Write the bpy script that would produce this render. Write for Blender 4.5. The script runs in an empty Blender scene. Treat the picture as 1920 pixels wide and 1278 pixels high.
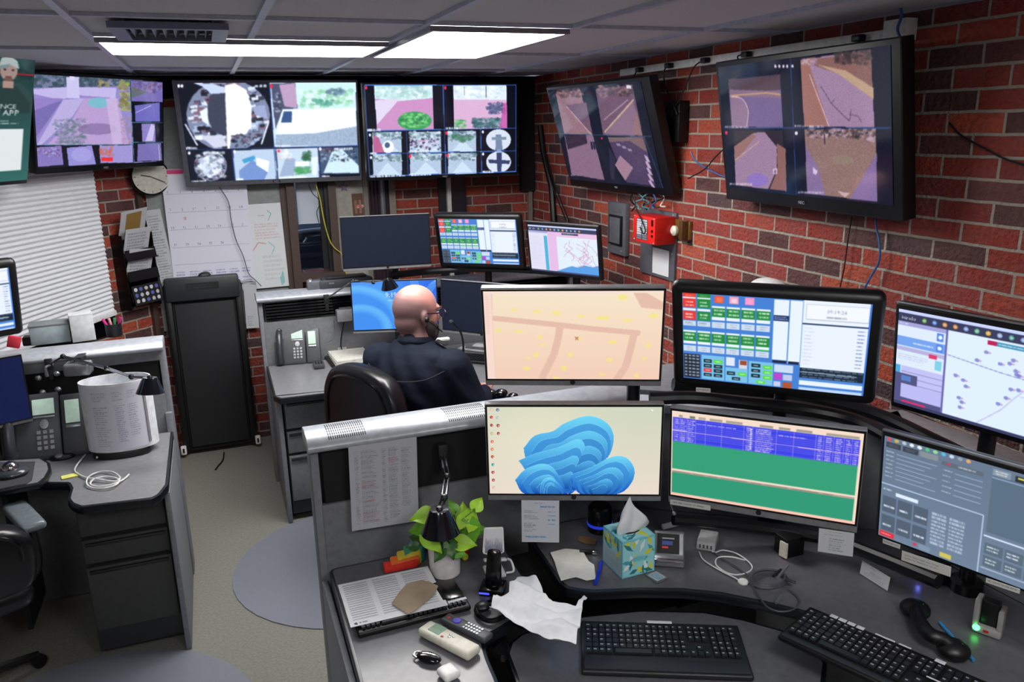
import bpy, bmesh, math, random
import numpy as np
from mathutils import Vector, Matrix, Euler
random.seed(7)
S = bpy.context.scene
COL = S.collection
# ---------------------------------------------------------------- camera
FPX = 1490.0
PITCH, YAW, ROLL, CAMZ = math.radians(15.1), math.radians(20.4), math.radians(1.16), 2.08
cF = Vector((math.sin(YAW) * math.cos(PITCH), math.cos(YAW) * math.cos(PITCH), -math.sin(PITCH)))
_r = Vector((math.cos(YAW), -math.sin(YAW), 0)); _u = _r.cross(cF)
cR = _r * math.cos(ROLL) - _u * math.sin(ROLL)
cU = _r * math.sin(ROLL) + _u * math.cos(ROLL)
cam = bpy.data.cameras.new('camera'); cam.sensor_width = 36; cam.lens = FPX / 1920 * 36
cam.clip_start = 0.05; cam.clip_end = 60
camo = bpy.data.objects.new('camera', cam); COL.objects.link(camo)
camo.matrix_world = Matrix(((cR.x, cU.x, -cF.x, 0), (cR.y, cU.y, -cF.y, 0), (cR.z, cU.z, -cF.z, CAMZ), (0, 0, 0, 1)))
S.camera = camo
# ---------------------------------------------------------------- world, lights, exposure
wd = bpy.data.worlds.new('world'); S.world = wd; wd.use_nodes = True
wd.node_tree.nodes['Background'].inputs[0].default_value = (0.35, 0.4, 0.55, 1)
wd.node_tree.nodes['Background'].inputs[1].default_value = 3.0
S.view_settings.view_transform = 'Standard'
S.view_settings.look = 'None'
S.view_settings.gamma = 1
S.view_settings.exposure = 0.0
try: S.view_settings.use_curve_mapping = False
except Exception: pass
TROFFER = 24.0         # radiance of the ceiling troffers
ROOM_X, ROOM_Y, CEIL = 2.25, 5.54, 2.42

def at(x, y, z=None, X=None, Y=None):
    "the point of the place seen at photograph pixel x, y on the plane z=, X= or Y="
    d = cF + cR * ((x - 960) / FPX) - cU * ((y - 639) / FPX)
    t = (z - CAMZ) / d.z if z is not None else (X / d.x if X is not None else Y / d.y)
    return Vector((0, 0, CAMZ)) + d * t
# ---------------------------------------------------------------- materials
def lin(c):
    c = c / 255.0
    return c / 12.92 if c <= 0.04045 else ((c + 0.055) / 1.055) ** 2.4
MATS = {}
def mat(name, rgb, rough=0.5, metal=0.0, var=0.12, scale=40, bump=0.0, emit=0.0, alpha=1.0, coat=0.0, trans=0.0, spec=0.5):
    if name in MATS: return MATS[name]
    m = bpy.data.materials.new(name); m.use_nodes = True; nt = m.node_tree; b = nt.nodes['Principled BSDF']
    col = tuple(lin(c) for c in rgb) + (1,)
    tc = nt.nodes.new('ShaderNodeTexCoord'); nz = nt.nodes.new('ShaderNodeTexNoise')
    nz.inputs['Scale'].default_value = scale; nz.inputs['Detail'].default_value = 3
    nt.links.new(tc.outputs['Object'], nz.inputs['Vector'])
    rp = nt.nodes.new('ShaderNodeValToRGB'); nt.links.new(nz.outputs['Fac'], rp.inputs[0])
    rp.color_ramp.elements[0].position = 0.3; rp.color_ramp.elements[1].position = 0.7
    rp.color_ramp.elements[0].color = tuple(c * (1 - var) for c in col[:3]) + (1,)
    rp.color_ramp.elements[1].color = tuple(min(1, c * (1 + var)) for c in col[:3]) + (1,)
    nt.links.new(rp.outputs[0], b.inputs['Base Color'])
    b.inputs['Roughness'].default_value = rough; b.inputs['Metallic'].default_value = metal
    b.inputs['Specular IOR Level'].default_value = spec
    if coat: b.inputs['Coat Weight'].default_value = coat
    if trans: b.inputs['Transmission Weight'].default_value = trans
    if alpha < 1: b.inputs['Alpha'].default_value = alpha
    if emit:
        b.inputs['Emission Color'].default_value = col; b.inputs['Emission Strength'].default_value = emit
    if bump:
        bp = nt.nodes.new('ShaderNodeBump'); bp.inputs['Strength'].default_value = bump; bp.inputs['Distance'].default_value = 0.002
        nt.links.new(nz.outputs['Fac'], bp.inputs['Height']); nt.links.new(bp.outputs[0], b.inputs['Normal'])
    MATS[name] = m; return m
def painted(name, emit=False, rough=0.6):
    if name in MATS: return MATS[name]
    m = bpy.data.materials.new(name); m.use_nodes = True; nt = m.node_tree; b = nt.nodes['Principled BSDF']
    a = nt.nodes.new('ShaderNodeAttribute'); a.attribute_name = 'Col'
    if emit:
        b.inputs['Base Color'].default_value = (0.012, 0.014, 0.02, 1)
        nt.links.new(a.outputs['Color'], b.inputs['Emission Color']); b.inputs['Emission Strength'].default_value = emit
    else:
        nt.links.new(a.outputs['Color'], b.inputs['Base Color'])
    b.inputs['Roughness'].default_value = rough
    MATS[name] = m; return m
def brick_mat(name, dark=1.0, ox=0.0, oz=0.0):
    m = bpy.data.materials.new(name); m.use_nodes = True; nt = m.node_tree; L = nt.links; b = nt.nodes['Principled BSDF']
    N = nt.nodes.new
    tc = N('ShaderNodeTexCoord'); sx = N('ShaderNodeSeparateXYZ'); cx = N('ShaderNodeCombineXYZ')
    L.new(tc.outputs['Object'], sx.inputs[0])
    ax = N('ShaderNodeMath'); ax.operation = 'ADD'; ax.inputs[1].default_value = 20.32 + ox
    az = N('ShaderNodeMath'); az.operation = 'ADD'; az.inputs[1].default_value = 0.0677 * 40 + oz
    L.new(sx.outputs['X'], ax.inputs[0]); L.new(sx.outputs['Z'], az.inputs[0])
    L.new(ax.outputs[0], cx.inputs[0]); L.new(az.outputs[0], cx.inputs[1])
    dn = N('ShaderNodeTexNoise'); dn.inputs['Scale'].default_value = 14; dn.inputs['Detail'].default_value = 3
    L.new(cx.outputs[0], dn.inputs['Vector'])
    mx = N('ShaderNodeMixRGB'); mx.blend_type = 'ADD'; mx.inputs[0].default_value = 0.006
    L.new(cx.outputs[0], mx.inputs[1]); L.new(dn.outputs['Color'], mx.inputs[2])
    bt = N('ShaderNodeTexBrick'); L.new(mx.outputs[0], bt.inputs['Vector'])
    bt.inputs['Color1'].default_value = (0, 0, 0, 1); bt.inputs['Color2'].default_value = (1, 1, 1, 1)
    bt.inputs['Scale'].default_value = 1; bt.inputs['Brick Width'].default_value = 0.2032; bt.inputs['Row Height'].default_value = 0.0677
    bt.inputs['Mortar Size'].default_value = 0.0055; bt.inputs['Mortar Smooth'].default_value = 0.25
    bt.inputs['Mortar'].default_value = (0.5, 0.5, 0.5, 1)
    rp = N('ShaderNodeValToRGB'); L.new(bt.outputs['Color'], rp.inputs[0]); cr = rp.color_ramp; cr.interpolation = 'CONSTANT'
    cols = [(0.0, (86, 56, 56)), (0.14, (146, 56, 46)), (0.34, (164, 68, 52)), (0.5, (126, 50, 46)), (0.62, (178, 80, 56)), (0.74, (150, 60, 54)), (0.88, (104, 60, 60)), (0.95, (80, 60, 64))]
    while len(cr.elements) < len(cols): cr.elements.new(0.5)
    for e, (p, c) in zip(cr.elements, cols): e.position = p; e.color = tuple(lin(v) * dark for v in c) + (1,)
    n2 = N('ShaderNodeTexNoise'); n2.inputs['Scale'].default_value = 60; n2.inputs['Detail'].default_value = 5; L.new(cx.outputs[0], n2.inputs['Vector'])
    n3 = N('ShaderNodeTexNoise'); n3.inputs['Scale'].default_value = 9; n3.inputs['Detail'].default_value = 4; L.new(cx.outputs[0], n3.inputs['Vector'])
    r2 = N('ShaderNodeMapRange'); r2.inputs[1].default_value = 0.3; r2.inputs[2].default_value = 0.7; r2.inputs[3].default_value = 0.72; r2.inputs[4].default_value = 1.22
    L.new(n2.outputs['Fac'], r2.inputs[0])
    ml = N('ShaderNodeMixRGB'); ml.blend_type = 'MULTIPLY'; ml.inputs[0].default_value = 1; L.new(rp.outputs[0], ml.inputs[1]); L.new(r2.outputs[0], ml.inputs[2])
    r3 = N('ShaderNodeMapRange'); r3.inputs[1].default_value = 0.35; r3.inputs[2].default_value = 0.75; r3.inputs[3].default_value = 0.0; r3.inputs[4].default_value = 0.35
    L.new(n3.outputs['Fac'], r3.inputs[0])
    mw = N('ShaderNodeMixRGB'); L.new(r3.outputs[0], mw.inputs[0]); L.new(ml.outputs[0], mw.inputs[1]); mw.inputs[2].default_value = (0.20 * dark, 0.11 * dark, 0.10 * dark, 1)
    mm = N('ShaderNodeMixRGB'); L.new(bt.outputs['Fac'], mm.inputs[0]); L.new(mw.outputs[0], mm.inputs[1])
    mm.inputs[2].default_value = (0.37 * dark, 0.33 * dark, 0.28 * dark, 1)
    L.new(mm.outputs[0], b.inputs['Base Color']); b.inputs['Roughness'].default_value = 0.75; b.inputs['Specular IOR Level'].default_value = 0.3
    iv = N('ShaderNodeMath'); iv.operation = 'SUBTRACT'; iv.inputs[0].default_value = 1; L.new(bt.outputs['Fac'], iv.inputs[1])
    ad = N('ShaderNodeMath'); ad.operation = 'MULTIPLY_ADD'; ad.inputs[1].default_value = 3.0; L.new(n2.outputs['Fac'], ad.inputs[0]); L.new(iv.outputs[0], ad.inputs[2])
    bp = N('ShaderNodeBump'); bp.inputs['Strength'].default_value = 0.8; bp.inputs['Distance'].default_value = 0.006
    L.new(ad.outputs[0], bp.inputs['Height']); L.new(bp.outputs[0], b.inputs['Normal'])
    return m
def cmat(i):
    "common materials"
    T = {
     'black': ((9, 9, 12), .42, 0), 'blackgloss': ((8, 8, 11), .15, 0), 'blackmatte': ((5, 5, 6), .8, 0), 'darkplastic': ((24, 26, 30), .45, 0),
     'bezel': ((12, 13, 18), .35, 0), 'hpgrey': ((128, 128, 132), .45, .1), 'silver': ((150, 152, 156), .35, .7), 'chrome': ((200, 200, 205), .12, 1.0),
     'white': ((222, 222, 222), .45, 0), 'paper': ((205, 205, 210), .8, 0), 'laminate': ((118, 118, 122), .3, 0), 'laminate_dark': ((90, 90, 95), .3, 0), 'edge': ((16, 19, 26), .3, 0),
     'panel': ((112, 114, 120), .5, 0), 'paneldark': ((102, 104, 108), .55, 0), 'capmetal': ((176, 180, 188), .38, .35),
     'cable': ((10, 10, 12), .5, 0), 'cablegrey': ((70, 70, 76), .5, 0), 'cablewhite': ((205, 205, 205), .5, 0), 'cableblue': ((45, 95, 160), .5, 0), 'cableyellow': ((200, 190, 60), .5, 0),
     'phone': ((64, 66, 72), .45, 0), 'leather': ((14, 14, 18), .3, 0), 'beige': ((214, 210, 196), .45, 0), 'red': ((190, 20, 16), .4, 0), 'brown': ((66, 52, 48), .55, 0),
     'steel': ((98, 100, 108), .45, .2),
    }
    c, r, m = T[i]
    return mat(i, c, r, m)
# ---------------------------------------------------------------- mesh builder
class MB:
    def __init__(s): s.v = []; s.f = []
    def add(s, vs, fs, M=None):
        n = len(s.v)
        s.v += [tuple(M @ Vector(p)) if M is not None else tuple(p) for p in vs]
        s.f += [tuple(i + n for i in f) for f in fs]; return s
    def box(s, c, d, rot=None, M=None, taper=1.0):
        x, y, z = (k / 2 for k in d)
        vs = [(sx * x * (taper if sz > 0 else 1), sy * y * (taper if sz > 0 else 1), sz * z) for sz in (-1, 1) for sy in (-1, 1) for sx in (-1, 1)]
        R = Matrix.Translation(Vector(c))
        if rot is not None: R = R @ (Euler(rot).to_matrix().to_4x4())
        if M is not None: R = M @ R
        return s.add(vs, [(0, 2, 3, 1), (4, 5, 7, 6), (0, 1, 5, 4), (2, 6, 7, 3), (0, 4, 6, 2), (1, 3, 7, 5)], R)
    def prism(s, poly, z0, z1, M=None):
        n = len(poly); z0s = z0 if hasattr(z0, '__len__') else [z0] * n; z1s = z1 if hasattr(z1, '__len__') else [z1] * n
        a = sum(poly[i][0] * poly[(i + 1) % n][1] - poly[(i + 1) % n][0] * poly[i][1] for i in range(n))
        if a < 0: poly = list(poly)[::-1]; z0s = list(z0s)[::-1]; z1s = list(z1s)[::-1]
        vs = [(p[0], p[1], z) for p, z in zip(poly, z0s)] + [(p[0], p[1], z) for p, z in zip(poly, z1s)]
        fs = [tuple(range(n))[::-1], tuple(range(n, 2 * n))] + [(i, (i + 1) % n, n + (i + 1) % n, n + i) for i in range(n)]
        return s.add(vs, fs, M)
    def tube(s, pts, r, n=8, cap=True, M=None):
        pts = [Vector(p) for p in pts]; m = len(pts); rs = r if hasattr(r, '__len__') else [r] * m
        vs = []; up = None
        for i, p in enumerate(pts):
            t = (pts[min(i + 1, m - 1)] - pts[max(i - 1, 0)])
            if t.length < 1e-9: t = Vector((0, 0, 1))
            t.normalize()
            if up is None: up = Vector((0, 0, 1)) if abs(t.z) < .9 else Vector((1, 0, 0))
            a = t.cross(up)
            if a.length < 1e-4: a = t.cross(Vector((0.3, 1, 0.2)))
            a.normalize(); b = a.cross(t); b.normalize(); up = b
            for k in range(n):
                an = 2 * math.pi * k / n; vs.append(p + (a * math.cos(an) + b * math.sin(an)) * rs[i])
        fs = [(i * n + k, i * n + (k + 1) % n, (i + 1) * n + (k + 1) % n, (i + 1) * n + k) for i in range(m - 1) for k in range(n)]
        if cap: fs += [tuple(range(n))[::-1], tuple((m - 1) * n + k for k in range(n))]
        return s.add(vs, fs, M)
    def lathe(s, prof, n=24, M=None, sx=1.0, sy=1.0):
        vs = [(r * math.cos(2 * math.pi * k / n) * sx, r * math.sin(2 * math.pi * k / n) * sy, z) for r, z in prof for k in range(n)]
        m = len(prof)
        fs = [(i * n + k, i * n + (k + 1) % n, (i + 1) * n + (k + 1) % n, (i + 1) * n + k) for i in range(m - 1) for k in range(n)]
        if prof[0][0] > 1e-5: fs.append(tuple(range(n))[::-1])
        if prof[-1][0] > 1e-5: fs.append(tuple((m - 1) * n + k for k in range(n)))
        return s.add(vs, fs, M)
    def ell(s, c, r, n=16, M=None, rot=None):
        R = Matrix.Translation(Vector(c))
        if rot is not None: R = R @ Euler(rot).to_matrix().to_4x4()
        if M is not None: R = M @ R
        pr = []
        k = n // 2
        for i in range(k + 1):
            a = -math.pi / 2 + math.pi * i / k; pr.append((max(1e-4, math.cos(a)), math.sin(a)))
        D = Matrix.Diagonal((r[0], r[1], r[2], 1))
        return s.lathe(pr, n, R @ D)
    def grid(s, nx, ny, fn):
        n = len(s.v)
        for j in range(ny + 1):
            for i in range(nx + 1): s.v.append(tuple(fn(i / nx, j / ny)))
        for j in range(ny):
            for i in range(nx):
                a = n + j * (nx + 1) + i; s.f.append((a, a + 1, a + nx + 2, a + nx + 1))
        return s
def chainmat(o):
    M = Matrix.Identity(4)
    while o is not None: M = o.matrix_basis @ M; o = o.parent
    return M
def build(name, mb, m, parent=None, world=False, bevel=0.0, smooth=None, seg=2, solid=0.0, angle=35):
    "link a builder's shape as ONE mesh object; world=True: the shape is in world coordinates"
    me = bpy.data.meshes.new(name)
    vs = mb.v
    if world and parent is not None:
        I = chainmat(parent).inverted(); vs = [tuple(I @ Vector(p)) for p in vs]
    me.from_pydata(vs, [], mb.f)
    bm = bmesh.new(); bm.from_mesh(me)
    bmesh.ops.remove_doubles(bm, verts=bm.verts, dist=1e-5)
    if solid: bmesh.ops.solidify(bm, geom=bm.faces[:], thickness=solid)
    bmesh.ops.recalc_face_normals(bm, faces=bm.faces)
    if bevel:
        es = [e for e in bm.edges if e.is_manifold and e.calc_face_angle(0) > math.radians(30)]
        if es: bmesh.ops.bevel(bm, geom=es, offset=bevel, segments=seg, affect='EDGES', profile=.5, clamp_overlap=True)
    bm.to_mesh(me); bm.free()
    if smooth is None: smooth = True
    if smooth:
        for p in me.polygons: p.use_smooth = True
        try: me.set_sharp_from_angle(angle=math.radians(angle))
        except Exception: pass
    me.materials.append(cmat(m) if isinstance(m, str) else m)
    o = bpy.data.objects.new(name, me); COL.objects.link(o)
    if parent is not None: o.parent = parent
    return o
def tag(o, label=None, cat=None, group=None, kind=None):
    if label: o['label'] = label
    if cat: o['category'] = cat
    if group: o['group'] = group
    if kind: o['kind'] = kind
    return o
def thing(name, label, cat, loc=(0, 0, 0), rz=0.0, group=None, rot=None):
    o = bpy.data.objects.new(name, None); o.empty_display_size = .05; COL.objects.link(o)
    o.location = loc; o.rotation_euler = rot if rot is not None else (0, 0, rz)
    return tag(o, label, cat, group)
def copytree(o, parent=None):
    c = o.copy(); COL.objects.link(c)
    if parent is not None: c.parent = parent
    for ch in list(o.children): copytree(ch, c)
    return c
def struct(name, mb, m, **k):
    o = build(name, mb, m, **k); o['kind'] = 'structure'; return o
def curve_pts(ctrl, n=8):
    "Catmull-Rom through control points"
    P = [Vector(p) for p in ctrl]; P = [P[0] * 2 - P[1]] + P + [P[-1] * 2 - P[-2]]; out = []
    for i in range(1, len(P) - 2):
        for k in range(n):
            t = k / n; a, b, c, d = P[i - 1:i + 3]
            out.append(.5 * ((2 * b) + (c - a) * t + (2 * a - 5 * b + 4 * c - d) * t * t + (3 * b - a - 3 * c + d) * t ** 3))
    out.append(P[-2]); return out
# ---------------------------------------------------------------- flat pictures (screens, papers) painted on a mesh grid
_g = {}
def glyphs(s):
    if s in _g: return _g[s]
    cu = bpy.data.curves.new('t', 'FONT'); cu.body = s; cu.resolution_u = 2
    o = bpy.data.objects.new('t', cu); COL.objects.link(o)
    dg = bpy.context.evaluated_depsgraph_get(); me = o.evaluated_get(dg).to_mesh(); me.calc_loop_triangles()
    V = np.array([v.co[:2] for v in me.vertices]) if len(me.vertices) else np.zeros((1, 2))
    T = [tuple(t.vertices) for t in me.loop_triangles]
    o.evaluated_get(dg).to_mesh_clear(); bpy.data.objects.remove(o); bpy.data.curves.remove(cu)
    V = V - V.min(0) * np.array([1, 0]); _g[s] = (V, T, V[:, 0].max()); return _g[s]
class Pic:
    def __init__(s, w, h, bg=(0, 0, 0), quad=None, seed=1):
        s.w, s.h = w, h; s.a = np.zeros((h, w, 3)) + np.array(bg, float); s.H = None; s.rng = np.random.RandomState(seed)
        if quad: s.setq(quad)
        s.YY, s.XX = np.mgrid[0:h, 0:w]
    def setq(s, quad):
        A = []; b = []
        for (x, y), (u, v) in zip(quad, ((0, 0), (100, 0), (100, 100), (0, 100))):
            A.append([x, y, 1, 0, 0, 0, -u * x, -u * y]); b.append(u); A.append([0, 0, 0, x, y, 1, -v * x, -v * y]); b.append(v)
        s.H = np.append(np.linalg.solve(np.array(A, float), np.array(b, float)), 1).reshape(3, 3)
    def m(s, x, y):
        if s.H is not None:
            q = s.H @ np.array([x, y, 1.0]); x, y = q[0] / q[2], q[1] / q[2]
        return x / 100 * s.w, y / 100 * s.h
    def _mask(s, P):
        x0 = max(0, int(math.floor(min(p[0] for p in P)))); x1 = min(s.w, int(math.ceil(max(p[0] for p in P))) + 1)
        y0 = max(0, int(math.floor(min(p[1] for p in P)))); y1 = min(s.h, int(math.ceil(max(p[1] for p in P))) + 1)
        if x1 <= x0 or y1 <= y0: return None
        X = s.XX[y0:y1, x0:x1] + .5; Y = s.YY[y0:y1, x0:x1] + .5; M = np.zeros(X.shape, bool); n = len(P)
        for i in range(n):
            (xa, ya), (xb, yb) = P[i], P[(i + 1) % n]
            if ya == yb: continue
            M ^= ((ya > Y) != (yb > Y)) & (X < (xb - xa) * (Y - ya) / (yb - ya) + xa)
        return slice(y0, y1), slice(x0, x1), M
    def fillP(s, P, c, a=1.0, noise=0):
        r = s._mask(P)
        if r is None: return s
        ys, xs, M = r; c = np.array(c, float)
        if c.ndim == 2:   # vertical gradient inside the shape
            t = np.linspace(0, 1, M.shape[0])[:, None, None]; c = c[0] * (1 - t) + c[1] * t + np.zeros(M.shape + (3,))
        else: c = np.zeros(M.shape + (3,)) + c
        if noise: c = c + s.rng.randn(*M.shape, 1) * noise
        A = s.a[ys, xs]; A[M] = A[M] * (1 - a) + c[M] * a; return s
    def poly(s, pts, c, a=1.0, noise=0): return s.fillP([s.m(*p) for p in pts], c, a, noise)
    def rect(s, x0, y0, x1, y1, c, a=1.0, noise=0): return s.poly([(x0, y0), (x1, y0), (x1, y1), (x0, y1)], c, a, noise)
    def ell(s, x, y, rx, ry, c, a=1.0, noise=0):
        return s.poly([(x + rx * math.cos(t), y + ry * math.sin(t)) for t in np.linspace(0, 2 * math.pi, 28)[:-1]], c, a, noise)
    def line(s, pts, wd, c, a=1.0):
        P = [s.m(*p) for p in pts]
        for (xa, ya), (xb, yb) in zip(P, P[1:]):
            L = math.hypot(xb - xa, yb - ya) or 1; nx, ny = -(yb - ya) / L * wd / 2, (xb - xa) / L * wd / 2
            s.fillP([(xa + nx, ya + ny), (xb + nx, yb + ny), (xb - nx, yb - ny), (xa - nx, ya - ny)], c, a)
        return s
    def scrib(s, x0, y0, x1, y1, rows, c, a=.8, wd=None, fill=.75):
        "rows of small word-like dashes"
        for r in range(rows):
            y = y0 + (y1 - y0) * (r + .5) / rows; x = x0; hh = (y1 - y0) / rows * (wd or .5) / 2
            end = x0 + (x1 - x0) * (fill + (1 - fill) * s.rng.rand())
            while x < end:
                l = (x1 - x0) * (.05 + .12 * s.rng.rand()); s.rect(x, y - hh, min(x + l, end), y + hh, c, a * (.6 + .4 * s.rng.rand())); x += l + (x1 - x0) * .02
        return s
    def grain(s, amp, k=1):
        h, w = s.h // k + 1, s.w // k + 1; n = s.rng.randn(h, w, 1) * amp
        s.a += np.repeat(np.repeat(n, k, 0), k, 1)[:s.h, :s.w]; return s
    def mottle(s, x0, y0, x1, y1, cols, n, r):
        for _ in range(int(n * 2.5)):
            x = x0 + (x1 - x0) * s.rng.rand(); y = y0 + (y1 - y0) * s.rng.rand(); q = r * .6 * (.4 + s.rng.rand()); a = s.rng.rand() * 3
            s.poly([(x + q * (.7 + .6 * s.rng.rand()) * math.cos(a + k * 1.05), y + .7 * q * (.7 + .6 * s.rng.rand()) * math.sin(a + k * 1.05)) for k in range(6)], cols[s.rng.randint(len(cols))], .55)
        return s
    def blur(s, k=1):
        for _ in range(k):
            p = np.pad(s.a, ((1, 1), (1, 1), (0, 0)), 'edge')
            s.a = (p[1:-1, 1:-1] * 4 + (p[:-2, 1:-1] + p[2:, 1:-1] + p[1:-1, :-2] + p[1:-1, 2:]) * 2 + p[:-2, :-2] + p[2:, 2:] + p[:-2, 2:] + p[2:, :-2]) / 16
        return s
    def text(s, t, x, y, hgt, c, a=1.0, align='l', sx=1.0):
        "x,y: baseline start in 0..100 picture units; hgt: capital height in picture units of height"
        V, T, W = glyphs(t); k = hgt / 100 * s.h / .7; X0 = x / 100 * s.w; Y0 = y / 100 * s.h
        if align == 'c': X0 -= W * k * sx / 2
        if align == 'r': X0 -= W * k * sx
        for tr in T: s.fillP([(X0 + V[i, 0] * k * sx, Y0 - V[i, 1] * k) for i in tr], c, a)
        return s
    def fade(s, fn): s.a = s.a * fn(s.XX / s.w, s.YY / s.h)[..., None]; return s
def picmesh(name, pic, M4, pw, ph, m, parent, bend=None):
    "the picture as a dense coloured grid: local x right, z up, facing -y"
    h, w = pic.h, pic.w
    xs = (np.arange(w + 1) / w - .5) * pw; zs = (.5 - np.arange(h + 1) / h) * ph
    XX, ZZ = np.meshgrid(xs, zs); V = np.stack([XX, np.zeros_like(XX), ZZ], -1).reshape(-1, 3)
    if bend: V = bend(V)
    if M4 is not None:
        Mn = np.array(M4); V = V @ Mn[:3, :3].T + Mn[:3, 3]
    me = bpy.data.meshes.new(name); nf = w * h
    me.vertices.add(len(V)); me.vertices.foreach_set('co', V.astype(np.float32).ravel())
    j, i = np.mgrid[0:h, 0:w]; a = (j * (w + 1) + i).ravel()
    idx = np.stack([a, a + w + 1, a + w + 2, a + 1], -1).astype(np.int32)
    me.loops.add(nf * 4); me.loops.foreach_set('vertex_index', idx.ravel())
    me.polygons.add(nf); me.polygons.foreach_set('loop_start', np.arange(0, nf * 4, 4, dtype=np.int32))
    try: me.polygons.foreach_set('loop_total', np.full(nf, 4, dtype=np.int32))
    except Exception: pass
    me.update(); me.validate()
    c = np.clip(pic.a, 0, 255) / 255; c = np.where(c <= .04045, c / 12.92, ((c + .055) / 1.055) ** 2.4).reshape(-1, 3)
    ca = me.color_attributes.new('Col', 'FLOAT_COLOR', 'CORNER')
    C4 = np.ones((nf, 4, 4), np.float32); C4[:, :, :3] = c[:, None, :]; ca.data.foreach_set('color', C4.ravel())
    me.materials.append(m); o = bpy.data.objects.new(name, me); COL.objects.link(o)
    if parent is not None: o.parent = parent
    return o
SCREEN = painted('lit_screen', emit=1.0, rough=.35); SCREEN.node_tree.nodes['Principled BSDF'].inputs['Specular IOR Level'].default_value = .06
SCREEN_G = painted('lit_screen_glossy', emit=1.0, rough=.08)
PRINT = painted('printed_paper', rough=.7)
# ================================================================ the room
BRICK = brick_mat('brick_running_bond')
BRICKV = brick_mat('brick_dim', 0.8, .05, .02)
TILE = mat('ceiling_tile', (208, 208, 214), .9, var=.06, scale=180, bump=.25)
CARPET = mat('carpet', (112, 112, 104), .95, var=.16, scale=90, bump=.5)
PAINT = mat('wall_paint', (150, 148, 145), .7)
def wall(name, p0, p1, m, z0=0, z1=CEIL, th=.1, x0=0, x1=None):
    d = Vector((p1[0] - p0[0], p1[1] - p0[1], 0)); L = d.length; a = math.atan2(d.y, d.x)
    b = MB(); b.box(((x0 + (x1 or L)) / 2, th / 2, (z0 + z1) / 2), ((x1 or L) - x0, th, z1 - z0))
    o = struct(name, b, m, smooth=False); o.location = (p0[0], p0[1], 0); o.rotation_euler = (0, 0, a); return o
b = MB(); b.box((-.3, 2.2, -.05), (5.6, 7.2, .1)); struct('floor', b, CARPET, smooth=False)
b = MB(); b.box((-.3, 2.2, CEIL + .06), (5.6, 7.2, .1)); struct('ceiling', b, TILE, smooth=False)
# T-bars of the suspended ceiling
b = MB()
GX = [-2.52, -1.975, -1.43, -.885, -.335, .21, .755, 1.3, 1.845]
for gx in GX:
    if gx == .21:
        b.box((gx, 1.1, CEIL + .003), (.024, 4.46, .014)); b.box((gx, 4.74, CEIL + .003), (.024, 1.7, .014))
    else: b.box((gx, 2.2, CEIL + .003), (.024, 7.2, .014))
for gy in (-.48, .61, 1.7, 2.79, 3.88, 4.97): b.box((-.3, gy, CEIL + .0035), (5.2, .024, .012))
b.box((.21, 3.335, CEIL + .0035), (1.09, .024, .012))
struct('trim_1', b, mat('tbar', (190, 194, 214), .4, .0), smooth=False)
wall('wall_right', (ROOM_X, ROOM_Y), (ROOM_X, -1.3), BRICK)
BX0 = at(300, 640, Y=ROOM_Y).x        # where the angled wall starts
ANG = math.radians(46); AD = Vector((-math.sin(ANG), -math.cos(ANG), 0)); AN = Vector((AD.y, -AD.x, 0))   # along the angled wall, and its room-side normal
A0 = Vector((BX0, ROOM_Y, 0))
if AN.y > 0: AN = -AN
def ata(x, y, off=0.0):
    "point of the angled wall seen at a pixel"
    d = cF + cR * ((x - 960) / FPX) - cU * ((y - 639) / FPX); p = Vector((0, 0, CAMZ)); q = A0 + AN * off
    return p + d * ((q - p).dot(AN) / d.dot(AN))
A1 = A0 + AD * 3.4
wall('wall_left', (A1.x, A1.y), (A0.x, A0.y), BRICK)
wall('wall_far_left', (A1.x, -1.3), (A1.x, A1.y), PAINT)
wall('wall_rear', (ROOM_X, -1.3), (A1.x, -1.3), PAINT)
# back wall, left open for window_1
def bx(px, py=430): return at(px, py, Y=ROOM_Y).x
def bz(py, px=600): return at(px, py, Y=ROOM_Y).z
w0, w1, wz0, wz1 = bx(556), bx(626), bz(508), bz(300)
b = MB(); Xa = BX0 - .02
b.box(((Xa + w0) / 2 , .05, CEIL / 2), (w0 - Xa, .1, CEIL)); b.box(((w1 + ROOM_X) / 2, .05, CEIL / 2), (ROOM_X - w1, .1, CEIL))
b.box(((w0 + w1) / 2, .05, wz0 / 2), (w1 - w0, .1, wz0)); b.box(((w0 + w1) / 2, .05, (wz1 + CEIL) / 2), (w1 - w0, .1, CEIL - wz1))
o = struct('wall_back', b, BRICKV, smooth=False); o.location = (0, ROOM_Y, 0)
DK = mat('near_black_panel', (16, 13, 17), .85)  # near-black strips along the wall tops and a near-black corner panel
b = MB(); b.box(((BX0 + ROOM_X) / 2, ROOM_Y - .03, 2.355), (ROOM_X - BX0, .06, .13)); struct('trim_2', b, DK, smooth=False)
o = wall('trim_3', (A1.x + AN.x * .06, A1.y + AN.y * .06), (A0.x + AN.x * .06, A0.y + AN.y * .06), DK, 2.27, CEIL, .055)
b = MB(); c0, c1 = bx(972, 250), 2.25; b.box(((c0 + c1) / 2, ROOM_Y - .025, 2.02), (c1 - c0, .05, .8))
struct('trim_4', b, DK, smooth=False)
b = MB(); b.box((bx(993), ROOM_Y - .015, 1.1), (.028, .03, 2.2)); struct('trim_5', b, mat('grey_trim', (120, 112, 104), .6), smooth=False)
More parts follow.
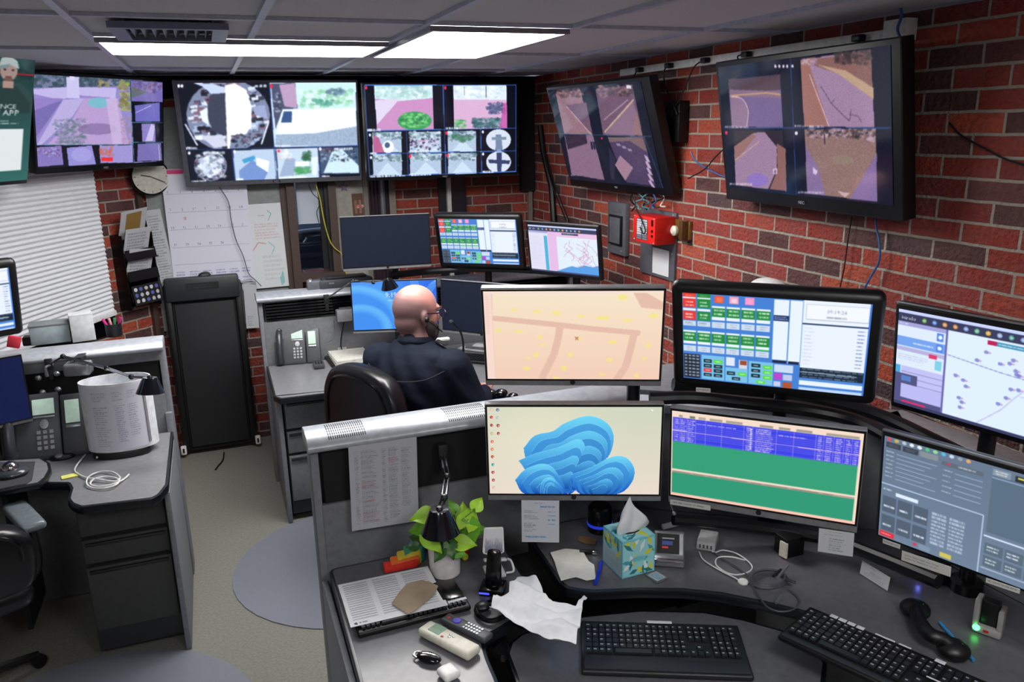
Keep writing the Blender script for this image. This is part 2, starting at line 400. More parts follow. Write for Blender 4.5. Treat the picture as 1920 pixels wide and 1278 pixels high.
# frames of the back wall glazing: brown posts, pale strips
def bpanel(name, x0, x1, y0, y1, m, d=.03, off=0.0, py=430):
    b = MB(); a0, a1, z1, z0 = bx(x0), bx(x1), bz(y0, (x0 + x1) / 2), bz(y1, (x0 + x1) / 2)
    b.box(((a0 + a1) / 2, ROOM_Y - off - d / 2, (z0 + z1) / 2), (a1 - a0, d, z1 - z0)); return b
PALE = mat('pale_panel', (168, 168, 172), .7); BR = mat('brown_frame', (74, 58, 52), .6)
struct('trim_6', bpanel('', 282, 536, 200, 610, mat('grey_board', (140, 146, 146), .8), .02), MATS['grey_board'], smooth=False)
b = MB()
for x0, x1, d in ((531, 541, .05), (541, 556, .09)): 
    q = bpanel('', x0, x1, 200, 560, BR, d); b.add(q.v, q.f)
q = bpanel('', 556, 640, 508, 522, BR, .09); b.add(q.v, q.f)
q = bpanel('', 618, 632, 200, 540, BR, .07); b.add(q.v, q.f)
o = struct('window_1', b, BR, smooth=False)
b = MB(); b.box(((w0 + w1) / 2, ROOM_Y + .03, (wz0 + wz1) / 2), (w1 - w0, .006, wz1 - wz0))
g = struct('glass', b, mat('window_glass', (200, 215, 225), .02, trans=1.0, var=.01), smooth=False, parent=o)
b = MB(); q = bpanel('', 612, 618, 200, 508, DK, .03); b.add(q.v, q.f); q = bpanel('', 602, 612, 200, 505, DK, .02, -.02); b.add(q.v, q.f)
struct('trim_7', b, mat('black_frame', (14, 16, 22), .5), smooth=False)
struct('trim_8', bpanel('', 632, 686, 200, 540, PALE, .025), mat('cream_panel', (150, 148, 140), .7), smooth=False)
struct('trim_9', bpanel('', 684, 694, 200, 540, PALE, .04), MATS['grey_trim'], smooth=False)
struct('trim_10', bpanel('', 731, 743, 200, 540, PALE, .04), MATS['grey_trim'], smooth=False)
struct('trim_11', bpanel('', 838, 845, 200, 540, PALE, .05), mat('light_strip', (190, 190, 186), .6), smooth=False)
struct('window_2', bpanel('', 845, 874, 200, 540, PALE, .03), mat('dark_pane', (30, 30, 40), .2), smooth=False)
struct('trim_12', bpanel('', 824, 838, 200, 540, PALE, .02), MATS['black_frame'], smooth=False)
# brown corner post between angled wall and back wall
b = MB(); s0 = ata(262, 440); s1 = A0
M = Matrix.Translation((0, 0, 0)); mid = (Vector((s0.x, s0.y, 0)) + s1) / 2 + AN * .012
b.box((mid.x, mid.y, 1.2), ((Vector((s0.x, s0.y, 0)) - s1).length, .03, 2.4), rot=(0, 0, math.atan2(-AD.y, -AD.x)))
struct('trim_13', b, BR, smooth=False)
# dim room beyond window_1: a painted wall and a parked vehicle's rounded roof and side glass
b = MB(); b.box((.7, 8.0, 1.3), (5, .1, 3)); b.box((.7, 6.8, -.02), (5, 2.4, .04)); struct('wall_beyond', b, mat('night_wall', (96, 104, 110), .9), smooth=False)
# window_3 behind the pleated blind on the angled wall
def aang(): return math.atan2(-AD.y, -AD.x)
def apanel(px0, px1, z0, z1, d=.03, off=0.0, py=430):
    p = ata(px0, py); q = ata(px1, py); t0 = (p - A0).dot(AD); t1 = (q - A0).dot(AD)
    c = A0 + AD * (t0 + t1) / 2 + AN * (off + d / 2); b = MB()
    b.box((c.x, c.y, (z0 + z1) / 2), (abs(t1 - t0), d, z1 - z0), rot=(0, 0, aang())); return b
struct('window_3', apanel(-420, 186, .9, 2.2, .02), mat('night_pane', (10, 10, 14), .15), smooth=False)
# ================================================================ ceiling fixtures
def troffer(x0, x1, y0, y1, label, strength=TROFFER):
    t = thing('ceiling_light', label, 'ceiling light', ((x0 + x1) / 2, (y0 + y1) / 2, CEIL - .012), group='recessed fluorescent ceiling lights')
    w, d = x1 - x0, y1 - y0; b = MB(); e = .014
    for s in (-1, 1):
        b.box((s * (w / 2 - e / 2), 0, 0), (e, d, .018)); b.box((0, s * (d / 2 - e / 2), 0), (w - 2 * e, e, .018))
    build('frame', b, 'silver', t, smooth=False)
    m = bpy.data.materials.get('diffuser_light_%d' % strength)
    if m is None:
        m = mat('diffuser_light_%d' % strength, (255, 252, 246), .4, emit=strength)
        m.node_tree.nodes['Principled BSDF'].inputs['Emission Color'].default_value = (1, .985, .96, 1)
    b = MB(); b.box((0, 0, .004), (w - 2 * e, d - 2 * e, .006)); build('diffuser', b, m, t, smooth=False)
    return t
troffer(-.323, .743, 3.347, 3.87, 'wide bright recessed ceiling light beside the air vent, in front of the left wall screens')
troffer(.767, 1.29, 2.80, 3.87, 'bright recessed ceiling light running towards the back wall, nearer the right brick wall')
for x0_, lb_ in ((-.873, 'left'), (.767, 'right')): troffer(x0_, x0_ + .526, -.47, .60, 'added unseen ceiling fill light above the camera, on its ' + lb_ + ' side', 17.0)  # unseen fill lights, added to brighten the near console
t = thing('ceiling_vent', 'louvred metal air vent in the ceiling above the wide bright light', 'air vent', (-.06, 3.1, CEIL - .01))
b = MB()
for s in (-1, 1): b.box((s * .155, 0, 0), (.05, .4, .02)); b.box((0, s * .185, 0), (.26, .03, .02))
build('frame', b, mat('vent_frame', (120, 125, 150), .4, .3), t, smooth=False)
b = MB()
for k in range(8): b.box((-.115 + k * .033, 0, .008), (.004, .34, .022), rot=(0, .6, 0))
build('louver', b, mat('vent_slat', (90, 92, 104), .4, .4), t, smooth=False)
b = MB(); b.box((0, 0, .018), (.26, .34, .004)); build('backing', b, 'blackmatte', t, smooth=False)
# ================================================================ screen pictures
WH = (235, 245, 255)
def dispatch_pic(w=340, h=190, soft=0):
    p = Pic(w, h, (70, 130, 215), seed=4)
    def cell(c, r, col, tall=0):
        x = c * 8.3 + .2; y = 16 + r * 27; return x, y
    for i in range(2):
        col = (235, 60, 50) if i == 0 else (40, 140, 60); x = i * 8.1 + .3
        for y0, hh in ((0, 4), (6, 10), (20, 10)):
            p.rect(x, y0, x + 7.4, y0 + hh, col); p.scrib(x + 1.5, y0 + 2, x + 6.5, y0 + hh - 1, 2, WH, .8)
        p.rect(x, 4.4, x + 7.4, 6, WH); p.rect(x, 17, x + 7.4, 19.6, WH); p.rect(x, 31, x + 7.4, 37, (205, 222, 238)); p.scrib(x + 1, 32, x + 6, 36, 2, (120, 130, 150))
    for i, c in enumerate(((240, 90, 60), (250, 160, 190), (250, 150, 200))):
        p.rect(18.3 + i * 8.3, 1, 23.3 + i * 8.3, 9, c); p.rect(19.3 + i * 8.3, 3, 22.3 + i * 8.3, 8, WH if i == 1 else (255, 140, 90) if i == 0 else (255, 170, 220), .6)
    for r in range(2):
        for c in range(6):
            if r == 0 and c < 2: continue
            x = c * 8.25 + .3; y = 12.5 + r * 29.5
            p.rect(x, y, x + 7.4, y + 2, WH); p.rect(x, y + 2, x + 7.4, y + 12.5, (38, 140, 62)); p.rect(x, y + 12.5, x + 7.4, y + 16, WH)
            p.scrib(x + 1, y + 3, x + 7, y + 11, 2, (240, 250, 240), .8)
            if r == 1 and c > 2: p.rect(x, y + 16, x + 7.4, y + 17.6, (60, 190, 90))
            p.rect(x, y + 18, x + 7.4, y + 25, (206, 222, 240)); p.scrib(x + 2, y + 19, x + 6, y + 24, 2, (140, 150, 170), .6)
    # keypads
    p.rect(.3, 70, 10, 99, (35, 40, 50))
    for r in range(7):
        for c in range(4): p.rect(.8 + c * 2.3, 71 + r * 4, 2.4 + c * 2.3, 73 + r * 4, (170, 190, 215), .7)
    for x0, x1, y0, y1 in ((10.8, 24, 70, 99), (24.6, 37.5, 82, 99), (38, 51.5, 72, 99)): p.rect(x0, y0, x1, y1, (125, 195, 235))
    G, K, Rr = (90, 225, 60), (20, 50, 60), (235, 50, 50)
    for i, (x, y, c) in enumerate(((12, 75, K), (18, 75, G), (12, 80.5, K), (18, 80.5, K), (12, 86, Rr), (18, 86, K), (12, 91.5, K), (18, 91.5, K), (25.6, 87, K), (32, 87, G), (28.5, 93, K), (39.5, 75, K), (46, 76, G), (39.5, 81, K), (46, 82, G), (39.5, 87, K), (46, 88, G), (42.5, 94, G))):
        p.rect(x, y, x + 4.8, y + 4, c); p.rect(x + 1, y + 1.5, x + 3.8, y + 2.6, WH, .7)
    p.rect(25, 70, 30, 80, (225, 235, 250)); p.rect(32.5, 72, 37, 82, (215, 220, 235)); p.rect(32.8, 72.5, 36.7, 78, (160, 75, 50))
    p.rect(52, 73, 62.5, 82, (205, 222, 245)); p.rect(52, 83, 56.5, 91, (190, 70, 210)); p.rect(57, 84, 62, 91, (190, 205, 240)); p.rect(52, 93, 56, 99, (200, 210, 240)); p.rect(57, 93, 62, 100, (180, 85, 50))
    # lists
    p.rect(50.5, 1, 58.5, 68, WH); p.rect(59, 1, 65.5, 71, WH); p.rect(50.5, 18, 58.7, 24, (40, 60, 110)); p.scrib(51, 19, 58, 23, 2, WH, .6)
    p.rect(51, 68.5, 58.5, 71.5, (30, 40, 70)); p.rect(59.4, 68.5, 65.2, 71.5, (30, 40, 70))
    p.rect(66, 0, 100, 99, (236, 244, 255)); p.rect(66, 24, 100, 26, (40, 60, 100)); p.rect(67.5, 4, 99, 20, (246, 250, 255)); p.line([(67.5, 4), (99, 4), (99, 20), (67.5, 20), (67.5, 4)], 1.2, (190, 200, 215))
    p.text('09:19:24', 83, 12.5, 3.6, (150, 158, 190), align='c'); p.scrib(78, 15, 89, 19, 1, (120, 130, 160), .6)
    for r in range(11): p.scrib(67, 28 + r * 4, 72, 31 + r * 4, 1, (180, 195, 215), .5); p.scrib(94, 28 + r * 4, 98, 31 + r * 4, 1, (60, 90, 160), .6)
    p.rect(66, 74, 100, 86, (25, 40, 60)); p.scrib(67, 74, 99, 86, 4, (130, 150, 175), .7); p.line([(66, 79), (96, 80)], 1, WH)
    p.rect(66, 86, 100, 89, (80, 140, 220)); p.rect(66, 89, 100, 94, WH); p.rect(66, 94, 100, 97, (70, 130, 215)); p.rect(66, 97, 100, 100, (190, 215, 250))
    p.rect(99, 0, 100, 100, (60, 120, 215)); return p.blur(1 + soft)
def call_map_pic(kind, w=330, h=195):
    p = Pic(w, h, (222, 238, 252), seed=9 + kind)
    p.rect(0, 0, 100, 3, (205, 215, 255)); p.rect(0, 3, 100, 12, (58, 60, 92)); p.text('intrado', 2, 9.3, 3.6, WH)
    for i, c in enumerate(((120, 190, 80), (90, 150, 235), (245, 160, 60), (240, 150, 50), (150, 170, 230), (110, 210, 150), (250, 190, 50), (170, 190, 230), (90, 190, 170), (150, 180, 245), (245, 160, 60))):
        p.ell(16 + i * 6, 7.5, 1.4, 2.3, c, .85); p.ell(16 + i * 6, 7.5, .8, 1.0, (225, 230, 245), .6)
    p.rect(0, 12, 29, 16, (165, 165, 220)); p.scrib(1, 13, 8, 15, 1, WH)
    p.rect(0, 16, 29, 27, (225, 238, 255)); p.rect(0, 27, 29, 37, (120, 165, 240)); p.scrib(10, 31, 24, 34, 1, WH); p.rect(24, 17, 28, 25, (90, 140, 230)); p.rect(24, 28, 28, 36, (90, 140, 230)); p.ell(26, 21, 1.2, 2, WH); p.ell(26, 32, 1.2, 2, WH)
    p.rect(0, 38, 29, 42, (185, 180, 225)); p.rect(20, 40, 25, 44, (225, 60, 110)); p.rect(0, 44, 29, 58, (225, 238, 255)); p.scrib(1, 45, 22, 52, 3, (170, 180, 220), .5)
    if kind == 0:
        p.rect(24, 45, 28, 55, (130, 210, 235)); p.rect(0, 58, 3, 66, (80, 170, 220)); p.rect(3.5, 58, 29, 84, (196, 196, 246))
        for k in range(4): p.line([(3.5, 64 + k * 6), (29, 64 + k * 6)], 1, (120, 120, 180))
        p.rect(0, 66, 14, 78, (84, 84, 130)); p.rect(4, 68, 10, 74, (90, 130, 200)); p.rect(0, 78, 29, 100, (84, 84, 130)); p.rect(4, 77, 29, 92, (190, 190, 246)); p.rect(5, 95, 20, 97.5, (225, 50, 110))
        p.rect(30, 12, 100, 97, (226, 242, 253)); p.rect(29, 12, 30.3, 100, (110, 105, 180))
        p.line([(30, 36), (60, 42), (100, 47)], 1.6, (150, 150, 215)); p.line([(48, 100), (62, 78), (70, 60), (78, 45), (80, 12)], 2.4, (200, 205, 240)); p.line([(70, 60), (100, 66)], 1.5, (200, 205, 240))
        for k in range(26):
            x = 34 + 62 * p.rng.rand(); y = 18 + 74 * p.rng.rand(); p.ell(x, y, 1.3, 1.8, (120, 125, 205), .8); p.ell(x + 1.6, y, .9, 1, (190, 150, 210), .7)
        p.rect(52, 14, 62, 18, (190, 30, 90)); p.rect(57, 14, 80, 18, (70, 150, 190)); p.scrib(58, 15, 78, 17, 1, WH)
    else:
        p.rect(0, 16, 29, 98, (228, 226, 246)); p.scrib(1, 22, 22, 90, 18, (200, 200, 230), .4); p.rect(23, 22, 28, 96, (80, 180, 215)); p.rect(29, 12, 100, 97, (228, 240, 250)); p.rect(29, 12, 42, 96, (232, 190, 232)); p.rect(42, 12, 100, 22, (236, 196, 232))
        p.poly([(38, 97), (55, 86), (62, 82), (70, 84), (80, 78), (92, 80), (100, 76), (100, 97)], (90, 160, 230))
        for k in range(12):
            x, y = 44 + 50 * p.rng.rand(), 24 + 40 * p.rng.rand(); pts = [(x, y)]
            for q in range(5): x += p.rng.randn() * 6; y += 4 + p.rng.rand() * 8; pts.append((min(99, max(43, x)), min(82, y)))
            p.line(pts, 1.1, (200, 120, 170), .7)
        p.rect(50, 13, 74, 17, (60, 40, 80)); p.scrib(52, 14, 72, 16, 1, (90, 220, 150))
    p.rect(0, 97, 100, 100, (60, 62, 100)); return p.blur(1)
def street_map_pic():
    p = Pic(340, 186, (245, 226, 200), quad=[(20, 65), (1025, 65), (980, 568), (22, 575)])
    p.a = np.linspace(0, 1, 186)[:, None, None] * np.array((244, 206, 184)) + (1 - np.linspace(0, 1, 186)[:, None, None]) * np.array((246, 230, 202)) + np.zeros((186, 340, 3))
    p.rect(20, 60, 68, 580, (248, 218, 206)); p.line([(68, 70), (66, 570)], 1.2, (235, 200, 190)); p.rect(20, 60, 1025, 80, (248, 224, 212))
    rd = (230, 190, 172)
    p.line([(68, 220), (430, 258), (620, 280), (888, 305)], 11, rd); p.line([(448, 262), (430, 350), (405, 430), (330, 570)], 14, rd); p.line([(858, 300), (830, 400), (800, 500), (745, 575)], 14, rd)
    p.poly([(860, 76), (930, 76), (1025, 130), (1010, 172), (900, 160)], rd); p.poly([(930, 76), (1025, 76), (1020, 130)], (246, 224, 200))
    for x, y, w, h in ((190, 170, 18, 9), (320, 182, 26, 9), (430, 190, 24, 12), (565, 208, 20, 9), (685, 218, 38, 12), (820, 232, 26, 9), (965, 205, 26, 14), (800, 100, 26, 18), (95, 292, 16, 10), (212, 298, 26, 9), (332, 328, 16, 12), (347, 373, 12, 8), (305, 432, 16, 14), (260, 452, 10, 8), (248, 512, 20, 12), (498, 430, 16, 12), (458, 508, 16, 16), (735, 356, 26, 10), (712, 458, 16, 12), (930, 375, 14, 14), (905, 450, 12, 10), (410, 565, 18, 8), (670, 540, 18, 8), (860, 548, 14, 12), (558, 335, 10, 8)):
        p.ell(x, y, w, h, (246, 232, 130), .75)
    p.line([(528, 328), (546, 344)], 1.3, (170, 60, 40)); p.line([(546, 328), (528, 344)], 1.3, (170, 60, 40)); p.ell(537, 336, 6, 6, (200, 150, 60), .7)
    for k in range(16): p.rect(30, 95 + k * 14, 50, 102 + k * 14, (236, 200, 190), .6)
    return p.blur(1)
def ribbon_pic():
    "cream desktop with a generic knot of folded blue ribbons and a column of icons"
    p = Pic(340, 176, (220, 222, 200), quad=[(42, 698), (1005, 702), (970, 1190), (38, 1185)])
    Y, X = p.YY / 176, p.XX / 340
    base = np.array((206, 214, 190)) * (1 - Y[..., None]) + np.array((234, 220, 204)) * Y[..., None]
    gl = np.exp(-(((X - .3) / .35) ** 2 + ((Y - .35) / .5) ** 2))[..., None]; p.a = base * (1 - gl * .6) + np.array((240, 230, 204)) * gl * .6
    def fold(pts, n, cx, cy, shr, L=(112, 216, 248), D=(14, 84, 190)):
        for k in range(n):
            q = [(x + (cx - x) * shr * k, y + (cy - y) * shr * k) for x, y in pts]
            P2 = curve_pts([(x, y, 0) for x, y in q] + [(q[0][0], q[0][1], 0)], 6); V = [(v.x, v.y) for v in P2]; t = k / n
            A = tuple(a * (1 - .35 * t) + b * .35 * t for a, b in zip(L, D)); B = tuple(b * (1 - .2 * t) for b in D)
            p.poly(V, [A, B] if k % 2 == 0 else [tuple(a * .6 + b * .4 for a, b in zip(A, B)), tuple(a * .3 + b * .7 for a, b in zip(A, B))])
            p.line(V[:int(len(V) * .5)], .8, (140, 224, 250), .6)
    fold([(235, 930), (300, 860), (400, 835), (470, 790), (600, 750), (700, 790), (735, 870), (700, 980), (600, 1040), (500, 1180), (420, 1150), (260, 1010)], 7, 590, 1100, .12)
    fold([(205, 1000), (300, 960), (430, 925), (540, 880), (572, 935), (500, 1040), (480, 1185), (300, 1120)], 5, 470, 1150, .17)
    fold([(490, 1080), (600, 1040), (720, 980), (800, 985), (842, 1050), (820, 1130), (740, 1188), (540, 1188)], 6, 640, 1190, .15)
    fold([(180, 1110), (240, 1050), (340, 1018), (410, 1060), (450, 1186), (240, 1190)], 5, 400, 1190, .18)
    fold([(320, 1190), (330, 1120), (380, 1095), (440, 1150), (450, 1190)], 4, 390, 1186, .16)
    for i, (x, y) in enumerate([(64, 712), (100, 714), (64, 756), (98, 758), (63, 801), (99, 802), (62, 847), (99, 847), (62, 893), (61, 936), (61, 978), (62, 1023), (60, 1066), (60, 1110), (60, 1152)]):
        c = ((226, 190, 170), (90, 110, 150), (214, 50, 50), (190, 190, 190), (180, 50, 50), (170, 50, 50), (190, 190, 120), (180, 60, 60), (222, 110, 90), (220, 140, 100), (190, 70, 40), (60, 170, 160), (180, 60, 70), (180, 60, 70), (226, 190, 170))[i]
        p.ell(x, y, 9, 9, c); p.ell(x + 3, y + 2, 4, 4, (235, 235, 235), .7); p.scrib(x - 12, y + 11, x + 13, y + 17, 1, (240, 240, 240), .5)
    p.poly([(944, 712), (958, 722), (950, 726)], (255, 255, 255)); return p
def cad_pic():
    p = Pic(360, 186, (72, 178, 140), quad=[(95, 98), (1700, 318), (1575, 1105), (45, 830)]); p.H = None
    CR = (246, 222, 202); p.rect(0, 0, 100, 100, CR); p.rect(.6, 7, 98.5, 68, (52, 160, 120)); p.rect(.6, 72, 98.5, 97, (48, 154, 118))
    p.rect(.6, 7, 98.5, 35, (58, 66, 232))
    for y in np.linspace(9, 34, 12): p.line([(.6, y), (98.5, y)], .8, (150, 130, 226), .65)
    p.line([(.6, 22), (98.5, 23.5)], 1.3, (236, 200, 236))
    for x in (1.5, 4.6, 8.5, 13.5, 19, 28, 40, 44.5, 57, 66, 77, 81, 86, 91, 95): p.line([(x, 7), (x, 35)], 1.0, (180, 160, 232), .8)
    for x0, x1 in ((2, 4.2), (5, 8), (9, 13), (41, 44), (46, 56), (78, 80.5), (82, 85.4), (87, 90.4), (92, 94.5), (95.8, 98.3)): p.scrib(x0, 8.5, x1, 34.5, 12, (226, 206, 240), .8, .7)
    p.scrib(14, 11, 39, 13, 1, (226, 206, 240)); p.scrib(58, 12, 76, 14, 1, (226, 206, 240))
    for x in (43.8, ): 
        for k in range(10): p.ell(x, 10.5 + k * 2.4, .5, .8, (255, 255, 255))
    for x0, x1, c in ((4, 6, 170), (10, 13, 120), (15, 19, 180), (21, 28, 170), (30, 39, 170), (48, 55, 165), (58, 64, 165), (67, 75, 165), (82, 98, 170)): p.rect(x0, 4, x1, 6.2, (c, c * (1.1 if c == 120 else .95), c * .85))
    p.rect(.6, 70, 98.5, 72, (178, 160, 146)); p.scrib(1, 70, 98, 72, 1, (120, 110, 104), .6); p.rect(0, 97, 100, 100, (250, 198, 178)); return p.blur(1)
def radio_pic():
    p = Pic(360, 200, (104, 122, 144), seed=3); LN = (176, 196, 220)
    p.a = p.a * (1 + .08 * (p.YY / 200)[..., None])
    for i, c in enumerate(((225, 80, 90), (200, 180, 90), (190, 200, 210), (235, 240, 245), (235, 240, 245), (80, 200, 130), (150, 220, 160), (90, 190, 230), (200, 220, 240), (150, 160, 175), (230, 170, 110))): p.ell(2.5 + i * 4, 2.2, 1.2, 1.6, c)
    for x in (1, 10): p.rect(x, 5, x + 8, 10, (60, 66, 76)); p.scrib(x + 1, 6, x + 7, 9, 2, (170, 180, 190), .6)
    p.rect(19, 5, 28, 10, (136, 146, 150)); p.rect(30, 8, 50, 12, (96, 108, 122)); p.ell(33.5, 9.5, .8, 1.2, (220, 60, 80)); p.scrib(38, 8.5, 48, 11, 1, WH, .6)
    for k in range(7): p.scrib(1.5, 13 + k * 4, 6, 15 + k * 4, 1, (210, 220, 235), .8); p.line([(7, 15 + k * 4), (28 - (k % 3) * 3, 15 + k * 4)], 1, LN)
    for k in range(5): p.scrib(31, 15 + k * 5, 36, 17 + k * 5, 1, (210, 220, 235), .8); p.line([(37, 17 + k * 5), (50, 17 + k * 5)], 1, LN)
    p.line([(0, 46), (52, 46), (52, 100)], 2, (190, 210, 240)); p.rect(8, 52, 20, 55.5, (226, 240, 255)); p.scrib(1, 50, 6, 53, 1, WH)
    for c in range(3):
        for r in range(2): x, y = 1 + c * 8.5, 58 + r * 19; p.rect(x, y, x + 7.6, y + 16, (84, 98, 116)); p.line([(x, y + 1), (x + 7.6, y + 1)], .9, LN); p.line([(x, y + 4), (x + 7.6, y + 4)], .9, LN); p.scrib(x + 1, y + 8, x + 7, y + 12, 1, WH, .9)
    for c in range(2): p.scrib(27.5 + c * 9, 58, 35 + c * 9, 90, 9, (196, 210, 230), .8, .62, .95)
    p.rect(.5, 94, 8.5, 99, (228, 50, 60)); p.scrib(1.5, 95.5, 7.5, 97.5, 1, WH); p.rect(33, 94, 39, 98.5, (212, 196, 90)); p.ell(20, 96, 1, 1.4, (220, 60, 80)); p.rect(22, 94, 28, 99, (130, 150, 170))
    p.rect(54, 8, 99, 60, (92, 112, 132)); p.rect(54, 2, 62, 8, (138, 150, 164)); p.scrib(55, 3, 61, 7, 2, WH)
    for x in (64, 74, 84): p.rect(x, 3, x + 8, 8, (44, 50, 52)); p.rect(x + 1, 4, x + 7, 5.4, (220, 215, 90))
    p.line([(54, 10), (100, 10)], 2.5, (150, 170, 205)); p.line([(53, 64), (100, 64)], 3, (214, 230, 250))
    for c in range(5):
        for r in range(2): x, y = 54 + c * 9.2, 70 + r * 12; p.rect(x, y, x + 8.4, y + 10, (92, 108, 124)); p.scrib(x + 1, y + 2, x + 7, y + 8, 2, WH, .8)
    p.line([(53, 94), (100, 94)], 1.2, LN); return p.blur(1)
def desk_blue_pic(clock=True):
    p = Pic(200, 112, (48, 118, 232)); Y, X = p.YY / 112, p.XX / 200
    p.a = np.array((30, 92, 226)) + (np.array((96, 178, 250)) - np.array((30, 92, 226))) * np.clip(1 - np.hypot(X - .2, Y - .3) * 1.1, 0, 1)[..., None]
    for cx, cy, r in ((0, 95, 62), (8, 100, 38)):
        for k in range(10): p.ell(cx, cy, r - k * 1.5, (r - k * 1.5) * 1.45, tuple(np.array((120, 205, 255)) * (1 - k / 10) + np.array((40, 120, 235)) * (k / 10)), .35)
    for k in range(5): P2 = curve_pts([(70 + k * 2, 0, 0), (76 + k * 2, 40, 0), (92 + k * 2, 10, 0), (100, 0, 0)], 6); p.line([(v.x, v.y) for v in P2], 2, (130, 205, 255), .6)
    if clock: p.text('9:19', 46, 33, 10, (240, 246, 255), align='c'); p.scrib(42, 37, 56, 42, 1, (225, 238, 255))
    return p.blur(1)
def left_pic():
    p = dispatch_pic(200, 112); return p
def off_pic(w=20, h=12, c=(5, 12, 34)):  # faint navy glow put into screens that are switched off
    p = Pic(w, h, c); return p.grain(1.2)
# ---- camera views on the wall screens, painted in the coordinates they were read in
def street_feed(p, x0, y0, x1, y1, sky=(150, 140, 190), seed=1): pass
def t1_pic():
    p = Pic(300, 190, (150, 140, 205), quad=[(232, 480), (1072, 530), (1083, 1080), (232, 1128)], seed=5)
    p.poly([(232, 480), (855, 515), (870, 560), (232, 570)], (70, 90, 110)); p.mottle(232, 490, 800, 560, [(60, 80, 90), (110, 120, 150), (150, 150, 190), (50, 70, 80)], 60, 26)
    p.poly([(440, 565), (770, 572), (765, 640), (530, 620), (400, 650), (232, 610), (232, 580)], (196, 186, 236)); p.poly([(232, 640), (420, 640), (250, 900), (232, 910)], (150, 130, 200))
    p.poly([(232, 720), (420, 650), (232, 900)], (120, 110, 178)); p.poly([(420, 650), (560, 640), (480, 760), (260, 960), (232, 960)], (186, 176, 226))
    p.poly([(560, 640), (780, 640), (850, 960), (300, 960), (480, 780)], (186, 160, 212)); p.mottle(360, 780, 560, 950, [(120, 130, 160), (90, 120, 120), (160, 150, 190)], 90, 22)
    p.ell(650, 670, 70, 34, (110, 196, 206), .8); p.ell(640, 850, 130, 40, (130, 110, 160), .7); p.poly([(700, 640), (770, 640), (810, 960), (740, 960)], (206, 184, 226), .8)
    p.rect(448, 500, 530, 640, (206, 200, 244)); p.rect(470, 490, 500, 520, (220, 215, 250)); p.mottle(780, 530, 860, 720, [(170, 190, 70), (120, 120, 60), (150, 130, 120)], 26, 30); p.mottle(660, 520, 720, 560, [(170, 150, 100)], 8, 22)
    p.mottle(800, 760, 870, 950, [(190, 150, 190), (160, 140, 120)], 20, 16)
    p.poly([(858, 520), (1080, 530), (1082, 1080), (880, 1085)], (8, 12, 24))
    p.poly([(864, 525), (1075, 535), (1078, 668), (868, 660)], (120, 110, 180)); p.mottle(870, 540, 1070, 600, [(90, 80, 130), (140, 100, 130), (150, 130, 200)], 30, 24); p.poly([(870, 560), (980, 600), (870, 640)], (90, 110, 80), .6)
    p.poly([(890, 690), (1055, 670), (1058, 800), (895, 800)], (110, 106, 190)); p.line([(895, 740), (1000, 690)], 1.6, (190, 190, 240)); p.poly([(935, 815), (1025, 815), (1030, 940), (940, 940)], (140, 126, 196)); p.poly([(1000, 815), (1025, 830), (1010, 940), (960, 940)], (200, 190, 235))
    p.poly([(910, 955), (1065, 950), (1075, 1075), (905, 1080)], (120, 110, 178)); p.line([(1050, 960), (1060, 1075)], 2, (190, 180, 190))
    p.poly([(232, 962), (878, 962), (880, 1100), (232, 1128)], (10, 12, 24)); p.poly([(232, 975), (395, 965), (405, 1100), (232, 1115)], (134, 120, 190)); p.mottle(236, 980, 390, 1040, [(210, 200, 235), (90, 80, 130), (200, 120, 150)], 22, 14)
    p.poly([(430, 980), (600, 965), (625, 1100), (440, 1110)], (150, 144, 216)); p.ell(530, 1030, 70, 50, (180, 176, 232), .5)
    p.poly([(650, 965), (875, 965), (878, 1090), (655, 1090)], (160, 150, 214)); p.mottle(655, 970, 740, 1040, [(220, 90, 80), (190, 120, 100)], 16, 18); p.rect(660, 1050, 740, 1078, (236, 50, 50))
    for a, b2 in (((232, 960), (880, 960)), ((858, 520), (885, 1090)), ((870, 805), (1082, 808)), ((870, 945), (1082, 945))): p.line([a, b2], 1.6, (70, 130, 150))
    return p.blur(1).grain(4)
def fisheye(p, cx, cy, rx, ry, seed=1):
    p.ell(cx, cy, rx, ry, (120, 130, 160)); r = np.random.RandomState(seed)
    for k in range(150):
        a = r.rand() * 2 * math.pi; q = .55 + .4 * r.rand(); x, y = cx + rx * q * math.cos(a), cy + ry * q * math.sin(a); s = rx * .05 * (1 + r.rand())
        c = [(230, 240, 255), (40, 44, 60), (120, 90, 110), (170, 190, 220), (15, 18, 30)][r.randint(5)]
        p.poly([(x - s, y - s * .4), (x + s, y - s * .6), (x + s, y + s * .5), (x - s * .8, y + s * .6)], c, .85)
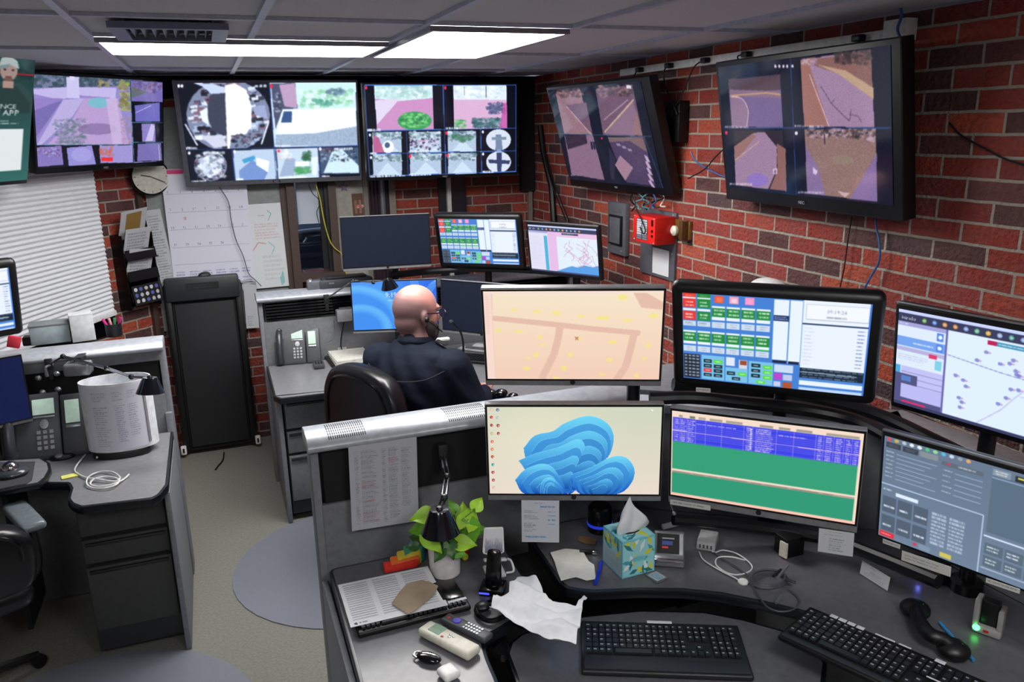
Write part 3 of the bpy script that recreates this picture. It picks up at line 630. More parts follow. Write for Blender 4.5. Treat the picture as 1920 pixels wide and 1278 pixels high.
def t2_pic():
    p = Pic(340, 180, (6, 10, 26), quad=[(38, 70), (985, 78), (998, 578), (85, 595)], seed=2)
    fisheye(p, 300, 245, 222, 190, 3)
    p.poly([(210, 130), (285, 125), (290, 350), (270, 352), (215, 325), (192, 260), (192, 190)], (56, 60, 82)); p.poly([(288, 85), (340, 75), (400, 110), (425, 200), (420, 300), (390, 345), (310, 350), (302, 420), (288, 420)], (246, 250, 255))
    p.poly([(120, 70), (220, 75), (285, 95), (285, 125), (215, 130), (170, 90)], (190, 205, 240)); p.poly([(150, 220), (190, 200), (195, 295), (160, 270)], (225, 236, 252)); p.poly([(150, 350), (260, 345), (290, 405), (220, 415)], (200, 205, 225)); p.poly([(430, 200), (495, 190), (510, 270), (440, 240)], (150, 160, 200)); p.line([(510, 290), (470, 400)], 3, (226, 236, 250)); p.line([(70, 285), (130, 400)], 3, (210, 220, 240)); p.mottle(320, 345, 420, 410, [(20, 26, 46), (120, 130, 160)], 40, 12)
    p.poly([(524, 75), (985, 78), (985, 415), (540, 415)], (206, 226, 246)); p.poly([(530, 78), (660, 75), (670, 212), (590, 215), (548, 320)], (70, 76, 104)); p.poly([(575, 85), (660, 78), (668, 210), (600, 200)], (180, 150, 186)); p.mottle(540, 130, 580, 230, [(200, 210, 230), (40, 44, 60)], 14, 12)
    p.poly([(662, 78), (975, 80), (975, 215), (670, 212)], (196, 232, 232)); p.mottle(690, 120, 960, 205, [(150, 214, 170), (220, 240, 245), (120, 190, 150), (225, 240, 250)], 60, 26); p.mottle(740, 165, 860, 200, [(70, 150, 130)], 14, 18); p.mottle(830, 110, 920, 150, [(110, 140, 170), (80, 110, 130)], 16, 18)
    p.poly([(590, 218), (980, 212), (985, 310), (760, 345), (555, 345), (570, 280)], (240, 250, 255)); p.poly([(595, 225), (640, 225), (636, 285), (578, 285)], (50, 80, 130)); p.poly([(548, 350), (760, 345), (985, 310), (988, 412), (545, 410)], (150, 170, 196), noise=14)
    p.poly([(75, 425), (998, 415), (998, 578), (85, 595)], (8, 12, 28)); fisheye(p, 195, 510, 88, 82, 8); p.ell(195, 510, 60, 56, (206, 220, 244)); p.mottle(130, 450, 260, 570, [(170, 180, 200), (240, 246, 255), (90, 100, 120)], 26, 22)
    p.poly([(318, 430), (545, 425), (550, 585), (325, 590)], (180, 200, 226)); p.poly([(345, 540), (420, 480), (500, 550), (480, 588), (350, 590)], (110, 140, 200)); p.poly([(362, 480), (430, 458), (436, 478), (375, 500)], (60, 150, 200)); p.poly([(440, 470), (510, 490), (500, 550), (440, 510)], (236, 244, 255))
    p.poly([(550, 425), (772, 422), (776, 582), (555, 585)], (190, 210, 230)); p.poly([(600, 470), (650, 480), (640, 570), (560, 575)], (150, 170, 200)); p.mottle(690, 440, 735, 490, [(40, 90, 60)], 10, 22); p.mottle(650, 525, 730, 565, [(70, 150, 90)], 14, 22); p.rect(650, 495, 722, 520, (240, 250, 255)); p.mottle(560, 430, 640, 480, [(230, 180, 190), (240, 245, 255)], 10, 16); p.poly([(735, 480), (772, 470), (760, 575), (740, 570)], (220, 236, 250))
    p.poly([(780, 425), (992, 422), (994, 565), (784, 566)], (60, 80, 110)); p.poly([(800, 560), (850, 440), (900, 432), (990, 520), (992, 562)], (200, 226, 240)); p.mottle(790, 430, 980, 500, [(150, 180, 200), (20, 30, 50)], 30, 14)
    for a, b2 in (((524, 75), (545, 590)), ((85, 422), (998, 415)), ((312, 425), (325, 590)), ((776, 420), (780, 580))): p.line([a, b2], 1.5, (40, 70, 150))
    for x, y in ((45, 85), (62, 86), (85, 440), (325, 436), (785, 430)): p.ell(x, y, 7, 9, (240, 244, 255))
    p.ell(533, 92, 8, 11, (230, 40, 60)); p.ell(562, 438, 6, 8, (230, 40, 60))
    for x0, y0, l in ((70, 408, 60), (90, 586, 80), (330, 580, 40), (560, 574, 150), (785, 572, 50), (545, 405, 80), (160, 435, 120), (860, 425, 100)): p.scrib(x0, y0, x0 + l, y0 + 12, 1, (236, 244, 255), .9, 1, .95)
    for x in (455, 478, 500): p.rect(x - 8, 84, x + 7, 98, (225, 236, 250), .8)
    p.a = p.a * 1.06 + 6; return p.blur(2).grain(3)
def t3_pic():
    p = Pic(330, 180, (5, 9, 22), quad=[(1018, 75), (1835, 82), (1832, 555), (1035, 575)], seed=6)
    p.poly([(1070, 78), (1383, 80), (1388, 320), (1082, 322)], (196, 140, 190)); p.poly([(1070, 78), (1383, 80), (1384, 150), (1200, 165), (1072, 150)], (200, 226, 236)); p.mottle(1080, 85, 1370, 150, [(180, 220, 210), (230, 240, 250), (150, 190, 190)], 60, 22); p.poly([(1072, 160), (1210, 150), (1082, 290)], (216, 206, 232)); p.ell(1285, 272, 92, 50, (60, 150, 90)); p.mottle(1210, 235, 1360, 305, [(90, 190, 110), (40, 110, 70), (140, 220, 130)], 60, 14)
    p.poly([(1495, 84), (1782, 84), (1785, 316), (1497, 318)], (210, 170, 206)); p.poly([(1495, 84), (1782, 84), (1782, 165), (1497, 160)], (214, 226, 240)); p.mottle(1500, 90, 1770, 150, [(190, 210, 220), (236, 244, 250)], 40, 20); p.line([(1555, 90), (1555, 140)], 1.4, (90, 100, 120)); p.line([(1672, 90), (1672, 150)], 1.8, (90, 100, 120)); p.mottle(1600, 265, 1750, 312, [(70, 110, 120), (110, 150, 160), (50, 80, 90)], 70, 18); p.mottle(1680, 180, 1770, 240, [(60, 70, 110), (90, 100, 140)], 40, 16); p.mottle(1500, 270, 1560, 312, [(100, 190, 110), (60, 150, 90)], 24, 14); p.poly([(1765, 180), (1784, 180), (1785, 316), (1745, 316)], (190, 80, 160), .8)
    for k in range(4):
        for r in range(2):
            x0 = (1056, 1256, 1462, 1665)[k]; x1 = (1212, 1425, 1616, 1806)[k]; y0 = (330, 448)[r]; y1 = (440, 562)[r]
            if k == 3: continue
            p.rect(x0, y0, x1, y1, (170, 190, 214), noise=6); p.mottle(x0, y0, x1, y0 + 40, [(90, 120, 130), (220, 236, 244), (120, 160, 150), (60, 70, 90)], 24, 16)
            p.poly([(x0 + 20, y1), ((x0 + x1) / 2, y0 + 45), (x1 - 10, y1)], (200, 220, 236), .8)
    p.poly([(1060, 345), (1090, 360), (1120, 440), (1060, 440)], (180, 70, 120), .8); p.ell(1140, 410, 30, 34, (236, 240, 246)); p.ell(1135, 400, 14, 16, (70, 90, 130)); p.mottle(1262, 370, 1420, 430, [(20, 24, 50), (190, 150, 190), (220, 230, 245)], 60, 12); p.mottle(1475, 350, 1600, 385, [(60, 120, 90)], 14, 20)
    for cy, rr in ((380, 58), (500, 58)): p.ell(1737, cy, 68, rr, (206, 214, 230))
    p.poly([(1722, 350), (1752, 350), (1760, 436), (1720, 436)], (110, 130, 160)); p.poly([(1700, 365), (1780, 365), (1780, 380), (1700, 380)], (120, 140, 160)); p.poly([(1725, 448), (1755, 448), (1752, 552), (1730, 552)], (50, 60, 100)); p.poly([(1680, 485), (1800, 492), (1795, 512), (1685, 505)], (50, 60, 100))
    for a, b2 in (((1020, 322), (1835, 318)), ((1035, 446), (1835, 440)), ((1440, 84), (1450, 565)), ((1240, 325), (1245, 570)), ((1640, 320), (1645, 560)), ((1020, 78), (1835, 86)), ((1020, 78), (1036, 572)), ((1834, 84), (1831, 553)), ((1036, 568), (1831, 553))): p.line([a, b2], 1.5, (60, 110, 200))
    for x, y in ((1028, 92), (1452, 96), (1455, 340), (1256, 462), (1458, 460)): p.ell(x, y, 7, 10, (230, 40, 60))
    for x, y in ((1043, 345), (1653, 336), (1046, 466), (1653, 456)): p.ell(x, y, 6, 8, (236, 244, 255))
    for x0, y0, l in ((1030, 312, 75), (1450, 308, 70), (1040, 562, 190), (1250, 556, 120), (1650, 546, 60), (1250, 432, 110), (1040, 438, 40)): p.scrib(x0, y0, x0 + l, y0 + 12, 1, (226, 236, 250), .9, 1, .95)
    p.a = p.a * 1.06 + 4; return p.blur(1).grain(3)
def t4_pic():
    p = Pic(260, 160, (8, 12, 34), quad=[(75, 405), (680, 340), (815, 1005), (232, 965)], seed=7)
    A, Bc = (110, 82, 106), (148, 112, 124)
    p.poly([(130, 425), (290, 400), (372, 685), (190, 685)], Bc, noise=5); p.poly([(200, 500), (330, 480), (372, 680), (330, 640)], A); p.line([(200, 505), (365, 685)], 1.6, (196, 168, 160)); p.mottle(140, 400, 300, 450, [(90, 60, 60), (70, 50, 60), (190, 140, 130)], 20, 22)
    p.poly([(390, 395), (628, 365), (692, 685), (440, 685)], A, noise=5); p.poly([(450, 680), (630, 470), (692, 685)], (136, 106, 130)); p.line([(450, 668), (635, 460)], 2.4, (206, 176, 150)); p.line([(445, 590), (600, 460)], 1.3, (190, 160, 170)); p.mottle(400, 370, 630, 440, [(90, 60, 66), (160, 120, 120), (60, 50, 60)], 40, 20); p.poly([(655, 520), (690, 690), (620, 680)], (150, 112, 110), .7); p.rect(590, 368, 620, 390, (220, 220, 230))
    p.poly([(190, 690), (375, 690), (450, 965), (240, 935)], (134, 104, 130), noise=5); p.poly([(195, 690), (330, 690), (340, 740), (215, 780)], (44, 34, 56)); p.mottle(200, 690, 330, 740, [(60, 44, 66)], 12, 20)
    for k in range(2): p.poly([(358 + k * 16, 730), (370 + k * 16, 728), (378 + k * 16, 775), (366 + k * 16, 778)], (30, 28, 60))
    p.poly([(470, 700), (700, 690), (765, 992), (590, 975), (500, 780)], (74, 56, 90), noise=5); p.poly([(470, 700), (690, 695), (720, 790), (610, 720), (480, 730)], (120, 96, 100)); p.poly([(548, 810), (630, 885), (580, 965), (515, 870)], (160, 124, 142)); p.poly([(475, 760), (520, 830), (510, 960), (490, 955)], (40, 34, 60))
    for k in range(5): p.poly([(698 + k * 6, 805 + k * 38), (715 + k * 6, 808 + k * 38), (738 + k * 7, 850 + k * 38), (716 + k * 7, 845 + k * 38)], (186, 160, 190))
    for k in range(3): p.poly([(520 + k * 36, 735 + k * 16), (545 + k * 36, 738 + k * 16), (556 + k * 36, 752 + k * 16), (530 + k * 36, 750 + k * 16)], (170, 150, 180), .8)
    p.line([(160, 683), (745, 690)], 1.2, (60, 96, 130)); p.line([(700, 690), (815, 1005)], 1, (60, 96, 140)); p.ell(432, 706, 6, 7, (220, 40, 80)); p.scrib(235, 935, 300, 945, 1, (200, 200, 220)); return p.blur(1).grain(4)
def t5_pic():
    p = Pic(340, 190, (8, 12, 34), quad=[(130, 360), (1110, 235), (1115, 1140), (190, 1060)], seed=8)
    P1 = (158, 128, 160)
    p.poly([(190, 440), (490, 450), (505, 710), (210, 705)], (112, 92, 138)); p.poly([(190, 430), (490, 400), (493, 490), (195, 520)], (80, 60, 70)); p.poly([(197, 490), (492, 500), (495, 540), (198, 530)], (130, 104, 130)); p.line([(200, 528), (410, 508), (492, 520)], 2.2, (196, 150, 110)); P2 = curve_pts([(205, 530, 0), (270, 545, 0), (305, 610, 0), (298, 705, 0)], 6); p.poly([(v.x, v.y) for v in P2] + [(212, 705), (203, 530)], (140, 112, 140)); p.line([(v.x, v.y) for v in P2], 1.8, (206, 176, 186))
    p.poly([(605, 318), (1000, 260), (1018, 705), (625, 698)], P1, noise=4); p.poly([(605, 318), (690, 300), (660, 360), (765, 698), (625, 698)], (156, 108, 100)); p.line([(655, 400), (765, 700)], 1.6, (206, 180, 190)); p.poly([(700, 310), (1002, 270), (1012, 540), (880, 420), (680, 350)], (134, 96, 92)); p.mottle(800, 265, 1000, 340, [(60, 44, 50), (110, 80, 80), (50, 50, 50)], 60, 24); p.poly([(700, 345), (820, 400), (1016, 545), (1016, 480), (860, 380)], (186, 156, 130)); p.mottle(615, 315, 700, 345, [(200, 180, 200), (160, 130, 150)], 12, 14)
    p.line([(720, 470), (780, 570), (850, 640), (880, 668), (890, 600)], 1.1, (90, 66, 100)); p.line([(880, 630), (930, 640), (945, 675)], 1, (90, 66, 100)); p.line([(775, 570), (800, 540)], 1, (90, 66, 100))
    p.poly([(222, 725), (500, 722), (525, 1072), (235, 1045)], (44, 34, 44)); p.poly([(225, 830), (340, 740), (400, 735), (470, 820), (470, 950), (420, 1062), (235, 1042)], (156, 126, 156), noise=4); p.poly([(225, 820), (330, 745), (350, 760), (230, 910)], (150, 110, 104)); p.line([(230, 900), (370, 790)], 1.6, (196, 160, 140)); p.poly([(470, 800), (520, 830), (525, 1072), (430, 1062), (474, 950)], (140, 96, 92)); p.ell(360, 1010, 60, 38, (134, 110, 206), .7); p.rect(448, 945, 472, 975, (210, 190, 220)); p.rect(455, 952, 466, 970, (130, 100, 120))
    p.poly([(628, 718), (1025, 710), (1030, 1120), (640, 1082)], (142, 112, 108), noise=7); p.mottle(640, 712, 1020, 760, [(36, 34, 40), (80, 60, 60), (200, 170, 190)], 50, 26); p.poly([(632, 810), (700, 930), (745, 1090), (642, 1082)], (132, 108, 154)); p.poly([(1028, 850), (940, 1000), (880, 1105), (1030, 1120)], (128, 106, 156)); p.ell(840, 890, 60, 26, (140, 136, 116), .5); p.line([(738, 740), (740, 800)], 1.6, (50, 40, 50)); p.poly([(672, 930), (702, 955), (690, 975), (676, 968)], (210, 190, 220)); p.poly([(810, 1065), (880, 1075), (850, 1100)], (200, 170, 170)); p.mottle(960, 730, 1020, 790, [(120, 90, 90), (190, 160, 180)], 14, 20)
    p.line([(140, 715), (1105, 705)], 1.5, (36, 66, 120)); p.line([(548, 300), (580, 1090)], 1.5, (36, 66, 120))
    for x in (462, 485, 508, 530, 560): p.ell(x, 355, 7, 10, (214, 196, 214))
    p.ell(180, 742, 8, 11, (220, 40, 80)); p.ell(581, 740, 9, 12, (226, 216, 230))
    for x0, y0, l in ((170, 702, 140), (570, 694, 170), (200, 1030, 130), (590, 1070, 150)): p.scrib(x0, y0, x0 + l, y0 + 12, 1, (206, 190, 206), .9, 1, .95)
    return p.blur(1).grain(4)
def t0_pic():
    p = Pic(170, 220, (30, 62, 62)); Y, X = p.YY / 220, p.XX / 170
    p.a = np.array((22, 48, 50)) * (1 - Y[..., None]) + np.array((48, 104, 98)) * Y[..., None]
    p.mottle(40, 0, 100, 40, [(20, 44, 44), (34, 70, 66)], 30, 8); p.rect(0, 19, 100, 20, (190, 20, 40))
    # cap, face, shoulders of the presenter
    p.poly([(62, 30), (72, 26), (90, 26), (99, 34), (100, 44), (58, 44)], (44, 72, 70)); p.ell(80, 18, 6.5, 7, (160, 138, 132)); p.poly([(72, 15), (74, 9), (80, 7), (86, 10), (88, 16), (80, 13)], (168, 180, 180)); p.poly([(71, 15), (81, 12.5), (79, 16), (70, 17)], (120, 136, 138)); p.ell(80, 24, 3.5, 2, (110, 84, 78)); p.poly([(66, 34), (74, 28), (86, 28), (98, 40), (98, 48), (60, 48)], (36, 60, 58)); p.ell(77, 17, 1, .8, (60, 40, 40)); p.ell(83, 17, 1, .8, (60, 40, 40)); p.ell(80, 22, 2.5, .8, (120, 70, 70)); p.poly([(76, 25), (84, 25), (84, 30), (76, 30)], (170, 140, 132))
    p.text('EXPERIENCE', 70, 45, 3.4, (220, 230, 228), align='c'); p.text('THE TV APP', 70, 50, 4, (230, 238, 236), align='c'); p.scrib(50, 53, 92, 57, 2, (190, 205, 203), .8)
    p.rect(44, 60, 94, 92, (226, 232, 234)); return p.blur(1)
# ================================================================ monitors and wall screens
def monitor(name, label, cat, pos, yaw, tilt, w, h, pic, style, group=None, inset=None):
    "local frame: x right, z up, screen faces -y; origin at the centre of the front"
    t = thing(name, label, cat, pos, rot=None, group=group); t.rotation_euler = Euler((-tilt, 0, yaw), 'XYZ')
    l, r, tp, bt = inset; sw, sh = w - l - r, h - tp - bt; cx, cz = (l - r) / 2, (bt - tp) / 2
    mmx = {'large back wall screen with a black fisheye view beside a white bright yard view': 'steel'}.get(label)
    d = {'tv': .055, 'hp': .03, 'touch': .05, 'slim': .03}[style]
    mm = {'tv': 'bezel', 'hp': 'hpgrey', 'touch': 'black', 'slim': 'bezel'}[style]
    b = MB(); b.box((0, d / 2 + .001, 0), (w, d, h)); build('casing', b, mmx or mm, t, bevel={'tv': .004, 'hp': .003, 'touch': .022, 'slim': .008}[style], seg=3)
    b = MB(); b.box((0, d + .018, -.02), (w * .55, .04, h * .5)); build('back_housing', b, 'bezel' if style != 'hp' else 'darkplastic', t, bevel=.01)
    if style == 'hp':
        b = MB(); e = .006; b.box((cx, -.0005, cz), (sw + 2 * e, .003, sh + 2 * e)); build('bezel', b, 'black', t)
        b = MB(); b.lathe([(.008, 0), (.008, .0012)], 16, Matrix.Translation((0, .001, -h / 2 + bt / 2)) @ Matrix.Rotation(math.pi / 2, 4, 'X')); build('logo', b, 'darkplastic', t)
    if style == 'tv':
        q = Pic(36, 12, (10, 11, 16)); q.text('NEC', 50, 92, 75, (165, 170, 180), align='c'); picmesh('logo', q, Matrix.Translation((0, -.001, -h / 2 + bt / 2)), .045, .015, PRINT, t)
    if style == 'slim':
        b = MB(); b.box((0, .004, h / 2), (w * .985, .012, .005)); build('top_edge', b, 'silver', t, bevel=.002)
    picmesh('screen', pic, Matrix.Translation((cx, -.0025 if style == 'hp' else -.0012, cz)), sw, sh, SCREEN_G if style == 'tv' else SCREEN, t)
    return t
D2R = math.radians
TVI = (.014, .014, .014, .028)
monitor('wall_television', 'wall screen on the angled wall, large street view with a pale monument', 'television', (-.494, 5.03, 2.138), D2R(48), D2R(-9), .864, .504, t1_pic(), 'tv', inset=(.01, .01, .012, .03))
q = at(63, 222, Y=4.62)
t0 = monitor('wall_television', 'green wall screen at the left edge advertising a TV app, capped person pictured', 'television', (q.x - .40 * math.cos(D2R(58)), q.y - .40 * math.sin(D2R(58)), q.z + .005), D2R(58), D2R(-16), .78, .66, t0_pic(), 'tv', inset=(.004, .004, .004, .02))
monitor('wall_television', 'large back wall screen with a black fisheye view beside a white bright yard view', 'television', (.412, 5.32, 2.068), D2R(-2.5), D2R(-9), 1.085, .63, t2_pic(), 'tv', inset=(.03, .012, .014, .03))
monitor('wall_television', 'back wall screen with two garden views with green bushes over eight small views', 'television', (1.475, 5.16, 2.06), D2R(-.9), D2R(-3.2), 1.03, .60, t3_pic(), 'tv', inset=(.014, .014, .012, .02))
monitor('wall_television', 'tilted screen on the right brick wall showing four narrow pink road views', 'television', (2.06, 4.02, 2.009), D2R(-84.7), D2R(-16.5), 1.03, .60, t4_pic(), 'tv', inset=(.014, .07, .016, .04))
monitor('wall_television', 'largest screen on the right brick wall, four pinkish road and field views', 'television', (2.08, 2.49, 2.037), D2R(-90.6), D2R(-8.9), .985, .575, t5_pic(), 'tv', inset=(.02, .04, .02, .05))
HPI = (.010, .010, .010, .028); TCI = (.032, .032, .03, .035)
monitor('monitor', 'switched off grey framed monitor, highest on the left of the far console', 'monitor', (.914, 4.47, 1.457), D2R(-6.8), D2R(-3.9), .502, .309, off_pic(), 'hp', inset=(.006, .006, .006, .024))
monitor('touchscreen_monitor', 'thick framed black touchscreen of red and green buttons on the far console', 'monitor', (1.443, 4.402, 1.433), D2R(-36.5), D2R(-14), .537, .342, dispatch_pic(200, 110), 'touch', inset=TCI)
monitor('monitor', 'slim monitor with a pink and blue coast map beside the electrical panel', 'monitor', (1.809, 4.023, 1.407), D2R(-58), D2R(-7.6), .485, .308, call_map_pic(1, 200, 120), 'slim', inset=(.016, .016, .018, .022))
monitor('monitor', 'lit blue lock screen with a white clock, behind the seated person', 'monitor', (.926, 4.40, 1.10), D2R(-16.6), D2R(4), .49, .30, desk_blue_pic(), 'hp', inset=(.006, .006, .006, .02))
monitor('monitor', 'switched off dark monitor right of the blue lock screen', 'monitor', (1.334, 4.071, 1.107), D2R(-47.8), D2R(0), .513, .305, off_pic(), 'hp', inset=(.01, .006, .006, .022))
monitor('monitor', 'monitor with a cream street map, top left of the near console array', 'monitor', (.972, 2.092, 1.463), D2R(-25), D2R(-11.9), .54, .328, street_map_pic(), 'hp', inset=(.008, .008, .008, .026))
monitor('touchscreen_monitor', 'thick framed black touchscreen of red and green buttons on the near console', 'monitor', (1.437, 1.769, 1.472), D2R(-44.1), D2R(-14), .565, .346, dispatch_pic(), 'touch', inset=(.035, .032, .028, .035))
monitor('monitor', 'slim monitor with toolbar icons and pale map, topmost at the right edge', 'monitor', (1.88, 1.46, 1.41), D2R(-78), D2R(-5), .51, .325, call_map_pic(0), 'slim', inset=(.014, .014, .018, .018))
monitor('monitor', 'monitor showing a knot of blue ribbons on a cream desktop', 'monitor', (.959, 2.055, 1.109), D2R(-23.8), D2R(-2.7), .54, .326, ribbon_pic(), 'hp', inset=(.008, .008, .008, .026))
monitor('monitor', 'monitor with a blue call list over green panels, under the near touchscreen', 'monitor', (1.415, 1.748, 1.104), D2R(-44.3), D2R(-4.1), .54, .32, cad_pic(), 'hp', inset=(.008, .008, .008, .03))
monitor('monitor', 'slim monitor of grey radio control buttons with a red key, lowest at right edge', 'monitor', (1.685, 1.26, 1.129), D2R(-71), D2R(-5), .51, .325, radio_pic(), 'slim', inset=(.012, .012, .014, .012))
monitor('touchscreen_monitor', 'black framed touchscreen cut off by the left edge in front of the blind', 'monitor', (-.953, 3.40, 1.475), D2R(27.4), D2R(-12), .5085, .315, left_pic(), 'touch', inset=TCI)
monitor('monitor', 'dark navy monitor at the left edge under the grey shelf', 'monitor', (-1.024, 3.58, 1.067), D2R(20.2), D2R(-2.3), .486, .297, off_pic(20, 12, (8, 20, 66)), 'hp', inset=(.006, .006, .006, .02))
# ================================================================ furniture
def offs(poly, d):
    n = len(poly); out = []
    a = sum(poly[i][0] * poly[(i + 1) % n][1] - poly[(i + 1) % n][0] * poly[i][1] for i in range(n)); sg = 1 if a > 0 else -1
    for i in range(n):
        p0, p1, p2 = Vector(poly[i - 1][:2]), Vector(poly[i][:2]), Vector(poly[(i + 1) % n][:2])
        e1, e2 = (p1 - p0).normalized(), (p2 - p1).normalized(); n1, n2 = Vector((-e1.y, e1.x)) * sg, Vector((-e2.y, e2.x)) * sg
        m = n1 + n2; m = m / max(.4, m.length_squared) * 2 if m.length > 1e-6 else n1
        k = (m * .5 * 1.0); out.append(tuple(p1 + (n1 + n2) / max(.5, 1 + n1.dot(n2)) * d))
    return out
def rnd(poly, r=.03, n=5):
    "round the corners of a plan polygon"
    out = []; N = len(poly)
    for i in range(N):
        p0, p1, p2 = Vector(poly[i - 1][:2]), Vector(poly[i][:2]), Vector(poly[(i + 1) % N][:2])
        a, b = (p0 - p1), (p2 - p1); d = min(r, a.length * .45, b.length * .45); a.normalize(); b.normalize()
        A, B = p1 + a * d, p1 + b * d
        for k in range(n + 1):
            t = k / n; q = A * (1 - t) ** 2 + p1 * 2 * t * (1 - t) + B * t * t; out.append((q.x, q.y))
    return out
def P2(pts, z): return [tuple(at(x, y, z=z))[:2] for x, y in pts]
def worktop(parent, poly, z, name='worktop', th=.032, top='laminate'):
    b = MB(); b.prism(poly, z - th, z - .0015); e = build('edge_band', b, 'edge', parent, world=True, bevel=.004, seg=2)
    b = MB(); b.prism(offs(poly, .011), z - .003, z); o = build(name, b, top, parent, world=True, smooth=False); return o
def partition(x0, x1, y, label, inset, zt=1.182, vents=(), y1=None, slats=False, endpost=True):
    t = thing('desk_partition', label, 'desk partition', (x0, y, 0)); D = .115
    b = MB(); ix0, ix1, iz0, iz1 = inset
    b.box((x0 + .012, y + D / 2, (zt - .03) / 2), (.024, D - .01, zt - .03)); b.box((x1 - .012, y + D / 2, (zt - .03) / 2), (.024, D - .01, zt - .03))
    b.box(((x0 + x1) / 2, y + .012, (iz1 + zt - .035) / 2), (x1 - x0 - .04, .024, max(.01, zt - .035 - iz1))); b.box(((x0 + x1) / 2, y + D / 2 + .03, (zt - .06) / 2), (x1 - x0 - .04, .02, zt - .06))
    build('frame', b, 'panel', t, world=True, bevel=.002)
    ix0, ix1, iz0, iz1 = inset
    b = MB(); b.box(((ix0 + ix1) / 2, y + .018, (iz0 + iz1) / 2), (ix1 - ix0, .012, iz1 - iz0))
    if slats:
        for k in range(7):
            z = iz0 + (iz1 - iz0) * (k + .5) / 7; b.box(((ix0 + ix1) / 2, y + .008, z), (ix1 - ix0, .016, .012), rot=(.5, 0, 0))
    build('inset_panel', b, 'blackgloss' if slats else 'blackmatte', t, world=True, smooth=False)
    b = MB(); b.box(((x0 + x1) / 2, y + .012, iz0 / 2 + .002), (x1 - x0 - .045, .02, iz0 - .006)); build('lower_panel', b, 'paneldark', t, world=True, bevel=.002)
    prof = [(-.02, -.03), (-.028, -.022), (-.030, -.012), (-.02, 0), (.0, .012), (.06, .018), (D - .005, .012), (D + .008, 0), (D + .01, -.02), (D, -.03)]
    b = MB(); n = len(prof); vs = [(x, y + a, zt - .008 + c) for x in (x0 - .008, x1) for a, c in prof]
    b.add(vs, [tuple(range(n)), tuple(range(n, 2 * n))[::-1]] + [(i, (i + 1) % n, n + (i + 1) % n, n + i) for i in range(n)])
    build('cap', b, 'capmetal', t, world=True, bevel=.003)
    for (vx0, vx1) in vents:
        b = MB(); nx = int((vx1 - vx0) / .0065)
        def top(a):  # height of the cap at depth a
            for (a0, c0), (a1, c1) in zip(prof[3:], prof[4:]):
                if a0 <= a <= a1: return zt - .008 + c0 + (c1 - c0) * (a - a0) / (a1 - a0), math.atan2(c1 - c0, a1 - a0)
            return zt, 0
        for j in range(6):
            a = -.008 + j * .018; z, s = top(a)
            for i in range(nx): b.box((vx0 + i * .0065, y + a, z), (.0026, .013, .0016), rot=(s, 0, 0))
        build('vent_grille', b, 'blackmatte', t, world=True, smooth=False)
    return t
def pedestal(parent, x0, x1, y, depth, zt=.715, rows=((.52, .70), (.36, .51), (.06, .35)), m='paneldark'):
    b = MB(); b.box(((x0 + x1) / 2, y + depth / 2 + .01, zt / 2 + .02), (x1 - x0, depth, zt - .04)); build('carcass', b, 'darkplastic', parent, world=True)
    for z0, z1 in rows:
        b = MB(); b.box(((x0 + x1) / 2, y, (z0 + z1) / 2), (x1 - x0 - .01, .02, z1 - z0 - .008)); d = build('drawer', b, m, parent, world=True, bevel=.003)
        b = MB(); b.box(((x0 + x1) / 2, y - .014, z1 - .022), (x1 - x0 - .03, .014, .014)); build('handle', b, 'darkplastic', d, world=True, bevel=.004)
# ---------------------------------------------------------------- near console
ix = lambda px, py, Y: at(px, py, Y=Y)
partition(.2, 1.3, 2.31, 'low grey partition behind the leafy plant with a vented silver top',
          (.235, 1.27, ix(605, 948, 2.31).z, ix(600, 846, 2.31).z), vents=((ix(614, 815, 2.33).x, ix(688, 806, 2.33).x), (ix(838, 785, 2.33).x, ix(915, 775, 2.33).x)))
t = thing('desk_partition', 'angled grey corner partition behind the near console monitors, reaching the brick wall', 'desk partition', (1.3, 2.36, 0))
b = MB()
for (p, q) in (((1.3, 2.37), (2.02, 1.86)), ((2.02, 1.86), (2.12, .2))):
    p, q = Vector(p), Vector(q); d = q - p; a = math.atan2(d.y, d.x); c = (p + q) / 2
    b.box((c.x, c.y, .56), (d.length, .04, 1.1), rot=(0, 0, a))
build('panel', b, 'panel', t, world=True)
b = MB()
for (p, q) in (((1.28, 2.37), (2.04, 1.84)), ((2.03, 1.88), (2.13, .2))):
    p, q = Vector(p), Vector(q); d = q - p; a = math.atan2(d.y, d.x); c = (p + q) / 2
    b.box((c.x, c.y, 1.13), (d.length, .10, .035), rot=(0, 0, a))
build('cap', b, 'capmetal', t, world=True, bevel=.008)
b = MB(); b.prism([(1.0, 2.43), (1.3, 2.43), (2.0, 1.93), (2.05, 2.2), (1.9, 2.6), (1.5, 2.62)], 1.135, 1.16); build('corner_shelf', b, 'panel', t, world=True, bevel=.004)
nd = thing('desk', 'left wing of the near dark grey desk, holding the remotes and plant', 'desk', (.21, 2.29, 0))
WING = P2([(614, 1066), (940, 1008), (954, 1033), (1016, 1128), (960, 1165), (907, 1196), (915, 1230), (936, 1278), (975, 1400), (690, 1400)], .75)
WING[0] = (.222, 2.295); WING[1] = (WING[1][0], 2.295); WING[-1] = (.215, WING[-1][1])
worktop(nd, rnd(WING, .03), .75, top='laminate_dark')
b = MB(); b.box((.209, 1.78, .355), (.018, 1.05, .70)); build('side_panel', b, 'panel', nd, world=True, bevel=.003)
b = MB(); b.box((.245, 1.6, .02), (.03, .9, .04)); build('foot_rail', b, 'darkplastic', nd, world=True, bevel=.006)
cd = thing('desk', 'curved centre worktop under the near console monitors, holding the tissue box', 'desk', (1.3, 2.2, 0))
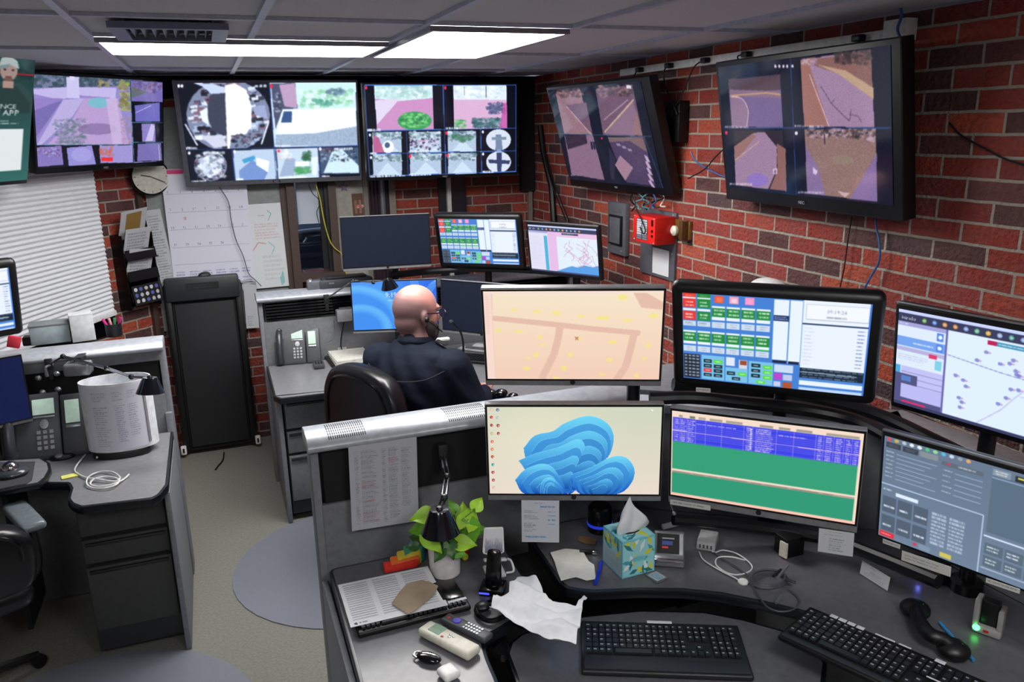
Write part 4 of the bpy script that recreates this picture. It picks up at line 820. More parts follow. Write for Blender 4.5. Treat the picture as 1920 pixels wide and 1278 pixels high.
CEN = P2([(1002, 1024), (1048, 1090), (1062, 1101), (1083, 1105), (1113, 1108), (1200, 1104), (1280, 1105), (1350, 1112), (1430, 1128), (1510, 1147), (1600, 1186), (1690, 1250), (1740, 1330)], .75)
CEN = [(CEN[0][0] + .02, 2.295)] + CEN + [(1.62, .5), (2.09, .5), (2.0, 1.82), (1.32, 2.295)]
worktop(cd, CEN, .75, top='laminate_dark')
b = MB(); b.box((1.25, 2.26, .36), (.72, .03, .70)); b.box((1.3, 2.07, .45), (.5, .36, .3)); build('base_cabinet', b, 'darkplastic', cd, world=True)
b = MB(); b.box((1.98, 1.2, .36), (.03, .9, .70)); build('end_panel', b, 'darkplastic', cd, world=True)
b = MB(); b.box((.66, 2.2, .35), (.6, .12, .66)); build('cable_trough', b, 'blackmatte', cd, world=True)
kt = thing('keyboard_tray', 'lower pull-out keyboard surface in front of the curved worktop', 'keyboard tray', (1.0, 1.5, .68))
TRY = P2([(948, 1224), (955, 1203), (975, 1187), (1020, 1170), (1093, 1153), (1200, 1142), (1320, 1145), (1393, 1159), (1480, 1183), (1530, 1216), (1551, 1242), (1545, 1290), (1480, 1400), (1010, 1400), (972, 1290)], .68)
worktop(kt, TRY, .68, top='laminate_dark')
b = MB(); cx, cy = .95, 1.5
b.box((1.02, 1.66, .60), (.10, .5, .04)); b.box((1.1, 1.9, .61), (.2, .14, .09)); build('tray_arm', b, 'black', kt, world=True)
b = MB(); b.lathe([(.012, 0), (.03, .004), (.034, .016), (.026, .028), (.004, .03)], 16, Matrix.Translation(at(932, 1212, z=.68)) @ Matrix.Rotation(.4, 4, 'X') @ Matrix.Diagonal((.9, 1.7, 1, 1))); build('tray_knob', b, 'blackgloss', kt, world=True)
# ---------------------------------------------------------------- left console
partition(-2.3, -.268, 3.80, 'long grey partition shelf at the left, under the blind', (-2.2, -.30, .93, 1.09), zt=1.175)
ld = thing('desk', 'left grey desk with the white cable coil and cylinder organiser', 'desk', (-.7, 3.5, 0))
LD = [(-1.2, 3.79), (-.275, 3.79), (-.275, 3.17)] + P2([(300, 926), (285, 934), (150, 950), (133, 944), (126, 935), (132, 915), (126, 905), (60, 905)], .75) + [(-1.2, 3.42)]
worktop(ld, rnd(LD, .012, 3), .75)
b = MB(); b.box((-.284, 3.47, .358), (.022, .60, .715)); b.box((-.284, 3.80, .42), (.03, .03, .84)); build('end_panel', b, 'panel', ld, world=True, bevel=.004)
pedestal(ld, -.62, -.30, 3.23, .45, rows=((.56, .70), (.44, .55), (.14, .43)), m=mat('drawer_dark', (54, 56, 54), .6))
b = MB(); b.box((-.9, 3.6, .4), (.02, .3, .64)); build('leg_panel', b, 'darkplastic', ld, world=True)
lt = thing('keyboard_tray', 'raised mouse surface at the left edge carrying the silver trackball', 'keyboard tray', (-1.0, 3.4, .79))
LT = P2([(-260, 890), (0, 862), (78, 857), (93, 866), (96, 878), (88, 893), (74, 905), (0, 919), (-260, 960)], .79)
worktop(lt, LT, .79, th=.025)
b = MB(); q = P2([(60, 885)], .79)[0]; b.box((q[0] - .35, q[1] + .05, .77), (.5, .12, .03)); build('tray_arm', b, 'black', lt, world=True)
# ---------------------------------------------------------------- far console
partition(.195, 2.2, 4.72, 'far grey partition with black slats behind the seated person', (.235, 2.15, ix(485, 606, 4.72).z, ix(480, 566, 4.72).z), zt=1.165, slats=True)
fd = thing('desk', 'far grey corner desk with the open tray of papers, in front of the seated person', 'desk', (.5, 4.4, 0))
FD = [(.205, 4.70), (.205, 4.12)] + P2([(512, 741), (525, 747)], .75) + [(.50, 4.045), (.95, 4.03), (1.15, 3.8), (1.2, 3.4), (1.22, 2.46), (2.14, 2.46), (2.14, 4.70)]
worktop(fd, FD, .75)
b = MB(); b.box((.225, 4.42, .36), (.024, .56, .715)); build('end_panel', b, 'panel', fd, world=True, bevel=.004)
pedestal(fd, .245, .60, 4.16, .45, rows=((.54, .70), (.40, .53), (.12, .39)))
b = MB(); b.box((1.5, 4.5, .36), (1.2, .03, .70)); build('base_panel', b, 'darkplastic', fd, world=True)
b = MB(); b.box((1.26, 2.9, .36), (.03, .8, .70)); build('side_panel', b, 'darkplastic', fd, world=True)
# ---------------------------------------------------------------- monitor stands
def stand(label, bars, posts, base_z, brackets):
    t = thing('monitor_stand', label, 'monitor stand', (posts[0][0], posts[0][1], base_z))
    for pts in bars:
        b = MB(); b.tube(curve_pts(pts, 8), .021, 10); build('bar', b, 'bezel', t, world=True)
    for x, y, z1 in posts:
        b = MB(); b.tube([(x, y, base_z), (x, y, z1)], .022, 12); b.lathe([(.045, 0), (.045, .03), (.03, .035)], 20, Matrix.Translation((x, y, base_z))); build('post', b, 'bezel', t, world=True)
    for p, q in brackets:
        b = MB(); b.tube([p, q], .016, 8); b.box(q, (.09, .03, .09)); build('bracket', b, 'black', t, world=True)
    return t
def behind(x, y, z, yaw, d): return Vector((x - math.sin(yaw) * d, y + math.cos(yaw) * d, z))
MN = [(.972, 2.092, 1.463, D2R(-25)), (1.437, 1.769, 1.472, D2R(-44.1)), (1.88, 1.46, 1.41, D2R(-78)), (.959, 2.055, 1.109, D2R(-23.8)), (1.415, 1.748, 1.104, D2R(-44.3)), (1.685, 1.26, 1.129, D2R(-71))]
bk = lambda i, d, z: behind(MN[i][0], MN[i][1], z, MN[i][3], d)
stand('black curved double bar stand carrying the near console monitors',
      [[at(x, y, Y=Y_) for x, y, Y_ in ((1218, 747, 2.08), (1300, 745, 2.03), (1400, 755, 1.97), (1500, 766, 1.90), (1600, 787, 1.78), (1680, 828, 1.62), (1740, 885, 1.50))],
       [at(x, y, Y=Y_) for x, y, Y_ in ((1262, 720, 2.12), (1400, 732, 2.05), (1520, 745, 1.96), (1640, 775, 1.80), (1760, 830, 1.58), (1900, 900, 1.36))],
       [at(x, y, Y=Y_) for x, y, Y_ in ((1262, 972, 2.0), (1340, 978, 1.96), (1450, 992, 1.88), (1560, 1012, 1.74), (1650, 1045, 1.58), (1760, 1090, 1.4))]],
      [(1.22, 2.16, 1.45), (1.66, 1.98, 1.45), (1.94, 1.46, 1.4)], .75,
      [(Vector((1.22, 2.16, 1.42)), bk(0, .075, 1.44)), (Vector((1.62, 1.96, 1.42)), bk(1, .085, 1.45)), (Vector((1.96, 1.44, 1.36)), bk(2, .06, 1.4)),
       (Vector((1.22, 2.16, 1.10)), bk(3, .07, 1.10)), (Vector((1.66, 1.98, 1.10)), bk(4, .07, 1.10)), (Vector((1.94, 1.46, 1.12)), bk(5, .07, 1.12))])
b = MB()
MF = [(.914, 4.47, 1.457, D2R(-6.8)), (1.443, 4.402, 1.433, D2R(-36.5)), (1.809, 4.023, 1.407, D2R(-58)), (.926, 4.40, 1.10, D2R(-16.6)), (1.334, 4.071, 1.107, D2R(-47.8))]
bf = lambda i, d, z: behind(MF[i][0], MF[i][1], z, MF[i][3], d)
stand('black curved bar stand carrying the far console monitors', [[(.94, 4.57, 1.25), (1.25, 4.60, 1.25), (1.54, 4.52, 1.25), (1.76, 4.34, 1.25), (1.90, 4.15, 1.25)]],
      [(.98, 4.60, 1.46), (1.54, 4.53, 1.44), (1.93, 4.10, 1.41)], .75,
      [(Vector((.98, 4.60, 1.45)), bf(0, .06, 1.45) + Vector((.05, 0, 0))), (Vector((1.54, 4.53, 1.42)), bf(1, .08, 1.42)), (Vector((1.93, 4.10, 1.40)), bf(2, .06, 1.40)), (Vector((.98, 4.60, 1.10)), bf(3, .06, 1.10)), (Vector((1.54, 4.53, 1.10)), bf(4, .07, 1.10))])
stand('black post stand behind the monitors at the left edge', [[(-1.3, 3.72, 1.27), (-1.0, 3.72, 1.27)]], [(-1.12, 3.72, 1.48)], .75, [(Vector((-1.12, 3.72, 1.46)), behind(-.953, 3.40, 1.46, D2R(27.4), .08)), (Vector((-1.12, 3.72, 1.07)), behind(-1.024, 3.58, 1.07, D2R(20.2), .055))])
# ---------------------------------------------------------------- chair mats
MATM = mat('chair_mat_plastic', (112, 115, 126), .3, var=.03, coat=.3)
b = MB(); b.prism([(.52 + .62 * math.cos(a) * (1 if math.cos(a) < 0 else .9), 3.62 + .58 * math.sin(a)) for a in np.linspace(0, 2 * math.pi, 40)[:-1]], .001, .005)
tag(build('chair_mat', b, MATM, None), 'round grey plastic chair mat under the seated person, on the carpet', 'chair mat')
b = MB(); b.prism([(-.62 + .60 * math.cos(a), 2.66 + .60 * math.sin(a)) for a in np.linspace(0, 2 * math.pi, 40)[:-1]], .001, .005)
tag(build('chair_mat', b, MATM, None), 'round grey plastic chair mat at the bottom left, below the left desk drawers', 'chair mat')
# ---------------------------------------------------------------- office chairs
def chair(label, x, y, rz, zs=.47, arms=True, tall=.62, rec=.12):
    "faces +y locally"
    t = thing('office_chair', label, 'office chair', (x, y, 0), rz)
    b = MB()
    def seat(u, v):
        a, c = (u - .5) * 2, (v - .5) * 2; return None
    b.box((0, 0, zs), (.52, .5, .10)); build('seat', b, 'leather', t, bevel=.045, seg=4)
    b = MB(); N = 14
    outl = [(-.25, 0), (-.27, tall * .4), (-.265, tall * .75), (-.20, tall * .94), (-.08, tall), (.08, tall), (.20, tall * .94), (.265, tall * .75), (.27, tall * .4), (.25, 0)]
    R = Matrix.Translation((0, -.27, zs + .06)) @ Matrix.Rotation(rec, 4, 'X') @ Matrix.Rotation(math.pi / 2, 4, 'X')
    b.prism(rnd(outl, .06, 4), -.05, .05, R); build('backrest', b, 'leather', t, bevel=.032, seg=4)
    b = MB(); R2 = R @ Matrix.Translation((0, 0, -.052)); loop = [(x_ * .82, y_ * .86 + .03, 0) for x_, y_ in rnd(outl, .06, 3)]
    b.tube([tuple(R2 @ Vector(q)) for q in loop[6:-6]], .006, 6); R3 = R @ Matrix.Translation((0, 0, .052)); b.tube([tuple(R3 @ Vector(q)) for q in loop[6:-6]], .006, 6); build('piping', b, 'blackgloss', t)
    b = MB(); b.tube([(0, 0, .09), (0, 0, zs - .05)], .028, 12); b.box((0, 0, zs - .06), (.2, .2, .04)); build('pedestal', b, 'blackgloss', t)
    if arms:
        for s in (-1, 1):
            b = MB(); b.tube(curve_pts([(s * .24, -.1, zs - .04), (s * .31, -.08, zs + .02), (s * .32, -.06, zs + .14), (s * .31, -.06, zs + .19)], 5), .016, 8); a = build('armrest', b, 'black', t)
            b = MB(); b.box((s * .31, -.02, zs + .205), (.085, .27, .035)); build('arm_pad', b, mat('arm_pad_gloss', (104, 112, 118), .18), a, bevel=.016, seg=4)
    for k in range(5):
        a = k * 2 * math.pi / 5 + .3; b = MB(); b.tube([(0, 0, .11), (.15 * math.cos(a), .15 * math.sin(a), .10), (.30 * math.cos(a), .30 * math.sin(a), .065)], [.024, .02, .014], 8); l = build('leg', b, 'black', t)
        b = MB(); b.lathe([(.0, -.012), (.028, -.01), (.028, .01), (.0, .012)], 14, Matrix.Translation((.30 * math.cos(a), .30 * math.sin(a), .033)) @ Matrix.Rotation(math.pi / 2, 4, (math.cos(a), math.sin(a), 0))); build('caster', b, 'black', l)
    return t
chair('black leather office chair the bald person sits in', .80, 3.62, D2R(-62), zs=.45, tall=.53, rec=-.02)
pa_ = at(45, 970, z=.70)
chair('black office chair with a shiny pale armrest at the bottom left', pa_.x - .289, pa_.y - .113, D2R(25), zs=.50, tall=.27)
# ================================================================ helpers for small things
def frame3(o, xa, up=(0, 0, 1)):
    "matrix with origin o, x axis along xa, z near up"
    x = Vector(xa).normalized(); z = Vector(up); y = z.cross(x).normalized(); z = x.cross(y)
    return Matrix(((x.x, y.x, z.x, o[0]), (x.y, y.y, z.y, o[1]), (x.z, y.z, z.z, o[2]), (0, 0, 0, 1)))
def put(name, label, cat, M, group=None):
    t = thing(name, label, cat, group=group); t.matrix_basis = M; return t
def onflat(name, label, cat, a, b_, z, group=None, mid=True):
    "a thing lying on a level surface: pixel a (front left) to pixel b_ (front right)"
    A, B = at(*a, z=z), at(*b_, z=z); return put(name, label, cat, frame3((A + B) / 2 if mid else A, B - A), group), (B - A).length
def sheet(name, outline, z, m, hf, label, cat, cell=.006, th=.0008, group=None, plane=None):
    P = [at(x, y, z=z) for x, y in outline] if plane is None else [Vector(q) for q in plane]
    xs = [p.x for p in P]; ys = [p.y for p in P]; x0, y0 = min(xs), min(ys); nx = int((max(xs) - x0) / cell) + 2; ny = int((max(ys) - y0) / cell) + 2
    def inside(x, y):
        c = False
        for i in range(len(P)):
            a, b = P[i], P[i - 1]
            if (a.y > y) != (b.y > y) and x < (b.x - a.x) * (y - a.y) / (b.y - a.y) + a.x: c = not c
        return c
    def near(x, y):
        best = None
        for i in range(len(P)):
            a, b = P[i].xy, P[i - 1].xy; d = b - a; t = max(0, min(1, ((Vector((x, y)) - a).dot(d)) / max(1e-9, d.length_squared))); q = a + d * t; L = (q - Vector((x, y))).length
            if best is None or L < best[0]: best = (L, q)
        return best[1]
    cells = {(i, j) for i in range(nx) for j in range(ny) if inside(x0 + (i + .5) * cell, y0 + (j + .5) * cell)}
    idx = {}; b = MB()
    def vert(i, j):
        if (i, j) in idx: return idx[(i, j)]
        x, y = x0 + i * cell, y0 + j * cell
        if not all((i - a, j - c) in cells for a in (0, 1) for c in (0, 1)): q = near(x, y); x, y = q.x, q.y
        idx[(i, j)] = len(b.v); b.v.append((x, y, z + hf(x, y))); return idx[(i, j)]
    for i, j in cells: b.f.append((vert(i, j), vert(i + 1, j), vert(i + 1, j + 1), vert(i, j + 1)))
    o = build(name, b, m, None, solid=th, angle=60); return tag(o, label, cat, group)
def folds(seed, amp, s=30, base=.002):
    r = random.Random(seed); K = [(r.uniform(-s, s), r.uniform(-s, s), r.uniform(0, 6.28), r.uniform(.4, 1)) for _ in range(5)]
    return lambda x, y: base + amp * abs(sum(w * math.sin(a * x + c * y + p) for a, c, p, w in K)) / 2
def list_pic(w, h, cols, bg=(205, 206, 212), seed=1, red=True, head=True, ink=(96, 98, 112)):
    p = Pic(w, h, bg, seed=seed)
    for x0, x1, y0, y1, rows in cols: p.scrib(x0, y0, x1, y1, rows, ink, .5, .5, .6)
    return p
def card(name, label, cat, pts, pic, parent=None, group=None, th=.0012):
    "a flat printed card through four world corners TL, TR, BR, BL (TL, TR, BL used)"
    TL, TR, BR, BL = [Vector(q) for q in pts]; c = (TL + TR + BR + BL) / 4; x = ((TR - TL) + (BR - BL)); z = ((TL - BL) + (TR - BR)); w, h = x.length / 2, z.length / 2
    M = frame3(c, x, z); t = put(name, label, cat, M, group) if parent is None else None
    Mx = Matrix.Identity(4) if parent is None else M
    if parent is None:
        b = MB(); b.box((0, th / 2 + .0002, 0), (w, th, h)); build('sheet', b, 'paper', t, smooth=False); picmesh('print', pic, None, w, h, PRINT, t); return t
def cord(label, pts, r=.003, m='cable', n=8, name='mains_wire', cat='cable', plug=None, group=None):
    b = MB(); b.tube(curve_pts(pts, n), r, 6); o = build(name, b, m, None); return tag(o, label, cat, group)
def pcord(label, px, z, r=.002, m='cable', **k): return cord(label, [at(x, y, z=zz) for (x, y), zz in zip(px, z if hasattr(z, '__len__') else [z] * len(px))], r, m, **k)
# ================================================================ right brick wall
RX = ROOM_X
def rwall(px0, py0, px1, py1, X=RX):
    a, b_ = at(px0, py0, X=X), at(px1, py1, X=X); return a.y, b_.y, a.z, b_.z
MR = lambda y, z, off=0: Matrix.Translation((RX - off, y, z)) @ Matrix.Rotation(-math.pi / 2, 4, 'Z')   # x along the wall to the right, y into the wall
def on_wall(name, label, cat, px0, py0, px1, py1, group=None):
    y0, y1, z0, z1 = rwall(px0, py0, px1, py1); w, h = abs(y0 - y1), abs(z0 - z1)
    return put(name, label, cat, MR((y0 + y1) / 2, (z0 + z1) / 2), group), w, h
t, w, h = on_wall('electrical_panel', 'narrow grey metal electrical panel left of the red alarm box', 'electrical panel', 1148, 376, 1180, 480)
b = MB(); b.box((0, -.015, 0), (w, .03, h)); build('backplate', b, 'steel', t, bevel=.002)
b = MB(); b.box((0, -.034, -.01), (w * .72, .012, h * .58)); build('frame', b, 'bezel', t, bevel=.003)
b = MB(); b.box((0, -.041, -.01), (w * .58, .006, h * .5)); build('door', b, 'steel', t, bevel=.002)
b = MB(); b.box((0, -.032, h * .35), (w * .4, .004, .018)); build('label_plate', b, 'silver', t)
for s in (-1, 1): b = MB(); b.ell((s * w * .32, -.032, -h * .38 - s * .012), (.006, .004, .006), 10); build('screw', b, 'silver', t)
t, w, h = on_wall('mounting_plate', 'tall grey metal plate on the brick wall behind the red alarm box', 'mounting plate', 1207, 388, 1268, 528)
b = MB(); b.box((0, -.008, 0), (w, .016, h)); build('plate', b, 'steel', t, bevel=.002)
for x, z in ((-.45, .44), (.44, .46), (.44, -.1), (-.1, -.42)): b = MB(); b.ell((x * w, -.018, z * h), (.006, .004, .006), 10); build('screw', b, 'silver', t)
a, c = at(1221, 463, X=RX - .03), at(1250, 520, X=RX - .03)
q = Pic(30, 60, (206, 207, 210)); q.scrib(10, 6, 90, 20, 2, (120, 120, 130), .4)
card('notice', 'blank white sheet on the grey plate below the red alarm box', 'notice', [(RX - .02, a.y, a.z), (RX - .02, c.y, a.z), (RX - .02, c.y, c.z), (RX - .02, a.y, c.z)], q)
y0, y1, z0, z1 = rwall(1190, 401, 1230, 460, RX - .13); w, h = y0 - y1, z0 - z1
t = put('alarm_panel', 'bright red fire alarm box with a grid of white labels', 'alarm panel', MR((y0 + y1) / 2, (z0 + z1) / 2))
b = MB(); b.box((0, -.073, 0), (w, .114, h)); build('case', b, 'red', t, bevel=.003)
b = MB(); b.box((-.0, -.134, 0), (w * .98, .008, h * .98)); build('front_plate', b, mat('red_plate', (225, 36, 28), .35), t, bevel=.002)
q = Pic(44, 90, (50, 54, 70))
for i in range(2):
    for j in range(9): q.rect(4 + i * 50, 3 + j * 11, 46 + i * 50, 11 + j * 11, (205, 210, 216) if j < 7 else (110, 116, 130)); q.scrib(8 + i * 50, 4 + j * 11, 42 + i * 50, 10 + j * 11, 1, (120, 120, 130), .5)
picmesh('label_grid', q, Matrix.Translation((-w * .08, -.1392, 0)), w * .5, h * .78, PRINT, t)
for z, s in ((.3, .02), (.0, .008), (-.18, .008)): b = MB(); b.box((w * .38, -.139, z * h), (.014, .006, s * 1.6)); build('key_switch', b, 'bezel', t)
for x, z in ((-.44, .44), (.44, .44), (-.44, -.44), (.44, -.44)): b = MB(); b.ell((x * w, -.139, z * h), (.006, .003, .006), 8); build('screw', b, 'silver', t)
y0, y1, z0, z1 = rwall(1272, 410, 1298, 450); w, h = y0 - y1, z0 - z1
t = put('valve_bracket', 'brass bracket with a round cream knob on the brick wall', 'bracket', MR((y0 + y1) / 2, (z0 + z1) / 2))
BRASS = mat('brass', (140, 112, 60), .4, .6)
b = MB(); b.box((0, -.01, 0), (w, .02, h)); build('backplate', b, BRASS, t, bevel=.003)
b = MB(); b.box((w * .3, -.03, 0), (w * .25, .05, h)); build('arm', b, mat('brass_dark', (100, 70, 36), .45, .5), t, bevel=.003)
b = MB(); b.lathe([(.02, 0), (.026, .008), (.026, .02), (.014, .03)], 16, Matrix.Translation((-w * .35, -.02, -.01)) @ Matrix.Rotation(math.pi / 2, 4, 'X')); build('knob', b, 'beige', t)
q = Pic(40, 14, (24, 22, 22)); q.scrib(8, 15, 92, 85, 2, (150, 140, 110), .8); a = at(1280, 451, X=RX); c = at(1299, 460, X=RX); picmesh('name_plate', q, t.matrix_basis.inverted() @ (MR((a.y + c.y) / 2, (a.z + c.z) / 2, .004)), a.y - c.y, a.z - c.z, PRINT, t)
# raceway with outlets
A, B = at(1174, 137, X=RX), at(1688, 58, X=RX); zc = 2.355
t = thing('power_raceway', 'long white power raceway along the top of the right brick wall', 'power strip', (RX, (A.y + B.y) / 2, zc))
b = MB(); b.box((RX - .02, (A.y + B.y) / 2, zc), (.04, A.y - B.y, .036)); build('body', b, mat('raceway_white', (238, 240, 238), .5), t, world=True, bevel=.003)
b = MB(); b.box((RX - .022, B.y - .02, zc + .01), (.05, .1, .07)); build('junction_box', b, MATS['raceway_white'], t, world=True, bevel=.004)
PLG = [(1195, 131), (1250, 122), (1318, 111), (1395, 99), (1605, 68)]
for px, py in PLG:
    y = at(px, py, X=RX - .04).y; b = MB(); b.box((RX - .0405, y, zc), (.004, .045, .03)); build('outlet', b, mat('outlet_face', (214, 216, 214), .5), t, world=True)
def walls_pt(px, py, off): return at(px, py, X=RX - off)
PC = [[(1195, 131), (1190, 140), (1182, 150)], [(1250, 122), (1244, 140), (1250, 168), (1262, 195), (1270, 215)], [(1318, 111), (1302, 125), (1290, 150), (1276, 182), (1262, 205)], [(1395, 99), (1383, 106), (1388, 118)], [(1605, 68), (1612, 78), (1640, 84)]]
for k, (pl, lab) in enumerate(zip(PC, ('black plug and cord at the left end of the white raceway', 'second black plug from the left on the raceway, cord dropping straight', 'third black plug from the left, cord sloping down leftwards', 'black plug in the raceway at the top left corner of the largest screen', 'black plug in the raceway above the middle of the largest screen'))):
    p = [walls_pt(x, y, .07) for x, y in pl]; y = p[0].y
    t = thing('power_plug', lab, 'plug', (RX - .06, y, zc), group='plugs in the white raceway')
    b = MB(); b.box((RX - .058, y, zc), (.032, .04, .024)); build('plug', b, 'black', t, world=True, bevel=.005)
    b = MB(); p[0] = Vector((RX - .07, y, zc)); b.tube(curve_pts(p, 6), .0035, 6); build('cord', b, 'cable', t, world=True)
# brackets that carry the wall screens
def tvbracket(label, y, z, x1, dz=.2, dy=.2):
    t = thing('wall_bracket', label, 'screen bracket', (RX, y, z)); b = MB(); b.box((RX - .008, y, z), (.016, dy, dz)); build('wall_plate', b, 'black', t, world=True, bevel=.002)
    b = MB(); b.box(((RX + x1) / 2, y - .02, z), (RX - x1, .04, .05)); build('arm', b, 'black', t, world=True, bevel=.002)
tvbracket('black bracket behind the tilted screen with four narrow road views', 4.0, 2.0, 2.17, .24, .3)
t = thing('wall_bracket', 'black bracket between the angled wall and the monument view screen', 'screen bracket', tuple(A0 + AD * .75 + Vector((0, 0, 2.1))))
b = MB(); q0 = Vector((-.494, 5.03, 2.14)) - AN * .09; b.tube([q0, q0 - AN * ((q0 - A0).dot(AN) - .0)], .03, 8); build('arm', b, 'black', t, world=True)
t = thing('wall_bracket', 'black arm holding the green advertising screen off the angled wall', 'screen bracket', tuple(t0.location))
b = MB(); q0 = Vector(t0.location) + Vector((-math.sin(D2R(58)), math.cos(D2R(58)), 0)) * .07; b.tube([q0, q0 - AN * (q0 - A0).dot(AN)], .03, 8); build('arm', b, 'black', t, world=True)
tvbracket('black bracket behind the largest right wall screen', 2.6, 2.05, 2.17)
a = walls_pt(1265, 205, .03)
t = thing('media_box', 'black media box on the brick wall between the two right wall screens', 'media box', (RX - .03, a.y, a.z - .05))
b = MB(); b.box((RX - .03, a.y - .02, a.z - .06), (.06, .14, .2)); build('case', b, 'black', t, world=True, bevel=.006)
b = MB(); b.box((RX - .062, a.y, a.z - .02), (.004, .05, .03)); build('status_panel', b, mat('panel_teal', (30, 60, 80), .3), t, world=True)
cord('light blue network cable looping to the largest right wall screen', [walls_pt(x, y, .05) for x, y in ((1296, 285), (1303, 300), (1322, 314), (1345, 326), (1362, 332))], .0035, 'cableblue', name='network_cable')
cord('thin black cable crossing the blue one between the right wall screens', [walls_pt(x, y, .06) for x, y in ((1290, 335), (1320, 318), (1340, 296), (1356, 280))], .003, name='network_cable')
cord('blue network cable hanging below the largest right wall screen', [walls_pt(x, y, .03) for x, y in ((1641, 405), (1643, 425), (1649, 455), (1648, 490), (1632, 520), (1615, 552), (1608, 580))], .004, 'cableblue', name='network_cable')
cord('thin black cable hanging left of the blue one below the largest screen', [walls_pt(x, y, .02) for x, y in ((1597, 405), (1590, 450), (1583, 500), (1576, 535), (1566, 575))], .0025, name='signal_cable')
cord('thin black cable sloping down the brick to the right edge', [walls_pt(x, y, .01) for x, y in ((1780, 230), (1800, 252), (1840, 275), (1890, 300), (1960, 320))], .003, name='signal_cable')
cord('bluish cable dropping from the ceiling at the raceway end', [walls_pt(x, y, .06) for x, y in ((1688, 8), (1690, 30), (1683, 55), (1690, 75))], .005, 'cableblue', name='network_cable')
r = random.Random(3)
for k in range(7):
    x0 = 1188 + k * 9; pts = [walls_pt(x0, 362, .06)] + [walls_pt(x0 + r.uniform(-12, 12), 372 + 7 * j, .06 + r.uniform(-.02, .02)) for j in range(3)] + [walls_pt(x0 + 4 + r.uniform(-8, 8), 396 - k * 1.5, .07)]
    cord('cable in the tangle spilling from under the tilted screen onto the alarm box', pts, .004, ['cable', mat('cable_teal', (70, 130, 140), .5), 'cable', MATS.get('cable_teal'), 'cableblue', 'cable', 'cablewhite'][k], name='signal_cable', group='tangled cables above the red alarm box')
cord('two-strand black cable hanging over the front of the red alarm box', [walls_pt(x, y, .15) for x, y in ((1188, 364), (1193, 390), (1203, 412), (1210, 432), (1206, 438), (1200, 425))], .0035, name='signal_cable')
# corner black conduit and cables
b = MB(); p0, p1 = walls_pt(1010, 250, .02), walls_pt(1036, 412, .02)
b.tube([walls_pt(1012, 235, .03), walls_pt(1018, 285, .03), walls_pt(1034, 350, .03), walls_pt(1038, 415, .03)], [.02, .02, .022, .022], 8)
tag(build('cable_conduit', b, 'black', None), 'black conduit running down the brick wall beside the corner', 'conduit')
for k in range(2): cord(('outer' if k else 'inner') + ' black cable leaving the corner conduit toward the coast map monitor', [walls_pt(x + k * 5, y, .06) for x, y in ((1020, 290), (1032, 335), (1046, 375), (1062, 415))], .005, name='signal_cable')
# white dome above the near touchscreen
a = walls_pt(1442, 545, .07)
t = thing('wall_dome', 'white rounded dome fixture on the brick wall behind the near touchscreen', 'dome fixture', tuple(a))
b = MB(); b.ell(tuple(a), (.07, .11, .055), 20); build('dome', b, 'white', t, world=True)
b = MB(); b.box((a.x + .04, a.y, a.z - .01), (.06, .14, .06)); build('base', b, 'white', t, world=True, bevel=.01)
# ================================================================ back wall
def bw(px, py, off=.03): return at(px, py, Y=ROOM_Y - off)
def bcard(name, label, cat, quad, pic, off): 
    return card(name, label, cat, [bw(x, y, off) for x, y in quad], pic)
q = Pic(120, 170, (220, 224, 228)); q.scrib(50, 12, 66, 15, 1, (60, 150, 150), .5); q.line([(30, 55), (45, 45), (60, 47)], 2, (200, 110, 110), .6); q.line([(70, 8), (78, 12), (70, 20)], 2, (90, 180, 180), .7); q.line([(66, 45), (78, 52), (70, 60)], 2, (90, 180, 180), .6); q.poly([(82, 90), (90, 80), (92, 95), (84, 99)], (110, 190, 190), .7); q.scrib(40, 22, 95, 42, 6, (200, 150, 150), .35); q.scrib(50, 60, 96, 92, 6, (150, 180, 180), .3)
bcard('whiteboard', 'whiteboard with faint marker notes right of the wall calendar', 'whiteboard', ((432, 384), (527, 381), (541, 534), (458, 545)), q, .045)
q = Pic(150, 190, (222, 223, 238), seed=5); q.rect(0, 0, 100, 3, (190, 150, 190)); q.rect(2, 1, 26, 4, (220, 60, 120)); 
for r_ in range(5):
    y = 20 + r_ * 15
    for c in range(7):
        if (r_, c) > (3, 4) : continue
        q.text(str((r_ * 7 + c) % 30 + 1), 5 + c * 14, y, 2.4, (120, 120, 165), .8)
    q.line([(3, y + 1), (97, y + 1)], .8, (170, 172, 195), .6)
q.scrib(20, 39, 26, 44, 1, (214, 120, 130), .8)
for r_ in range(2):
    for c in range(6): q.scrib(4 + c * 16, 86 + r_ * 8, 17 + c * 16, 91 + r_ * 8, 2, (140, 140, 190), .7)
bcard('wall_calendar', 'large white wall calendar hanging under the fisheye screen', 'calendar', ((304, 318), (461, 312), (478, 528), (324, 538)), q, .055)
q = list_pic(50, 220, [(10, 90, 4, 96, 44)], (196, 199, 206), 3)
bcard('notice', 'tall white printed list left of the wall calendar', 'notice', ((273, 394), (309, 391), (345, 622), (322, 628)), q, .05)
q = list_pic(40, 90, [(12, 60, 72, 96, 5)], (190, 192, 196), 4)
bcard('notice', 'white sheet low on the wall right of the folded treadmill', 'notice', ((455, 532), (478, 530), (488, 614), (463, 615)), q, .055)
c = at(282, 331, Y=5.46)
t = put('wall_clock', 'round black rimmed wall clock partly hidden under the angled wall screen', 'clock', frame3(c, (math.cos(.3), math.sin(.3), 0)) @ Matrix.Scale(.88, 4))
b = MB(); b.lathe([(.0, .01), (.118, .01), (.128, -.005), (.134, .012), (.13, .03), (.0, .034)], 40, Matrix.Rotation(-math.pi / 2, 4, 'X')); build('rim', b, 'black', t)
